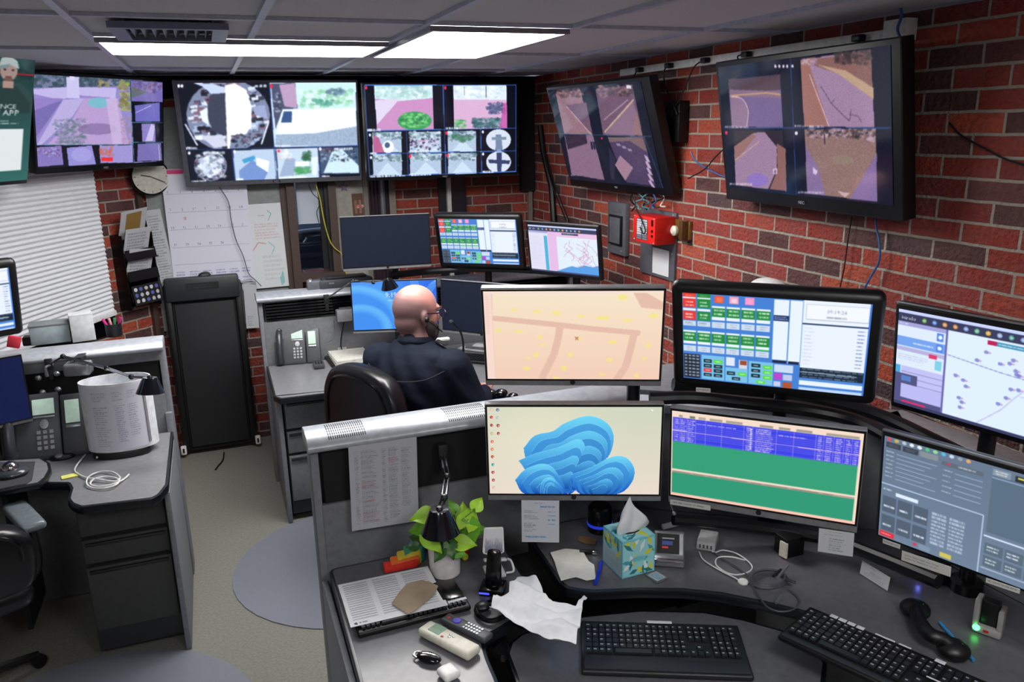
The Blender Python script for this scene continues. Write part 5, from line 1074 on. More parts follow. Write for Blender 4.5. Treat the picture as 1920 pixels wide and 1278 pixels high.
b = MB(); b.lathe([(.0, .002), (.119, .002), (.119, .006), (0, .006)], 40, Matrix.Translation((0, -.0065, 0)) @ Matrix.Rotation(-math.pi / 2, 4, 'X')); build('face', b, mat('clock_face', (196, 192, 182), .5), t)
for nm, a, l, w in (('minute_hand', 2.02, .10, .004), ('hour_hand', -1.35, .065, .006), ): b = MB(); b.box((math.sin(a) * l / 2, -.012, math.cos(a) * l / 2), (w, .001, l), rot=(0, a, 0)); build(nm, b, 'black', t)
b = MB()
for k in range(12): a = k * math.pi / 6; b.box((math.sin(a) * .105, -.0095, math.cos(a) * .105), (.003, .0008, .014), rot=(0, a, 0))
build('tick_marks', b, 'darkplastic', t)
b = MB(); b.box((0, .055, 0), (.05, .05, .05)); build('wall_mount', b, 'black', t)
# window paper, star, small picture, curtains
q = Pic(50, 70, (196, 204, 220)); q.fade(lambda x, y: 1 + 0 * x)
bcard('paper_screen', 'white paper covering the upper part of the window', 'paper', ((553, 330), (606, 330), (611, 417), (560, 421)), q, -.02)
q = Pic(30, 60, (92, 66, 50)); q.rect(20, 52, 100, 66, (190, 150, 150)); q.rect(20, 30, 40, 90, (130, 100, 80)); q.rect(60, 30, 80, 90, (140, 105, 86)); q.line([(20, 52), (100, 66)], 2, (200, 60, 60))
bcard('picture', 'small brown picture card on the cream panel above the dark monitor', 'picture', ((659, 363), (681, 362), (682, 403), (662, 405)), q, .03)
b = MB(); c = bw(645, 350, .034); pts = []
for k in range(10): a = k * math.pi / 5; rr = .034 if k % 2 == 0 else .013; pts.append((c.x + rr * math.sin(a), c.z + rr * math.cos(a)))
n = len(pts); b.add([(x, c.y - .008, z) for x, z in pts] + [(x, c.y + .004, z) for x, z in pts], [tuple(range(n)), tuple(range(n, 2 * n))[::-1]] + [(i, (i + 1) % n, n + (i + 1) % n, n + i) for i in range(n)])
tag(build('star_ornament', b, mat('star_purple', (112, 84, 116), .5), None, smooth=False), 'small purple star on the cream panel above the dark monitor', 'star')
b = MB(); p0, p1 = bw(694, 420, .04), bw(732, 420, .04)
b.grid(40, 2, lambda u, v: (p0.x + (p1.x - p0.x) * u, ROOM_Y - .03 - .016 * (1 + math.sin(u * 6.28 * 6)), .95 + 1.2 * v))
tag(build('curtain', b, mat('curtain_maroon', (58, 42, 52), .9), None, solid=.002), 'dark maroon curtain folds between pale strips on the back wall', 'curtain')
b = MB(); p0 = bw(718, 380, .05)
b.tube([(p0.x, p0.y, 1.35), (p0.x, p0.y, 2.0)], .02, 10); tag(build('conduit_pipe', b, 'steel', None), 'grey vertical pipe in front of the dark curtain', 'pipe')
for k, (pl, m, lab, r_) in enumerate((([(578, 345), (586, 362), (600, 378), (594, 398), (598, 418)], 'cable', 'thin black cable dangling in front of the paper covered window', .0028), ([(592, 345), (600, 372), (604, 395), (609, 420), (618, 450), (628, 465), (641, 477), (647, 505), (652, 518)], 'cableyellow', 'yellow cable running down beside the window to the dark monitor', .004), ([(411, 350), (428, 378), (433, 410), (442, 448), (456, 480), (466, 512), (478, 524), (490, 536)], 'cablegrey', 'grey cable hanging across the wall calendar', .0028))):
    cord(lab, [bw(x, y, .09) for x, y in pl], r_, m, name='signal_cable')
cord('short grey cable end under the wall calendar', [bw(x, y, .08) for x, y in ((452, 527), (466, 527), (480, 529))], .0025, 'cablegrey', name='signal_cable')
# vehicle seen dimly beyond the window
c = at(600, 470, Y=6.55)
t = thing('parked_vehicle', 'dark vehicle window and rounded silver roof line seen through the window', 'vehicle', (c.x, c.y, 0))
pr = [(-.35, -.2), (-.33, -.02), (-.22, .13), (-.05, .17), (.6, .17), (.6, -.2)]
b = MB(); b.prism(pr, 0, .5, Matrix.Translation((c.x, c.y + .02, c.z)) @ Matrix.Rotation(math.pi / 2, 4, 'X') @ Matrix.Translation((0, 0, -.5))); build('cab', b, mat('vehicle_glass', (30, 44, 56), .2), t, world=True, bevel=.01)
b = MB(); b.tube(curve_pts([(c.x + x, c.y, c.z + z) for x, z in pr[:5]], 6), .016, 8); b.tube([(c.x + .16, c.y, c.z + .17), (c.x + .16, c.y, c.z - .2)], .012, 8); build('roof_rail', b, 'silver', t, world=True)
b = MB(); b.box((c.x + .1, c.y + .25, (c.z - .2) / 2), (1.0, .55, c.z - .2)); build('body', b, mat('vehicle_body', (120, 96, 60), .5), t, world=True, bevel=.03)
# ================================================================ angled wall
AU = -AD
def MA(px, py, off=0.0):
    p = ata(px, py, off); return Matrix(((AU.x, -AN.x, 0, p.x), (AU.y, -AN.y, 0, p.y), (0, 0, 1, p.z), (0, 0, 0, 1)))
pR0, pR1, pL1 = ata(168, 335, .08), ata(213, 581, .08), ata(-260, 760, .08)
uR = lambda p: (p - A0).dot(AU); u0, u1 = uR(ata(-420, 500, .08)), uR(pR1); zb = pR1.z; ztop = 2.05
t = thing('window_blind', 'white pleated window blind on the angled wall, hanging low at the left', 'blind', tuple(A0 + AU * ((u0 + u1) / 2) + AN * .08 + Vector((0, 0, 0))))
zL = ata(0, 660, .08).z
def bl(u, v):
    uu = u0 + (u1 - u0) * u; uR_ = uR(ata(0, 600, .08)); zbot = zb + (zL - zb) * (u1 - uu) / max(.1, (u1 - uR_)); z = ztop + (zbot - ztop) * v
    d = .08 + .011 * abs(((v * 38) % 1) * 2 - 1); p = A0 + AU * (uu - (0 if True else 0)) + AN * d; return (p.x, p.y, z)
b = MB(); b.grid(8, 76, bl); build('pleated_fabric', b, mat('blind_fabric', (226, 228, 234), .85, var=.03), t, world=True, solid=.002, smooth=False)
b = MB(); q0, q1 = Vector(bl(0, 1)), Vector(bl(1, 1)); d = q1 - q0
for s in range(1): 
    M = frame3((q0 + q1) / 2, d); b.box((0, 0, -.012), (d.length, .03, .03), M=M)
build('bottom_rail', b, mat('blind_rail', (228, 228, 230), .6), t, world=True, bevel=.004)
M = MA(244, 500, .0) @ Matrix.Diagonal((.82, 1, 1, 1)); t = put('file_rack', 'black wall rack of papers on the brick of the angled wall', 'rack', M)
b = MB()
for s in (-1, 1): b.box((s * .135, -.05, -.02), (.006, .1, .46))
b.box((0, -.004, -.02), (.27, .008, .46)); build('frame', b, 'black', t)
for k in range(3):
    z = -.2 + k * .13; b = MB(); b.box((0, -.06 - k * .012, z), (.27, .1, .006)); b.box((0, -.112, z + .03), (.27, .004, .06), rot=(-.15, 0, 0)); build('tray', b, 'black', t)
q = Pic(60, 36, (14, 14, 18), seed=3)
for i in range(5):
    for j in range(3): q.ell(12 + i * 19, 20 + j * 30, 6, 10, [(210, 210, 220), (90, 100, 180), (190, 190, 195)][(i + j) % 3])
picmesh('card_face', q, Matrix.Translation((0, -.1215, -.16)) @ Matrix.Rotation(-.15, 4, 'X'), .25, .12, PRINT, t)
for k, (z, dx, tl, c_, lab) in enumerate(((.27, -.01, -.5, (150, 120, 60), 'brown and white folder sticking out of the top of the wall rack'), (.15, .0, -.35, (190, 196, 214), 'white printed sheets in the middle of the wall rack'), (.02, .0, -.25, (176, 196, 216), 'pale blue brochure above the black cards in the wall rack'))):
    q = Pic(60, 50, (196, 197, 202), seed=k + 2); q.rect(20, 8, 80, 90, c_) if k == 0 else q.scrib(8, 10, 92, 80, 7, (120, 126, 150), .6)
    Mx = M @ Matrix.Translation((dx, -.09, z)) @ Matrix.Rotation(-tl, 4, 'X') @ Matrix.Rotation(.12 * (k - 1), 4, 'Y')
    t2 = put('document', lab, 'papers', Mx); b = MB(); b.box((0, .002, 0), (.22, .003, .2)); build('sheet', b, 'paper', t2, smooth=False); picmesh('print', q, None, .215, .195, PRINT, t2)
# ================================================================ folded treadmill
t = thing('folded_treadmill', 'black folded treadmill leaning upright against the back wall', 'treadmill', (-.11, 5.4, 0))
def TP(px, py, Y): return at(px, py, Y=Y)
M = Matrix.Translation((-.105, 5.36, .01)) @ Matrix.Rotation(-.06, 4, 'X')
b = MB(); b.box((0, .04, .58), (.44, .05, 1.14)); build('deck', b, 'blackmatte', t, M=None) if False else None
TB = mat('treadmill_belt', (28, 30, 34), .7, scale=150)
def tm(name, c, d, m, bev=.006, **k): b = MB(); b.box(c, d, M=M, **k); return build(name, b, m, t, world=True, bevel=bev)
tm('deck', (0, .05, .6), (.40, .05, 1.16), 'blackmatte'); tm('belt', (0, .018, .53), (.36, .012, .96), TB, .004)
for s in (-1, 1): tm('side_rail', (s * .215, .04, .58), (.045, .075, 1.12), 'black', .012)
tm('motor_cover', (0, .035, 1.105), (.45, .10, .15), mat('motor_cover', (40, 44, 50), .45), .012)
q = Pic(60, 16, (18, 20, 24)); q.scrib(8, 20, 92, 80, 2, (60, 62, 66), .6); picmesh('display', q, t.matrix_basis.inverted() @ M @ Matrix.Translation((.0, -.0165, 1.12)), .2, .045, PRINT, t)
for s in (-1, 1): 
    f = tm('foot', (s * .235, -.01, .045), (.035, .03, .06), 'white', .008); b = MB(); b.box((s * .235, -.0265, .045), (.012, .004, .03), M=M); build('slot', b, 'black', f, world=True)
b = MB(); b.tube(curve_pts([M @ Vector((x, .03, z)) for x, z in ((-.02, 1.17), (0, 1.195), (.04, 1.2), (.06, 1.175))], 6), .006, 8); build('handle', b, 'black', t, world=True)
cord('black power cord trailing on the carpet below the folded treadmill', [at(x, y, z=.008) for x, y in ((420, 848), (418, 862), (410, 872), (404, 880))], .005, group=None)
# ================================================================ things on the desks
ZT = .7515
DW, DC = .7515, .7515
def kbd(name_label, M, w=.45, d=.155, palm=.0, labels=(), low=False, split=False):
    t = put('keyboard', name_label, 'keyboard', M)
    b = MB(); b.box((0, d / 2 + palm / 2 - palm, .009), (w, d + palm, .016)); build('body', b, 'darkplastic' if not low else 'black', t, bevel=.006, seg=3)
    if palm: b = MB(); b.box((0, -palm / 2 + .002, .0185), (w * .97, palm * .8, .006)); build('palm_rest', b, mat('palm_rest', (34, 37, 44), .55), t, bevel=.003)
    b, g = MB(), MB(); rng = random.Random(5); k = .0186 * w / .45; x0 = -w / 2 + .012; rows = 6; ky = (d - .035) / rows
    for r_ in range(rows):
        y = .012 + ky * (r_ + .5); x = x0
        blocks = [(15, x0), (3, x0 + 15.3 * k), (4, x0 + 18.6 * k)]
        for n, xs in blocks:
            i = 0
            while i < n:
                wk = 1
                if r_ == 0 and n == 15 and i == 4: wk = 6
                if n == 3 and r_ in (1, 2) and not (r_ == 1 and i == 1): i += 1; continue
                cx = xs + (i + wk / 2) * k; b.box((cx, y, .0215), (k * wk - .0028, ky - .0028, .006), taper=.9)
                if wk == 1 and rng.random() < .85: g.box((cx - .002, y + .002, .0249), (.005 + .003 * rng.random(), .004, .0006))
                i += wk
    build('keys', b, mat('key_black', (30, 32, 38) if not low else (12, 13, 16), .35), t, smooth=False); build('legends', g, mat('legend_grey', (150, 154, 162) if not low else (70, 76, 84), .5), t, smooth=False)
    for (x, y, lw, lh) in labels: b = MB(); b.box((x, y, .0255), (lw, lh, .0012)); build('label_strip', b, 'paper', t, bevel=.0005)
    return t
A, B = at(1085, 1262, z=.69), at(1420, 1274, z=.69)
kbd('wide dark keyboard with a white label strip, on the lower tray', frame3(Vector(((A.x + B.x) / 2, (A.y + B.y) / 2, .6815)), B - A) @ Matrix.Translation((0, .058, 0)), w=.445, d=.165, palm=.058, labels=[(0, .153, .07, .012)])
A, B = at(1478, 1196, z=.76), at(1800, 1345, z=.76)
L = (B - A).length
kbd('black keyboard with several white label strips at the bottom right', frame3(Vector(((A.x + B.x) / 2, (A.y + B.y) / 2, .7525)), B - A), w=.46, d=.165, palm=.02, low=True, labels=[(-.155 + i * .024, .15, .020, .014) for i in range(4)] + [(-.02, .152, .05, .006), (.03, .152, .03, .006), (.115, .15, .024, .014), (.14, .07, .06, .005)])
# keyboard and list on the left wing
A, B = at(672, 1194, z=.76), at(884, 1140, z=.76)
kbd('thin black keyboard half covered by a printed list', frame3(Vector(((A.x + B.x) / 2, (A.y + B.y) / 2, .7522)), B - A), w=(B - A).length, d=.155, labels=[((B - A).length * .40, .03, .055, .010)], low=True)
t = [o for o in bpy.data.objects if o.get('label') == 'thin black keyboard half covered by a printed list'][0]; b = MB(); b.box(((B - A).length * .38, .092, .024), ((B - A).length * .2, .1, .006)); build('touchpad', b, 'blackgloss', t, bevel=.002)
q = Pic(120, 76, (214, 215, 220), seed=6)
for i in range(3):
    for j in range(17): q.rect(4 + i * 32, 5 + j * 5, 30 + i * 32, 7.6 + j * 5, (150, 152, 162), .55); q.scrib(4 + i * 32, 5 + j * 5, 30 + i * 32, 7.4 + j * 5, 1, (110, 112, 126), .5)
q.ell(6, 95, 1.6, 2.4, (60, 62, 70)); q.scrib(9, 93, 18, 97, 1, (80, 82, 90))
z = .779; card('printed_list', 'printed three column list lying over the thin black keyboard', 'paper', [at(633, 1096, z=z), at(802, 1061, z=z), at(840, 1133, z=z), at(658, 1176, z=z)], q)
TAN = mat('tan_napkin', (150, 132, 112), .9, scale=20)
sheet('paper_scrap', [(734, 1132), (748, 1112), (762, 1098), (790, 1088), (806, 1092), (822, 1100), (816, 1114), (802, 1126), (778, 1146), (764, 1152), (756, 1146)], .782, TAN, folds(2, .003, 50), 'crumpled brown paper scrap lying on the printed list', 'paper scrap')
# rainbow toy
A, B = at(722, 1076, z=ZT), at(806, 1062, z=ZT); t = put('rainbow_toy', 'soft rainbow striped toy behind the plant pot', 'toy', frame3(A, B - A) @ Matrix.Rotation(.12, 4, 'Z')); L = (B - A).length
for k, c in enumerate(((208, 40, 30), (226, 110, 40), (214, 196, 60), (60, 150, 120), (36, 130, 160))):
    b = MB(); b.prism([(0 + k * .022, 0 + k * .006), (L * .75 + k * .008, -.004 + k * .008), (L * .8 + k * .008, .018 + k * .008), (0 + k * .024, .022 + k * .008)], 0, [.016 + .006 * k, .018 + .006 * k, .032 + .009 * k, .030 + .009 * k]); build('stripe', b, mat('rainbow_%d' % k, c, .8), t, bevel=.004)
for k, (c, px) in enumerate((((208, 40, 30), (874, 1040)), ((222, 190, 60), (872, 1050)))):
    p = at(*px, z=ZT); b = MB(); b.ell((p.x, p.y, p.z + .012), (.012, .010, .012), 10); tag(build('toy_ball', b, MATS['rainbow_%d' % (0 if k == 0 else 2)], None), ('small red' if k == 0 else 'small yellow') + ' soft ball just right of the white plant pot', 'toy')
# plant
pc = at(838, 1088, z=ZT); pc = Vector((pc.x + .008, pc.y + .045, ZT)); t = thing('potted_plant', 'green leafy pothos in a white round pot on the left wing', 'potted plant', tuple(pc))
b = MB(); b.lathe([(.042, 0), (.046, .004), (.050, .09), (.052, .098), (.047, .098), (.045, .085), (.0, .085)], 32); build('pot', b, mat('pot_white', (216, 210, 212), .5), t)
b = MB(); b.lathe([(.0, .084), (.045, .084), (.045, .087), (0, .09)], 20); build('soil', b, mat('soil', (40, 28, 22), .95, bump=.6), t)
LF = [mat('leaf_light', (150, 196, 44), .45, var=.2, scale=25), mat('leaf_mid', (98, 160, 34), .45, var=.25, scale=25), mat('leaf_dark', (44, 92, 28), .45, var=.2, scale=25)]
leaves = [((790, 968), .07, 0, .0, 95), ((782, 991), .062, 1, .02, 80), ((812, 1018), .078, 0, -.06, 200), ((780, 1008), .05, 2, .03, 60), ((868, 960), .065, 0, .03, 10), ((880, 968), .085, 0, .0, -20), ((897, 943), .055, 0, .02, -35), ((882, 1000), .085, 1, -.03, 190), ((874, 1018), .065, 0, -.05, 240), ((903, 992), .04, 1, .0, 265), ((850, 1008), .06, 2, -.02, 170), ((846, 1032), .055, 2, -.05, 190), ((862, 1036), .05, 1, -.05, 230), ((822, 1040), .05, 2, -.05, 150), ((800, 998), .055, 2, .02, 90), ((848, 948), .045, 1, .04, 15), ((868, 985), .07, 2, .03, 200), ((772, 1024), .04, 2, .0, 70), ((840, 980), .06, 2, .05, 0)]
def leafmesh(s, seed):
    r = random.Random(seed); b = MB(); cup = r.uniform(.1, .3)
    def f(u, v):
        x = (u - .5) * 2; w = (1.25 * math.sin(math.pi * min(1, v * .97 + .03) ** .62)) * .36 * (1 - .25 * v); dent = .12 * max(0, 1 - v * 5) * (1 - abs(x)); y = v + (-.1 * abs(x) * max(0, 1 - v * 4)) + dent
        return (x * w * s, y * s, s * (cup * abs(x) * .35 - .25 * v * v + .02 * math.sin(9 * v)))
    b.grid(8, 10, f); return b
for k, ((px, py), s, m, dy, an) in enumerate(leaves):
    tip = at(px, py, Y=pc.y + dy - .01); r = random.Random(k); an = math.radians(an)
    view = (Vector((0, 0, CAMZ)) - tip).normalized(); up = Vector((math.cos(an) * 0 - math.sin(an), 0, math.cos(an))); n = (view + Vector((r.uniform(-.5, .5), 0, r.uniform(-.1, .6)))).normalized()
    y = (up - n * up.dot(n)).normalized(); x = y.cross(n); M = Matrix(((x.x, y.x, n.x, tip.x), (x.y, y.y, n.y, tip.y), (x.z, y.z, n.z, tip.z), (0, 0, 0, 1))) @ Matrix.Translation((0, -s * .5, 0))
    lb = leafmesh(s, k); lb2 = MB(); lb2.add(lb.v, lb.f, M); lf = build('leaf', lb2, LF[m], t, world=True, solid=.0006)
    base = M @ Vector((0, .0, 0)); root = pc + Vector((r.uniform(-.015, .015), r.uniform(-.015, .015), .088)); midp = (base + root) / 2 + Vector((0, 0, .02))
    b = MB(); b.tube(curve_pts([root, midp, base], 5), .0014, 5); build('stem', b, LF[2], lf, world=True)
# lamps
def lamp(label, A, joints, top, rt=.026, rb=.052, h=.07, tilt=(0, 0), clip=True):
    t = thing('desk_lamp', label, 'desk lamp', tuple(A)); pts = [A] + joints + [top]
    b = MB(); b.box(tuple(A), (.03, .03, .05)); b.box(tuple(A - Vector((0, .0, .045))), (.018, .02, .05)); build('clamp', b, 'darkplastic', t, world=True, bevel=.003)
    for p, q_ in zip(pts, pts[1:]):
        b = MB(); d = (q_ - p).normalized(); s = d.cross(Vector((0, 0, 1))); s = (s.normalized() if s.length > .01 else Vector((1, 0, 0))) * .006
        b.tube([p + s, q_ + s], .0035, 8); b.tube([p - s, q_ - s], .0035, 8); build('arm', b, 'chrome', t, world=True)
        b = MB(); b.ell(tuple(q_), (.012, .012, .012), 10); build('joint', b, 'black', t, world=True)
    M = Matrix.Translation(top) @ Matrix.Rotation(tilt[0], 4, 'X') @ Matrix.Rotation(tilt[1], 4, 'Y')
    b = MB(); b.lathe([(.0, .002), (rt * .9, .002), (rt, -.003), (rb, -h), (rb - .002, -h), (rt - .002, -.006), (0, -.004)], 32, M); build('lamp_shade', b, mat('lamp_black', (18, 20, 30), .16, .5, coat=.5), t, world=True)
    b = MB(); b.ell((0, 0, -h * .55), (.018, .018, .024), 12, M); build('bulb', b, 'white', t, world=True); return t
lamp('black cone desk lamp hanging over the plant, clamped to the partition', at(829, 845, Y=2.285), [at(838, 893, Y=2.18), at(833, 932, Y=2.10)], at(824, 955, Y=2.02), rt=.030, rb=.056, h=.072)
b = MB(); A = at(828, 845, Y=2.296); 
lamp('black cone desk lamp reaching over the white cylinder organiser at the left', at(92, 682, Y=3.775), [at(118, 668, Y=3.72), at(200, 690, Y=3.62), at(246, 706, Y=3.5)], at(281, 708, Y=3.42), rt=.03, rb=.055, h=.062, tilt=(-.1, .1))
lamp('small black desk lamp in front of the blue lock screen', at(612, 560, Y=4.67), [at(662, 526, Y=4.5), at(700, 529, Y=4.42)], at(727, 524, Y=4.36), rt=.028, rb=.05, h=.05, tilt=(.1, -.2))
for k, (lab, px, Y_) in enumerate((('silver cable hook on the black inset panel near the left lamp', (88, 696), 3.77),)):
    a = at(*px, Y=Y_); t = thing('cable_hook', lab, 'hook', tuple(a)); b = MB(); b.tube(curve_pts([a + Vector((.03, 0, .03)), a + Vector((.0, -.01, .02)), a + Vector((0, -.01, -.02))], 5), .007, 8); b.box(tuple(a + Vector((0, .02, 0))), (.02, .03, .02)); build('arm', b, 'silver', t, world=True)
    for dx, dz in ((-.035, -.025), (.035, -.015), (-.03, -.09), (.03, -.085)): b = MB(); b.ell(tuple(a + Vector((dx, 0, dz))), (.014, .012, .012), 10); build('knob', b, 'silver', t, world=True)
# phones
def phone(label, M, receiver=True):
    t = put('desk_phone', label, 'phone', M); W = .20
    def wedge(x0, x1, nm, m='phone', hh=.235):
        b = MB(); RY = Matrix(((0, 0, 1, 0), (1, 0, 0, 0), (0, 1, 0, 0), (0, 0, 0, 1)))
        b.prism([(0, 0), (0, .022), (.10, hh), (.118, hh), (.135, .0)], x0, x1, RY); return build(nm, b, m, t, bevel=.006, seg=3)
    wedge(-.15, .052, 'body'); wedge(.056, .15, 'side_module', hh=.22)
    sl = math.atan2(.213, .10); F = Matrix.Translation((0, 0, .022)) @ Matrix.Rotation(sl, 4, 'X') @ Matrix.Diagonal((1, 1.2, 1, 1))   # u=x, v up the slope
    def onf(x, v, w, h, n=.004): return Matrix(F) @ Matrix.Translation((x, v, n / 2 + .0005)), (w, h, n)
    for x, v, w, h, nm, m in ((-.0, .155, .075, .05, 'display', mat('lcd_green', (176, 200, 186), .6, emit=.3)), (.098, .13, .05, .075, 'side_display', mat('lcd_green', (186, 206, 194), .3)), (.0, .122, .075, .006, 'soft_keys', 'silver'), (.098, .082, .052, .011, 'soft_keys', 'silver')):
        Mx, d = onf(x, v, w, h); b = MB(); b.box((0, 0, 0), d, M=Mx); build(nm, b, m, t, bevel=.001)
    Mx, d = onf(0, .098, .03, .03); b = MB(); b.lathe([(.016, 0), (.015, .004), (0, .005)], 20, Mx); build('navigation_pad', b, 'silver', t)
    b = MB()
    for i in range(3):
        for j in range(4): Mx, d = onf(-.022 + i * .022, .022 + j * .017, .013, .011); b.box((0, 0, 0), d, M=Mx)
    build('keypad', b, 'silver', t)
    if receiver:
        b = MB(); P = [F @ Vector((-.115, v, n)) for v, n in ((.005, .012), (.03, .03), (.09, .040), (.15, .032), (.178, .014))]
        b.tube(curve_pts(P, 6), [.022] * 4 + [.017] * 17 + [.022] * 4 if False else .021, 12); b.ell(tuple(P[0]), (.026, .024, .026), 12); b.ell(tuple(P[-1]), (.026, .024, .026), 12); build('handset', b, mat('handset_grey', (50, 52, 58), .3), t)
    return t
A, B = at(516, 686, z=.752), at(604, 679, z=.752); phone('grey desk phone with two green displays on the far desk', frame3((A + B) / 2, B - A) @ Matrix.Translation((0, .0, .0)) @ Matrix.Scale((B - A).length / .31, 4))
A, B = at(3, 874, z=.752), at(174, 850, z=.752); phone('grey desk phone with two green displays on the left desk', frame3((A + B) / 2, B - A) @ Matrix.Scale((B - A).length / .31, 4))
# --- left desk
A = at(118, 858, z=.752); t = thing('hand_controller', 'small black base with a round silver dial in front of the left phone', 'dial', tuple(A))
b = MB(); b.ell((0, 0, .006), (.05, .03, .014), 16); build('base', b, 'black', t); b = MB(); b.lathe([(.017, 0), (.017, .006), (.012, .009), (0, .009)], 20, Matrix.Translation((-.01, -.012, .012))); build('dial', b, 'silver', t)
A, B = at(172, 866, z=.752), at(282, 852, z=.752); M = frame3((A + B) / 2, B - A); L = (B - A).length
t = put('organizer_stand', 'black oval base tray under the white cylinder organiser', 'stand', M)
b = MB(); b.prism([(L / 2 * math.cos(a), .045 + .05 * math.sin(a)) for a in np.linspace(0, 2 * math.pi, 30)[:-1]], 0, .028); build('base', b, 'black', t, bevel=.006)
b = MB(); b.ell((-L * .4, .0, .018), (.006, .006, .006), 8); build('button', b, 'silver', t)
t = put('cylinder_organizer', 'white open cylinder with a printed list wrapped around it', 'organizer', M @ Matrix.Translation((.005, .085, .029))); rx, ry, hc = .140, .085, .30
b = MB(); b.lathe([(1, 0), (1, hc), (.965, hc), (.965, .01), (0, .01), (0, 0)], 48, Matrix.Rotation(0, 4, 'Z') @ Matrix.Diagonal((rx, ry, 1, 1))); build('shell', b, mat('organizer_white', (222, 224, 230), .5), t)
q = list_pic(110, 120, [(14, 40, 8, 22, 5), (48, 64, 8, 22, 5), (72, 88, 8, 20, 4), (14, 40, 30, 94, 20), (50, 66, 28, 88, 18), (70, 88, 28, 80, 15)], (212, 212, 224), 8, ink=(126, 124, 150))
def wrap(V):
    a = V[:, 0] * 1.0; th = -math.pi / 2 + a; return np.stack([np.cos(th) * (rx + .003), np.sin(th) * (ry + .003), V[:, 2] + hc * .50], -1)
picmesh('wrapped_list', q, None, 1.75, hc * .93, PRINT, t, bend=wrap)
b = MB(); b.box((rx * .80, -ry * .62, hc * .45), (.012, .006, hc * .75), rot=(0, 0, .9)); build('slot', b, mat('slot_grey', (130, 128, 134), .6), t)
pts = [(160, 852), (148, 866), (140, 880), (146, 888), (162, 895), (185, 898), (215, 902), (225, 895), (212, 885), (188, 884), (168, 892), (162, 905), (172, 914), (195, 915), (218, 908), (222, 898), (200, 893), (176, 898), (170, 908), (188, 912), (215, 906), (232, 898), (242, 889)]
pcord('white cable coiled on the left desk', pts, [.757 + .003 * (i % 3) for i in range(len(pts))], .0035, 'cablewhite', name='usb_cable', n=5)
c = at(131, 890, z=.758); b = MB(); b.box((c.x, c.y, .7535), (.062, .036, .003), rot=(0, 0, .25)); tag(build('sticky_note', b, mat('note_yellow', (214, 214, 110), .8), None), 'small yellow sticky note beside the white coiled cable', 'sticky note')
t, L = onflat('web_camera', 'silver boxy camera clamped on the black panel left of the white cylinder', 'camera', (128, 700), (168, 697), 1.0); t.location = at(148, 690, Y=3.7); t.rotation_euler = (0, 0, -.15); t.matrix_basis = Matrix.Translation(at(147, 690, Y=3.70)) @ Matrix.Rotation(-.15, 4, 'Z')
b = MB(); b.box((0, 0, 0), (.105, .07, .055)); build('body', b, 'silver', t, bevel=.012, seg=3)
b = MB(); b.box((0, .05, .035), (.03, .09, .02)); build('bracket', b, 'darkplastic', t); b = MB(); b.ell((-.02, -.01, .03), (.014, .012, .006), 10); build('knob', b, 'chrome', t)
b = MB(); P = P2([(-40, 868), (66, 866), (60, 900), (50, 907), (-40, 925)], .791); b.prism(P, .791, .794); tag(build('mouse_pad', b, mat('pad_dark', (56, 56, 60), .8), None), 'dark mouse pad on the raised surface at the left edge', 'mouse pad')
c = at(22, 888, z=.80); t = thing('trackball', 'shiny silver trackball mouse at the left edge', 'mouse', (c.x, c.y, .794))
b = MB(); b.ell((0, 0, .012), (.062, .048, .022), 20); build('body', b, mat('trackball_body', (60, 64, 70), .2), t); b = MB(); b.ell((0, 0, .03), (.03, .03, .03), 20); build('ball', b, 'chrome', t)
c = at(52, 835, z=.77); t = thing('desk_speaker', 'black box speaker standing beside the left phone', 'speaker', (c.x - .05, c.y - .02, .752)); b = MB(); b.box((0, 0, .055), (.09, .07, .11)); build('case', b, 'black', t, bevel=.01); b = MB(); b.lathe([(.03, 0), (.032, .004), (.01, .002)], 16, Matrix.Translation((0, -.036, .055)) @ Matrix.Rotation(math.pi / 2, 4, 'X')); build('cone', b, 'darkplastic', t)
# on the left shelf (top of the partition, z 1.18)
ZS = 1.176
t, L = onflat('storage_box', 'grey plastic box on the left shelf under the blind', 'box', (58, 652), (134, 643), ZS); t.matrix_basis = t.matrix_basis @ Matrix.Translation((0, .04, 0)); b = MB(); b.box((0, .04, .042), (L, .10, .084)); build('box', b, mat('box_grey', (150, 162, 166), .6), t, bevel=.004); b = MB(); b.box((0, .04, .087), (L + .006, .104, .008)); build('lid', b, mat('box_grey2', (120, 126, 130), .6), t, bevel=.002)
t, L = onflat('carton', 'white carton on the left shelf beside the black pen cup', 'box', (137, 643), (181, 637), ZS); b = MB(); b.box((0, .05, .06), (L, .09, .12)); build('box', b, mat('carton_white', (190, 192, 196), .7), t, bevel=.002); b = MB(); b.box((0, .05, .1215), (L, .09, .003)); build('flap', b, mat('carton_white', (190, 192, 196), .7), t)
c = at(214, 632, z=ZS); t = thing('pen_cup', 'black cup of pink capped pens on the left shelf', 'pen cup', (c.x, c.y + .03, ZS)); b = MB(); b.lathe([(.034, 0), (.036, .06), (.033, .06), (.031, .004), (0, .004)], 20); build('cup', b, 'black', t)
for k, (lab, c_) in enumerate((('pink pen leaning left in the black cup', (206, 40, 130)), ('pale pink pen upright in the black cup', (214, 150, 160)), ('green pen in the middle of the black cup', (60, 130, 90)), ('pink pen leaning right in the black cup', (190, 30, 120)))):
    dx = (-.03, -.01, .008, .028)[k]; b = MB(); b.tube([(c.x + dx * .2, c.y + .03, ZS + .008), (c.x + dx * 1.3, c.y + .025, ZS + .085)], .006, 8); tag(build('pen', b, mat('pen_%d' % k, c_, .4), None), lab, 'pen')
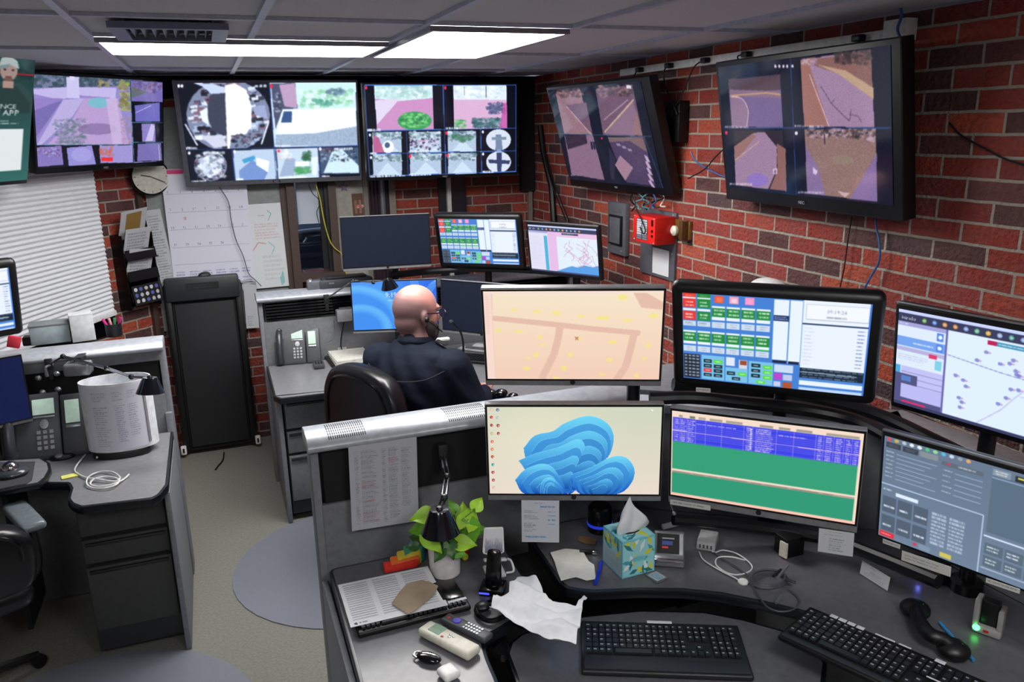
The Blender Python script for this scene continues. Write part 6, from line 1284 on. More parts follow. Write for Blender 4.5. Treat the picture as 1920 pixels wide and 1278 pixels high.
c = at(25, 645, z=ZS + .02); t = thing('red_clip', 'red ribbon tab on the left shelf at the left edge', 'ribbon', (c.x, c.y + .02, ZS)); b = MB(); b.box((0, 0, .026), (.05, .02, .052), rot=(0, .3, 0)); build('tab', b, mat('ribbon_red', (214, 50, 70), .6), t, bevel=.004)
b = MB(); b.box((c.x + .09, c.y + .05, ZS + .02), (.12, .06, .04)); tag(build('black_case', b, 'black', None, bevel=.006), 'low black case on the left shelf beside the red tab', 'case')
# --- far desk
c = at(598, 688, z=.752); t = put('remote_control', 'small dark remote on the far desk in front of the phone', 'remote', frame3(c, (1, -.05, 0))); b = MB(); b.box((0, 0, .014), (.062, .085, .026)); build('body', b, 'phone', t, bevel=.008); b = MB()
for i in range(3):
    for j in range(3): b.box((-.016 + i * .016, -.02 + j * .018, .0285), (.009, .009, .003))
build('buttons', b, 'darkplastic', t)
A, B = at(630, 690, z=.752), at(698, 681, z=.752); t = put('paper_tray', 'open tray stacked with white papers on the far desk', 'tray', frame3((A + B) / 2, B - A)); L = (B - A).length; b = MB(); b.box((0, .13, .006), (L + .04, .30, .012)); build('tray', b, 'black', t, bevel=.003)
for k in range(4): b = MB(); b.box((.004 * (k % 2), .13, .0165 + k * .007), (L, .27, .006), rot=(0, 0, .01 * (k - 1))); tag(build('paper_stack', b, mat('paper_cream', (206, 204, 196), .8), None), ('lowest', 'second lowest', 'second highest', 'topmost')[k] + ' layer of white papers in the far desk tray', 'papers').matrix_world = t.matrix_basis.copy()
b = MB(); b.box((0, .255, .048), (.09, .03, .014)); b.tube([(-.02, .25, .056), (0, .262, .066), (.02, .25, .056)], .003, 6); build('clip', b, 'chrome', t)
c = at(629, 530, Y=4.80); zz = 1.163
b = MB(); b.prism([(-.16, -.05), (.16, -.05), (.14, .07), (-.16, .07)], 0, .06); t = thing('label_printer', 'dark grey desktop printer on the far shelf beside the dark monitor', 'printer', (at(648, 530, Y=4.78).x, 4.78, zz)); build('body', b, 'phone', t, bevel=.012); b = MB(); b.box((0, -.0, .066), (.24, .08, .012)); build('lid', b, 'darkplastic', t, bevel=.004); b = MB(); b.box((-.09, -.052, .04), (.03, .004, .01)); build('badge', b, 'silver', t)
x = at(590, 520, Y=4.78).x; t = thing('tape_dispenser', 'small clear and grey holder on the far shelf left of the printer', 'holder', (x, 4.77, zz)); b = MB(); b.box((0, 0, .03), (.10, .06, .06)); build('body', b, 'steel', t, bevel=.008); b = MB(); b.ell((-.03, -.01, .05), (.02, .02, .022), 12); build('roll', b, 'silver', t)
A = at(648, 590, Y=4.68); t = thing('wall_box', 'small pale box on the black slats right of the phone', 'box', tuple(A)); b = MB(); b.box(tuple(A), (.11, .06, .07)); build('case', b, 'hpgrey', t, world=True, bevel=.006); b = MB(); b.box((A.x, A.y, A.z + .04), (.07, .03, .01)); build('clip', b, 'silver', t, world=True)
cord('grey cable drooping from the far phone up to the slats', [at(x, y, Y=Y_) for x, y, Y_ in ((608, 642, 4.66), (622, 636, 4.66), (627, 620, 4.68), (626, 600, 4.69))], .003, 'cablegrey', name='telephone_wire')
cord('black cable hanging from the pale box on the slats', [at(x, y, Y=4.68) for x, y in ((645, 604), (641, 625), (639, 645), (641, 655))], .004, name='signal_cable')
A, B = at(853, 688, z=.752), at(925, 694, z=.752); kbd('grey keyboard on the far desk right of the seated person', frame3(A + Vector((.17, -.02, 0)), B - A + Vector((.05, -.05, 0))), w=.44, d=.15)
A, B = at(852, 663, z=.765), at(935, 672, z=.765); t = put('paper_slip_stack', 'stack of flat white sheets behind the far grey keyboard', 'papers', frame3(A + Vector((.15, .0, -.013)), B - A))
for k in range(3): b = MB(); b.box((.02 * k, .05 + .01 * k, .006 + .011 * k), (.3 - .05 * k, .06, .009)); build('sheet', b, 'paper' if k != 1 else 'silver', t, bevel=.002)
P = [at(x, y, Y=Y_) for x, y, Y_ in ((869, 668, 4.05), (868, 640, 4.05), (862, 620, 4.02), (846, 603, 3.98))]
t = thing('gooseneck_microphone', 'thin gooseneck microphone in front of the dark far monitor', 'microphone', tuple(P[0])); b = MB(); b.tube(curve_pts(P, 6), .006, 8); build('neck', b, 'black', t, world=True); b = MB(); b.ell(tuple(P[-1]), (.014, .014, .012), 10); build('capsule', b, mat('mic_foam', (30, 44, 44), .9), t, world=True); b = MB(); b.lathe([(.05, -.0), (.045, .02), (.012, .05)], 20, Matrix.Translation((P[0].x, P[0].y, .752))); build('base', b, 'black', t, world=True)
A = at(826, 636, Y=3.95); t = thing('tag_stand', 'white T shaped card stand right of the person on the far desk', 'stand', (A.x, A.y, .752)); b = MB(); b.box((A.x, A.y, (A.z + .752) / 2), (.014, .01, A.z - .752)); build('stem', b, 'white', t, world=True); b = MB(); b.box((A.x + .01, A.y, A.z), (.075, .03, .014)); build('top', b, 'white', t, world=True, bevel=.003)
# monitor labels of the far screens
# mouse pad with three round objects between partition cap and the map monitor
A = at(940, 752, z=.765); b = MB(); PZ = P2([(900, 748), (925, 742), (968, 746), (975, 756), (930, 765)], .757); b.prism(PZ, .7518, .757); tag(build('mouse_pad', b, mat('pad_blue', (26, 42, 86), .8), None), 'blue mouse pad on the far desk seen below the street map monitor', 'mouse pad')
for k, (px, r_, lab) in enumerate(((( 921, 738), .032, 'leftmost of three shiny round mice on the blue pad'), ((940, 737), .034, 'middle and largest of three shiny round mice on the blue pad'), ((962, 742), .028, 'rightmost of three shiny round mice on the blue pad'))):
    c = at(*px, z=.775); t = thing('computer_mouse', lab, 'mouse', (c.x, c.y, .758), group='shiny mice on the blue pad'); b = MB(); b.ell((0, 0, r_ * .55), (r_, r_, r_ * .6), 16); build('body', b, 'blackgloss', t); b = MB(); b.ell((0, -r_ * .3, r_ * 1.0), (r_ * .4, r_ * .4, r_ * .25), 12); build('ball', b, 'chrome', t)
A, B = at(938, 738, z=.757), at(1000, 748, z=.757); kbd('black keyboard lying on the far desk behind the street map monitor', frame3(Vector((1.36, 3.26, .752)), (.75, -.55, 0)), w=.42, d=.14)
# --- near partition: printed sheet
q = list_pic(130, 150, [(8, 14, 8, 94, 44), (17, 42, 8, 94, 48), (48, 54, 8, 96, 40), (57, 73, 8, 92, 52), (76, 90, 10, 80, 44)], (168, 170, 178), 11, ink=(90, 92, 112))
q.scrib(17, 44, 42, 52, 4, (190, 96, 90), .7); q.scrib(57, 20, 73, 26, 3, (190, 80, 90), .7); q.scrib(17, 66, 40, 69, 1, (190, 96, 90), .7); q.scrib(17, 80, 42, 92, 5, (180, 100, 100), .4)
card('printed_list', 'large printed list sheet hung on the near partition', 'paper', [at(649, 836, Y=2.285), at(778, 817, Y=2.285), at(788, 977, Y=2.275), at(664, 993, Y=2.275)], q)
mm = lambda x, y: at(x, y, z=0) 
def onmon(i, pts, off=.004):
    x, y, z, yw = MN[i]; n = Vector((math.sin(yw), -math.cos(yw), 0)); o = Vector((x, y, z)) + n * (off + .012); out = []
    for px, py in pts:
        d = cF + cR * ((px - 960) / FPX) - cU * ((py - 639) / FPX); c0 = Vector((0, 0, CAMZ)); out.append(c0 + d * ((o - c0).dot(n) / d.dot(n)))
    return out
# notices under monitors
q = list_pic(50, 54, [(6, 46, 24, 30, 2), (6, 50, 34, 48, 4), (6, 40, 52, 76, 5), (34, 70, 5, 8, 1)], (196, 200, 210), 5); q.scrib(50, 12, 92, 18, 1, (70, 120, 190)); 
for y in (24, 34, 44, 54): q.scrib(70, y, 94, y + 5, 1, (70, 130, 200))
q.scrib(10, 84, 70, 90, 2, (60, 130, 190))
card('notice', 'white note with blue handwriting hanging below the ribbon desktop monitor', 'notice', onmon(3, [(979, 938), (1050, 938), (1047, 1017), (977, 1015)], .0), q)
q = list_pic(50, 40, [(30, 70, 6, 12, 1), (15, 85, 18, 24, 1), (30, 80, 32, 90, 6)], (188, 190, 194), 6)
card('notice', 'white printed card hanging from the right corner of the call list monitor', 'notice', onmon(4, [(1537, 991), (1604, 999), (1597, 1044), (1532, 1032)], .0), q)
q = list_pic(50, 34, [(30, 60, 10, 26, 2), (35, 80, 36, 62, 4), (15, 90, 66, 90, 3)], (196, 196, 200), 7)
card('business_card', 'white business card standing on the worktop by the black monitor base', 'card', [at(1613, 1075, z=.753) + Vector((.005, .005, .042)), at(1665, 1108, z=.753) + Vector((.005, .005, .042)), at(1665, 1108, z=.753), at(1613, 1075, z=.753)], q)
def strip(label, p4, seed, rows=1):
    q = Pic(50, 10, (186, 186, 182), seed=seed); q.scrib(6, 20, 94, 80, rows, (110, 110, 120), .7); card('label_strip', label, 'label', p4, q)
strip('white label strip at the lower left of the call list monitor', onmon(4, [(1257, 936), (1332, 948), (1332, 957), (1256, 945)]), 3)
strip('small white label strip below the red key of the radio button monitor', onmon(5, [(1656, 1010), (1688, 1021), (1687, 1029), (1654, 1017)], .02), 4)
strip('long two-step white label below the radio button monitor', onmon(5, [(1692, 1031), (1784, 1064), (1781, 1080), (1689, 1050)], .02), 5, 2)
strip('white label strip below the radio button monitor near the right edge', onmon(5, [(1849, 1083), (1913, 1104), (1911, 1113), (1848, 1091)], .02), 6)
strip('pale label strip on the lower frame of the near touchscreen', onmon(1, [(1305, 726), (1332, 728), (1332, 736), (1305, 734)], .0), 8)
# --- near wing things
A, B = at(787, 1196, z=ZT), at(872, 1241, z=ZT); M = frame3((A + B) / 2, B - A); L = (B - A).length
t = put('remote_control', 'cream air conditioner remote with a green display', 'remote', M @ Matrix.Translation((0, .027, 0))); b = MB(); b.box((0, 0, .014), (L + .02, .052, .026)); build('body', b, 'beige', t, bevel=.009, seg=3)
b = MB(); b.box((-L * .27, .004, .0275), (L * .24, .034, .002)); build('display', b, mat('lcd_dim', (130, 160, 140), .3), t)
for x, y, c_ in ((-.012, -.012, 'red_button'), (.0, .008, None), (.004, -.002, None), (.012, .006, None)): b = MB(); b.ell((x, y, .0275), (.005, .004, .002), 8); build('button', b, mat('button_red', (180, 70, 66), .5) if c_ else 'silver', t)
A, B = at(826, 1172, z=ZT), at(905, 1210, z=ZT); M = frame3((A + B) / 2, B - A); L = (B - A).length
t = put('remote_control', 'slim dark television remote behind the cream remote', 'remote', M @ Matrix.Translation((0, .022, 0))); b = MB(); b.box((0, 0, .010), (L + .01, .040, .018)); build('body', b, 'phone', t, bevel=.007, seg=3)
b = MB(); b.lathe([(.012, 0), (.011, .003), (0, .003)], 16, Matrix.Translation((-L * .22, 0, .019))); build('navigation_pad', b, mat('pad_violet', (70, 62, 190), .4), t)
b = MB(); b.ell((-L * .42, 0, .019), (.005, .005, .002), 8); build('button', b, 'red', t)
b = MB()
for i in range(6):
    for j in range(3): b.box((.0 + i * .0095, -.011 + j * .011, .0195), (.006, .006, .002))
build('buttons', b, 'silver', t)
A, B = at(776, 1236, z=ZT), at(826, 1250, z=ZT); M = frame3((A + B) / 2, B - A)
t = put('key_fob', 'glossy black and chrome car key fob on the left wing', 'key fob', M @ Matrix.Translation((0, .01, 0))); b = MB(); b.ell((0, 0, .010), (.036, .019, .010), 20); build('body', b, 'blackgloss', t); b = MB(); b.ell((.0, .004, .014), (.030, .012, .0075), 16); build('cover', b, 'chrome', t); b = MB(); b.tube(curve_pts([(-.03, -.01, .008), (-.043, -.004, .008), (-.043, .01, .008), (-.03, .014, .008)], 5), .003, 6); build('ring', b, 'chrome', t)
c = at(841, 1262, z=ZT + .01); t = put('earbud_case', 'small white rounded earbud case beside the key fob', 'earbud case', frame3((c.x, c.y, ZT), (1, .3, 0))); b = MB(); b.box((0, 0, .0125), (.046, .05, .022)); build('case', b, 'white', t, bevel=.0095, seg=5); b = MB(); b.box((0, .0262, .016), (.012, .0014, .003)); build('hinge', b, 'silver', t)
# towel and napkins
TW = mat('towel_white', (232, 233, 238), .85, var=.04, scale=60, bump=.3)
f1_, f2_ = folds(4, .026, 48, .006), folds(11, .008, 130, .0)
f_ = lambda x, y: f1_(x, y) + f2_(x, y)
sheet('paper_towel', [(972, 1094), (990, 1099), (1005, 1108), (1018, 1124), (1024, 1140), (1036, 1150), (1060, 1153), (1080, 1153), (1088, 1144), (1094, 1128), (1101, 1138), (1092, 1152), (1091, 1175), (1086, 1195), (1082, 1208), (1080, 1224), (1050, 1219), (1016, 1205), (990, 1195), (968, 1186), (940, 1178), (918, 1166), (922, 1150), (932, 1132), (955, 1131), (957, 1112)], .756, TW, lambda x, y: f_(x, y) + .012, 'large crumpled white paper towel draped over the desk gap', 'paper towel', cell=.0055)
NP = mat('napkin_white', (222, 220, 212), .85, var=.05, scale=60, bump=.3)
sheet('napkin', [(1032, 1040), (1060, 1033), (1092, 1035), (1098, 1046), (1104, 1056), (1114, 1062), (1117, 1088), (1100, 1092), (1080, 1086), (1052, 1093), (1045, 1075), (1040, 1058)], ZT, NP, folds(6, .005, 18), 'creased off-white napkin left of the tissue box', 'napkin')
sheet('paper_scrap', [(1086, 1006), (1100, 1006), (1120, 1013), (1116, 1022), (1100, 1020), (1084, 1016)], ZT, mat('scrap_brown', (128, 96, 62), .85), folds(8, .003, 60), 'small brown wrapper behind the napkin', 'paper scrap', cell=.004)
q = Pic(40, 28, (170, 184, 196), seed=4); q.rect(10, 20, 90, 80, (120, 160, 180)); q.scrib(14, 28, 86, 70, 3, (190, 205, 215))
P4 = [at(x, y, z=ZT + .003) for x, y in ((1231, 1070), (1253, 1083), (1232, 1092), (1209, 1076))]
b = MB(); b.prism([p[:2] for p in P4], ZT, ZT + .003); t = tag(build('foil_packet', b, 'silver', None), 'small pale blue packet lying in front of the tissue box', 'packet'); c = sum(P4, Vector()) / 4; picmesh('print', q, frame3(c + Vector((0, 0, .0008)), P4[1] - P4[0]) @ Matrix.Rotation(-math.pi / 2, 4, 'X'), (P4[1] - P4[0]).length * .86, (P4[2] - P4[1]).length * .8, PRINT, t)
P = [at(x, y, z=ZT + .006) for x, y in ((1127, 1053), (1124, 1068), (1120, 1082), (1116, 1094))]
b = MB(); b.tube(curve_pts(P, 4), .006, 6); tag(build('pen', b, mat('pen_blue', (24, 50, 190), .35), None), 'blue pen between the napkin and the tissue box', 'pen')
c = at(1104, 1035, z=ZT + .006); t = put('lighter', 'black and silver lighter behind the napkin', 'lighter', frame3((c.x, c.y, ZT), (1, -.5, 0))); b = MB(); b.box((-.01, 0, .007), (.04, .013, .013)); build('body', b, 'black', t, bevel=.003); b = MB(); b.box((.018, 0, .007), (.014, .013, .013)); build('cap', b, 'chrome', t, bevel=.002)
# tissue box
F, Rr = at(1166, 1085, z=ZT), at(1226, 1068, z=ZT); w = .115; t = put('tissue_box', 'patterned blue and yellow tissue box on the centre worktop', 'tissue box', frame3(F, Rr - F) @ Matrix.Rotation(-.02, 4, 'Z'))
b = MB(); hB = .122; b.box((w / 2, w / 2, hB / 2), (w, w, hB)); build('box', b, mat('tissue_blue', (110, 190, 205), .6), t, bevel=.0015)
def tpic(seed, side=False):
    p = Pic(60, 64, (120, 196, 212), seed=seed); r_ = random.Random(seed); p.rect(4, 4, 96, 96, (150, 212, 218))
    if side: p.rect(4, 46, 96, 96, (170, 190, 196)); p.scrib(10, 52, 90, 92, 9, (110, 150, 165), .6)
    for _ in range(22):
        x, y = r_.uniform(10, 90), r_.uniform(8, 42 if side else 92); a = r_.uniform(0, 3.14); l = r_.uniform(11, 20); c_ = r_.choice([(216, 210, 50), (216, 210, 50), (70, 160, 170), (40, 120, 130), (225, 235, 235)])
        p.poly([(x - l * math.cos(a), y - l * math.sin(a)), (x + 6 * math.sin(a), y - 6 * math.cos(a)), (x + l * math.cos(a), y + l * math.sin(a)), (x - 6 * math.sin(a), y + 6 * math.cos(a))], c_)
    if not side: p.ell(50, 55, 22, 8, (120, 196, 212)); p.scrib(34, 50, 66, 59, 2, (60, 140, 160), .7)
    return p
picmesh('front_print', tpic(3), Matrix.Translation((w / 2, -.0006, hB / 2)), w, hB, PRINT, t)
picmesh('side_print', tpic(4, True), Matrix.Translation((-.0006, w / 2, hB / 2)) @ Matrix.Rotation(-math.pi / 2, 4, 'Z'), w, hB, PRINT, t)
picmesh('top_print', tpic(6), Matrix.Translation((w / 2, w / 2, hB + .0006)) @ Matrix.Rotation(-math.pi / 2, 4, 'X'), w, w, PRINT, t)
b = MB(); b.lathe([(0, 0), (.032, 0), (.032, .0008), (0, .0008)], 24, Matrix.Translation((w / 2, w / 2, hB + .001)) @ Matrix.Diagonal((1.15, .75, 1, 1))); build('opening', b, 'blackmatte', t)
rr = random.Random(9); b = MB(); K = [rr.uniform(0, 6.28) for _ in range(4)]
def tis(u, v):
    a = u * 2 * math.pi; prof = .030 + .018 * math.sin(math.pi * min(1, v * 1.15)) * (1 - v) - .026 * v ** 2; wob = 1 + .28 * math.sin(3 * a + K[0] + 2 * v) + .16 * math.sin(5 * a + K[1] - 3 * v)
    return (w / 2 + prof * wob * 1.25 * math.cos(a) + .012 * v * v + .012 * math.sin(v * 4), w / 2 + prof * wob * .65 * math.sin(a), hB + .001 + v * (.085 + .028 * math.cos(a + 2.4)))
b.grid(40, 14, tis); tag(build('tissue', b, mat('tissue_white', (214, 214, 218), .85, var=.03), None, angle=50), 'white tissue pulled up out of the patterned tissue box', 'tissue').matrix_world = t.matrix_basis.copy()
# badge printer / card reader right of the tissues
A, B = at(1228, 1062, z=ZT), at(1280, 1066, z=ZT); t = put('card_reader', 'silver card reader with a dark display right of the tissue box', 'card reader', frame3((A + B) / 2, B - A)); W_ = .095; RY = Matrix(((0, 0, 1, 0), (1, 0, 0, 0), (0, 1, 0, 0), (0, 0, 0, 1)))
b = MB(); b.prism([(0, 0), (0, .025), (.02, .03), (.07, .085), (.09, .08), (.10, 0)], -W_ / 2, W_ / 2, RY); build('body', b, 'silver', t, bevel=.006, seg=3)
q = Pic(40, 30, (10, 11, 14)); q.rect(22, 20, 78, 28, (150, 155, 165)); q.rect(22, 38, 70, 56, (60, 80, 150)); q.rect(22, 62, 50, 72, (200, 60, 60)); picmesh('display', q, Matrix.Translation((-.003, .0435, .0585)) @ Matrix.Rotation(-(math.pi / 2 - math.atan2(.055, .05)), 4, 'X'), W_ * .72, .062, PRINT, t)
b = MB(); b.box((0, -.002, .026), (W_ * .94, .012, .010)); build('lip', b, 'chrome', t, bevel=.004)
# usb charger with cables
A, B = at(1305, 1030, z=ZT), at(1340, 1036, z=ZT); t = put('usb_charger', 'white multi-port usb charger on the centre worktop', 'charger', frame3((A + B) / 2, B - A)); L = (B - A).length; b = MB(); b.box((0, .045, .015), (L, .09, .028)); build('body', b, mat('charger_white', (170, 170, 172), .5), t, bevel=.004); b = MB()
for k in range(4): b.box((-L * .3 + k * L * .2, -.0005, .016), (.005, .002, .012))
build('port', b, 'phone', t)
zc_ = .756
pcord('white charging cable looping right from the usb charger', [(1335, 1033), (1342, 1035), (1355, 1031), (1378, 1036), (1398, 1048), (1410, 1061), (1405, 1071), (1385, 1077), (1365, 1074), (1345, 1061), (1342, 1050), (1350, 1044), (1372, 1044), (1398, 1050)], [.762, .757, .757, .757, .757, .757, .757, .757, .760, .760, .760, .760, .762, .764], .0022, 'cablewhite', name='usb_cable')
t = thing('watch_charger', 'round white watch charging puck with its thin cable', 'charger', tuple(at(1393, 1093, z=ZT))); c = at(1393, 1092, z=ZT); b = MB(); b.lathe([(.015, 0), (.0155, .005), (.013, .008), (0, .008)], 24, Matrix.Translation(c)); build('puck', b, 'white', t, world=True); b = MB(); b.tube(curve_pts([at(x, y, z=.757) for x, y in ((1311, 1034), (1318, 1048), (1335, 1060), (1358, 1073), (1380, 1084), (1388, 1090))], 6), .002, 6); build('cord', b, 'cablewhite', t, world=True)
pcord('grey straight cable running from the charger to the coil', [(1337, 1034), (1360, 1050), (1382, 1063), (1400, 1076)], .758, .0025, 'cablegrey', name='usb_cable')
ring = []
for k in range(30):
    a = k / 30 * 2 * math.pi * 3.2; s = 1 - .06 * (k / 10); ring.append((1440 + 37 * s * math.cos(a + 3.6), 1086 + 18 * s * math.sin(a + 3.6) - k * .15))
pcord('dark grey coil of cable right of the usb charger', ring, [.757 + .0004 * k for k in range(30)], .0035, 'cablegrey', name='usb_cable', n=4)
pcord('thin grey cable looping over the front edge of the centre worktop', [(1405, 1076), (1412, 1098), (1425, 1120), (1440, 1138), (1462, 1146), (1485, 1143), (1499, 1130), (1494, 1116), (1478, 1104)], .758, .0025, 'cablegrey', name='usb_cable')
for k, (p, q_, lab, m) in enumerate((((1456, 1085), (1478, 1060), 'longer silver cable clip lying across the dark coil', 'silver'), ((1450, 1080), (1464, 1067), 'shorter dark cable clip lying across the dark coil', 'darkplastic'), ((1455, 1130), (1464, 1116), 'silver cable end below the dark coil', 'silver'), ((1474, 1086), (1492, 1092), 'shiny twisted wire tie right of the dark coil', 'chrome'))):
    b = MB(); b.tube([at(*p, z=.772), at(*q_, z=.774)], .0042, 6); tag(build('cable_clip', b, m, None), lab, 'clip')
b = MB(); c = at(1473, 1030, z=.78); b.box((c.x + .03, c.y + .02, .785), (.07, .06, .064)); t = thing('power_brick', 'small black box with a pale edge below the call list monitor', 'power supply', (c.x, c.y, ZT)); build('case', b, 'black', t, world=True, bevel=.004); b = MB(); b.box((c.x - .008, c.y - .0, .782), (.006, .028, .05), rot=(0, 0, .2)); build('label', b, 'beige', t, world=True)
# black puck speaker with blue ring
c = at(1132, 1000, z=ZT); t = thing('smart_speaker', 'black cylindrical speaker with a blue ring behind the tissue box', 'speaker', (c.x + .0, c.y + .03, ZT)); b = MB(); b.lathe([(.04, 0), (.042, .01), (.042, .022), (.04, .085), (.034, .092), (0, .094)], 28); build('case', b, 'blackgloss', t); b = MB(); b.lathe([(.0425, .022), (.0432, .024), (.0432, .030), (.0425, .032)], 28); build('light_ring', b, mat('blue_glow', (30, 50, 190), .4, emit=.8), t)
t, L = onflat('eraser_block', 'small white block behind the card reader', 'block', (1242, 992), (1277, 983), ZT + .0); b = MB(); b.box((0, 0, .009), (L, .014, .016)); build('block', b, 'paper', t, bevel=.002); 
t = thing('desk_microphone', 'thin microphone stem hanging below the left corner of the call list monitor', 'microphone', tuple(at(1262, 962, Y=1.98))); b = MB(); P = [at(1258, 946, Y=1.99), at(1264, 962, Y=1.97)]; b.tube(P, .003, 6); build('stem', b, 'steel', t, world=True); b = MB(); b.ell(tuple(P[1]), (.007, .007, .007), 8); build('capsule', b, 'silver', t, world=True)
# phone stand with a printed front and black earpiece charger
c = at(932, 1076, z=ZT); t = put('phone_stand', 'white phone stand with a grey forest print beside the plant', 'phone stand', frame3((c.x - .005, c.y + .01, ZT), (1, .0, 0)) @ Matrix.Rotation(-.1, 4, 'Z'))
b = MB(); b.box((0, 0, .006), (.06, .07, .012)); build('base', b, 'white', t, bevel=.005); b = MB(); b.tube([(0, .005, .01), (0, .02, .06)], .007, 8); build('stem', b, 'silver', t)
MP = Matrix.Translation((-.0, .0, .10)) @ Matrix.Rotation(-.25, 4, 'X') @ Matrix.Rotation(.10, 4, 'Y')
sh = rnd([(-.030, .05), (.030, .05), (.034, -.028), (.014, -.034), (.014, -.05), (-.014, -.05), (-.014, -.034), (-.034, -.028)], .006, 3); RX_ = Matrix.Rotation(math.pi / 2, 4, 'X')
b = MB(); b.prism(sh, -.004, .0, MP @ RX_); build('plate', b, 'white', t); b = MB(); b.box((.002, -.014, -.045), (.07, .022, .008), M=MP); build('shelf', b, 'white', t, bevel=.003)
q = Pic(30, 40, (205, 206, 212), seed=3); q.a = q.a * (1 - .5 * np.clip((q.YY / 40 - .35), 0, 1))[..., None]
for k in range(9): x = 6 + k * 11; q.poly([(x - 8, 100), (x, 28 + (k * 37 % 30)), (x + 8, 100)], (104, 106, 136), .6)
picmesh('print', q, MP @ Matrix.Translation((0, -.0046, .010)), .054, .072, PRINT, t)
c = at(925, 1108, z=ZT); t = put('headset_charger', 'black headset charging dock with a thin blue light', 'charger', frame3((c.x, c.y, ZT), (1, -.6, 0))); b = MB(); b.box((0, .0, .012), (.075, .07, .022)); build('base', b, 'blackgloss', t, bevel=.006); b = MB(); b.box((.0, .015, .07), (.05, .03, .11), rot=(-.25, 0, 0), taper=.8); build('cradle', b, 'blackgloss', t, bevel=.01); b = MB(); b.box((-.02, -.0355, .013), (.03, .002, .005)); build('indicator_light', b, mat('blue_led', (60, 70, 250), .4, emit=2.0), t)
c = at(955, 1075, z=ZT); b = MB(); b.tube(curve_pts([(c.x - .01, c.y, ZT + .005), (c.x + .012, c.y - .005, ZT + .01), (c.x + .014, c.y + .02, ZT + .03), (c.x, c.y + .02, ZT + .04)], 6), .0035, 8); tag(build('hook', b, 'white', None), 'small white hook beside the black headset dock', 'hook')
pl = [(905, 1128), (893, 1140), (898, 1154), (915, 1163), (935, 1160), (952, 1148), (948, 1132), (925, 1124), (908, 1128)]
t = thing('headset', 'black headset lying beside the crumpled towel', 'headset', tuple(at(920, 1145, z=ZT))); b = MB(); b.tube(curve_pts([at(x, y, z=.762) for x, y in pl], 6), .007, 8); build('headband', b, 'blackgloss', t, world=True); b = MB(); b.ell(tuple(at(905, 1136, z=.765)), (.024, .02, .012), 14); build('ear_cup', b, 'black', t, world=True)
b = MB(); b.tube(curve_pts([at(x, y, z=.74) for x, y in ((905, 1196), (912, 1175), (930, 1165), (960, 1168), (985, 1178))], 6), .006, 8); tag(build('headset_wire', b, 'blackgloss', None), 'thick black cord curling over the gap left of the keyboard tray', 'cord')
# --- right end of the worktop
c = at(1732, 1098, z=ZT); t = put('led_hub', 'low black device with a bright blue light under the radio button monitor', 'device', frame3((c.x + .03, c.y + .03, ZT), (.6, -.8, 0))); b = MB(); b.box((0, .03, .022), (.13, .08, .04)); build('case', b, 'black', t, bevel=.006); b = MB(); b.ell((-.01, -.0105, .026), (.006, .002, .004), 10); build('indicator_light', b, mat('blue_led_bright', (110, 120, 255), .4, emit=30.0), t)
P = [at(x, y, z=zz_) for x, y, zz_ in ((1716, 1140, .775), (1724, 1165, .79), (1745, 1190, .795), (1770, 1200, .79), (1788, 1215, .775))]
t = thing('phone_handset', 'black phone receiver lying on the worktop at the right', 'phone', tuple(P[2])); b = MB(); b.tube(curve_pts(P, 6), .019, 12); build('grip', b, 'black', t, world=True)
for k, p in enumerate((P[0], P[-1])): b = MB(); b.ell((p.x, p.y, p.z - .002), (.040, .040, .024), 18); e = build('ear_cup', b, 'black', t, world=True); b = MB(); b.box((p.x + .005, p.y - .012, p.z + .0185), (.016, .006, .002)); build('plate', b, 'silver', e, world=True)
A, B = at(1762, 1166, z=.757), at(1826, 1238, z=.757)
b = MB(); b.tube([A, B], .0045, 8); tag(build('pen', b, mat('pen_lightblue', (50, 130, 190), .4), None), 'light blue pen lying under the black phone receiver', 'pen')
c = at(1850, 1188, z=ZT); D_ = (at(1876, 1200, z=ZT) - at(1820, 1180, z=ZT)); t = put('charging_cradle', 'pale U shaped cradle with a glowing green light at the right edge', 'cradle', frame3((at(1848, 1190, z=ZT).x, at(1848, 1190, z=ZT).y, ZT), D_)); W_ = D_.length
b = MB(); b.box((0, .02, .012), (W_, .05, .024)); build('base', b, mat('cradle_grey', (150, 150, 148), .45), t, bevel=.006)
for s, h_ in ((-1, .085), (1, .07)): b = MB(); b.box((s * (W_ / 2 - .007), .02, h_ / 2 + .01), (.014, .045, h_)); build('side_arm', b, MATS['cradle_grey'], t, bevel=.004)
b = MB(); b.box((0, .024, .055), (W_ - .03, .03, .075)); build('back_block', b, 'black', t, bevel=.004)
b = MB(); b.ell((-W_ / 2 + .012, -.006, .016), (.009, .003, .009), 14); build('indicator_light', b, mat('green_glow', (60, 230, 90), .4, emit=9.0), t)
b = MB(); b.box((.0, -.0065, .014), (.012, .003, .005)); build('mark', b, 'red', t)
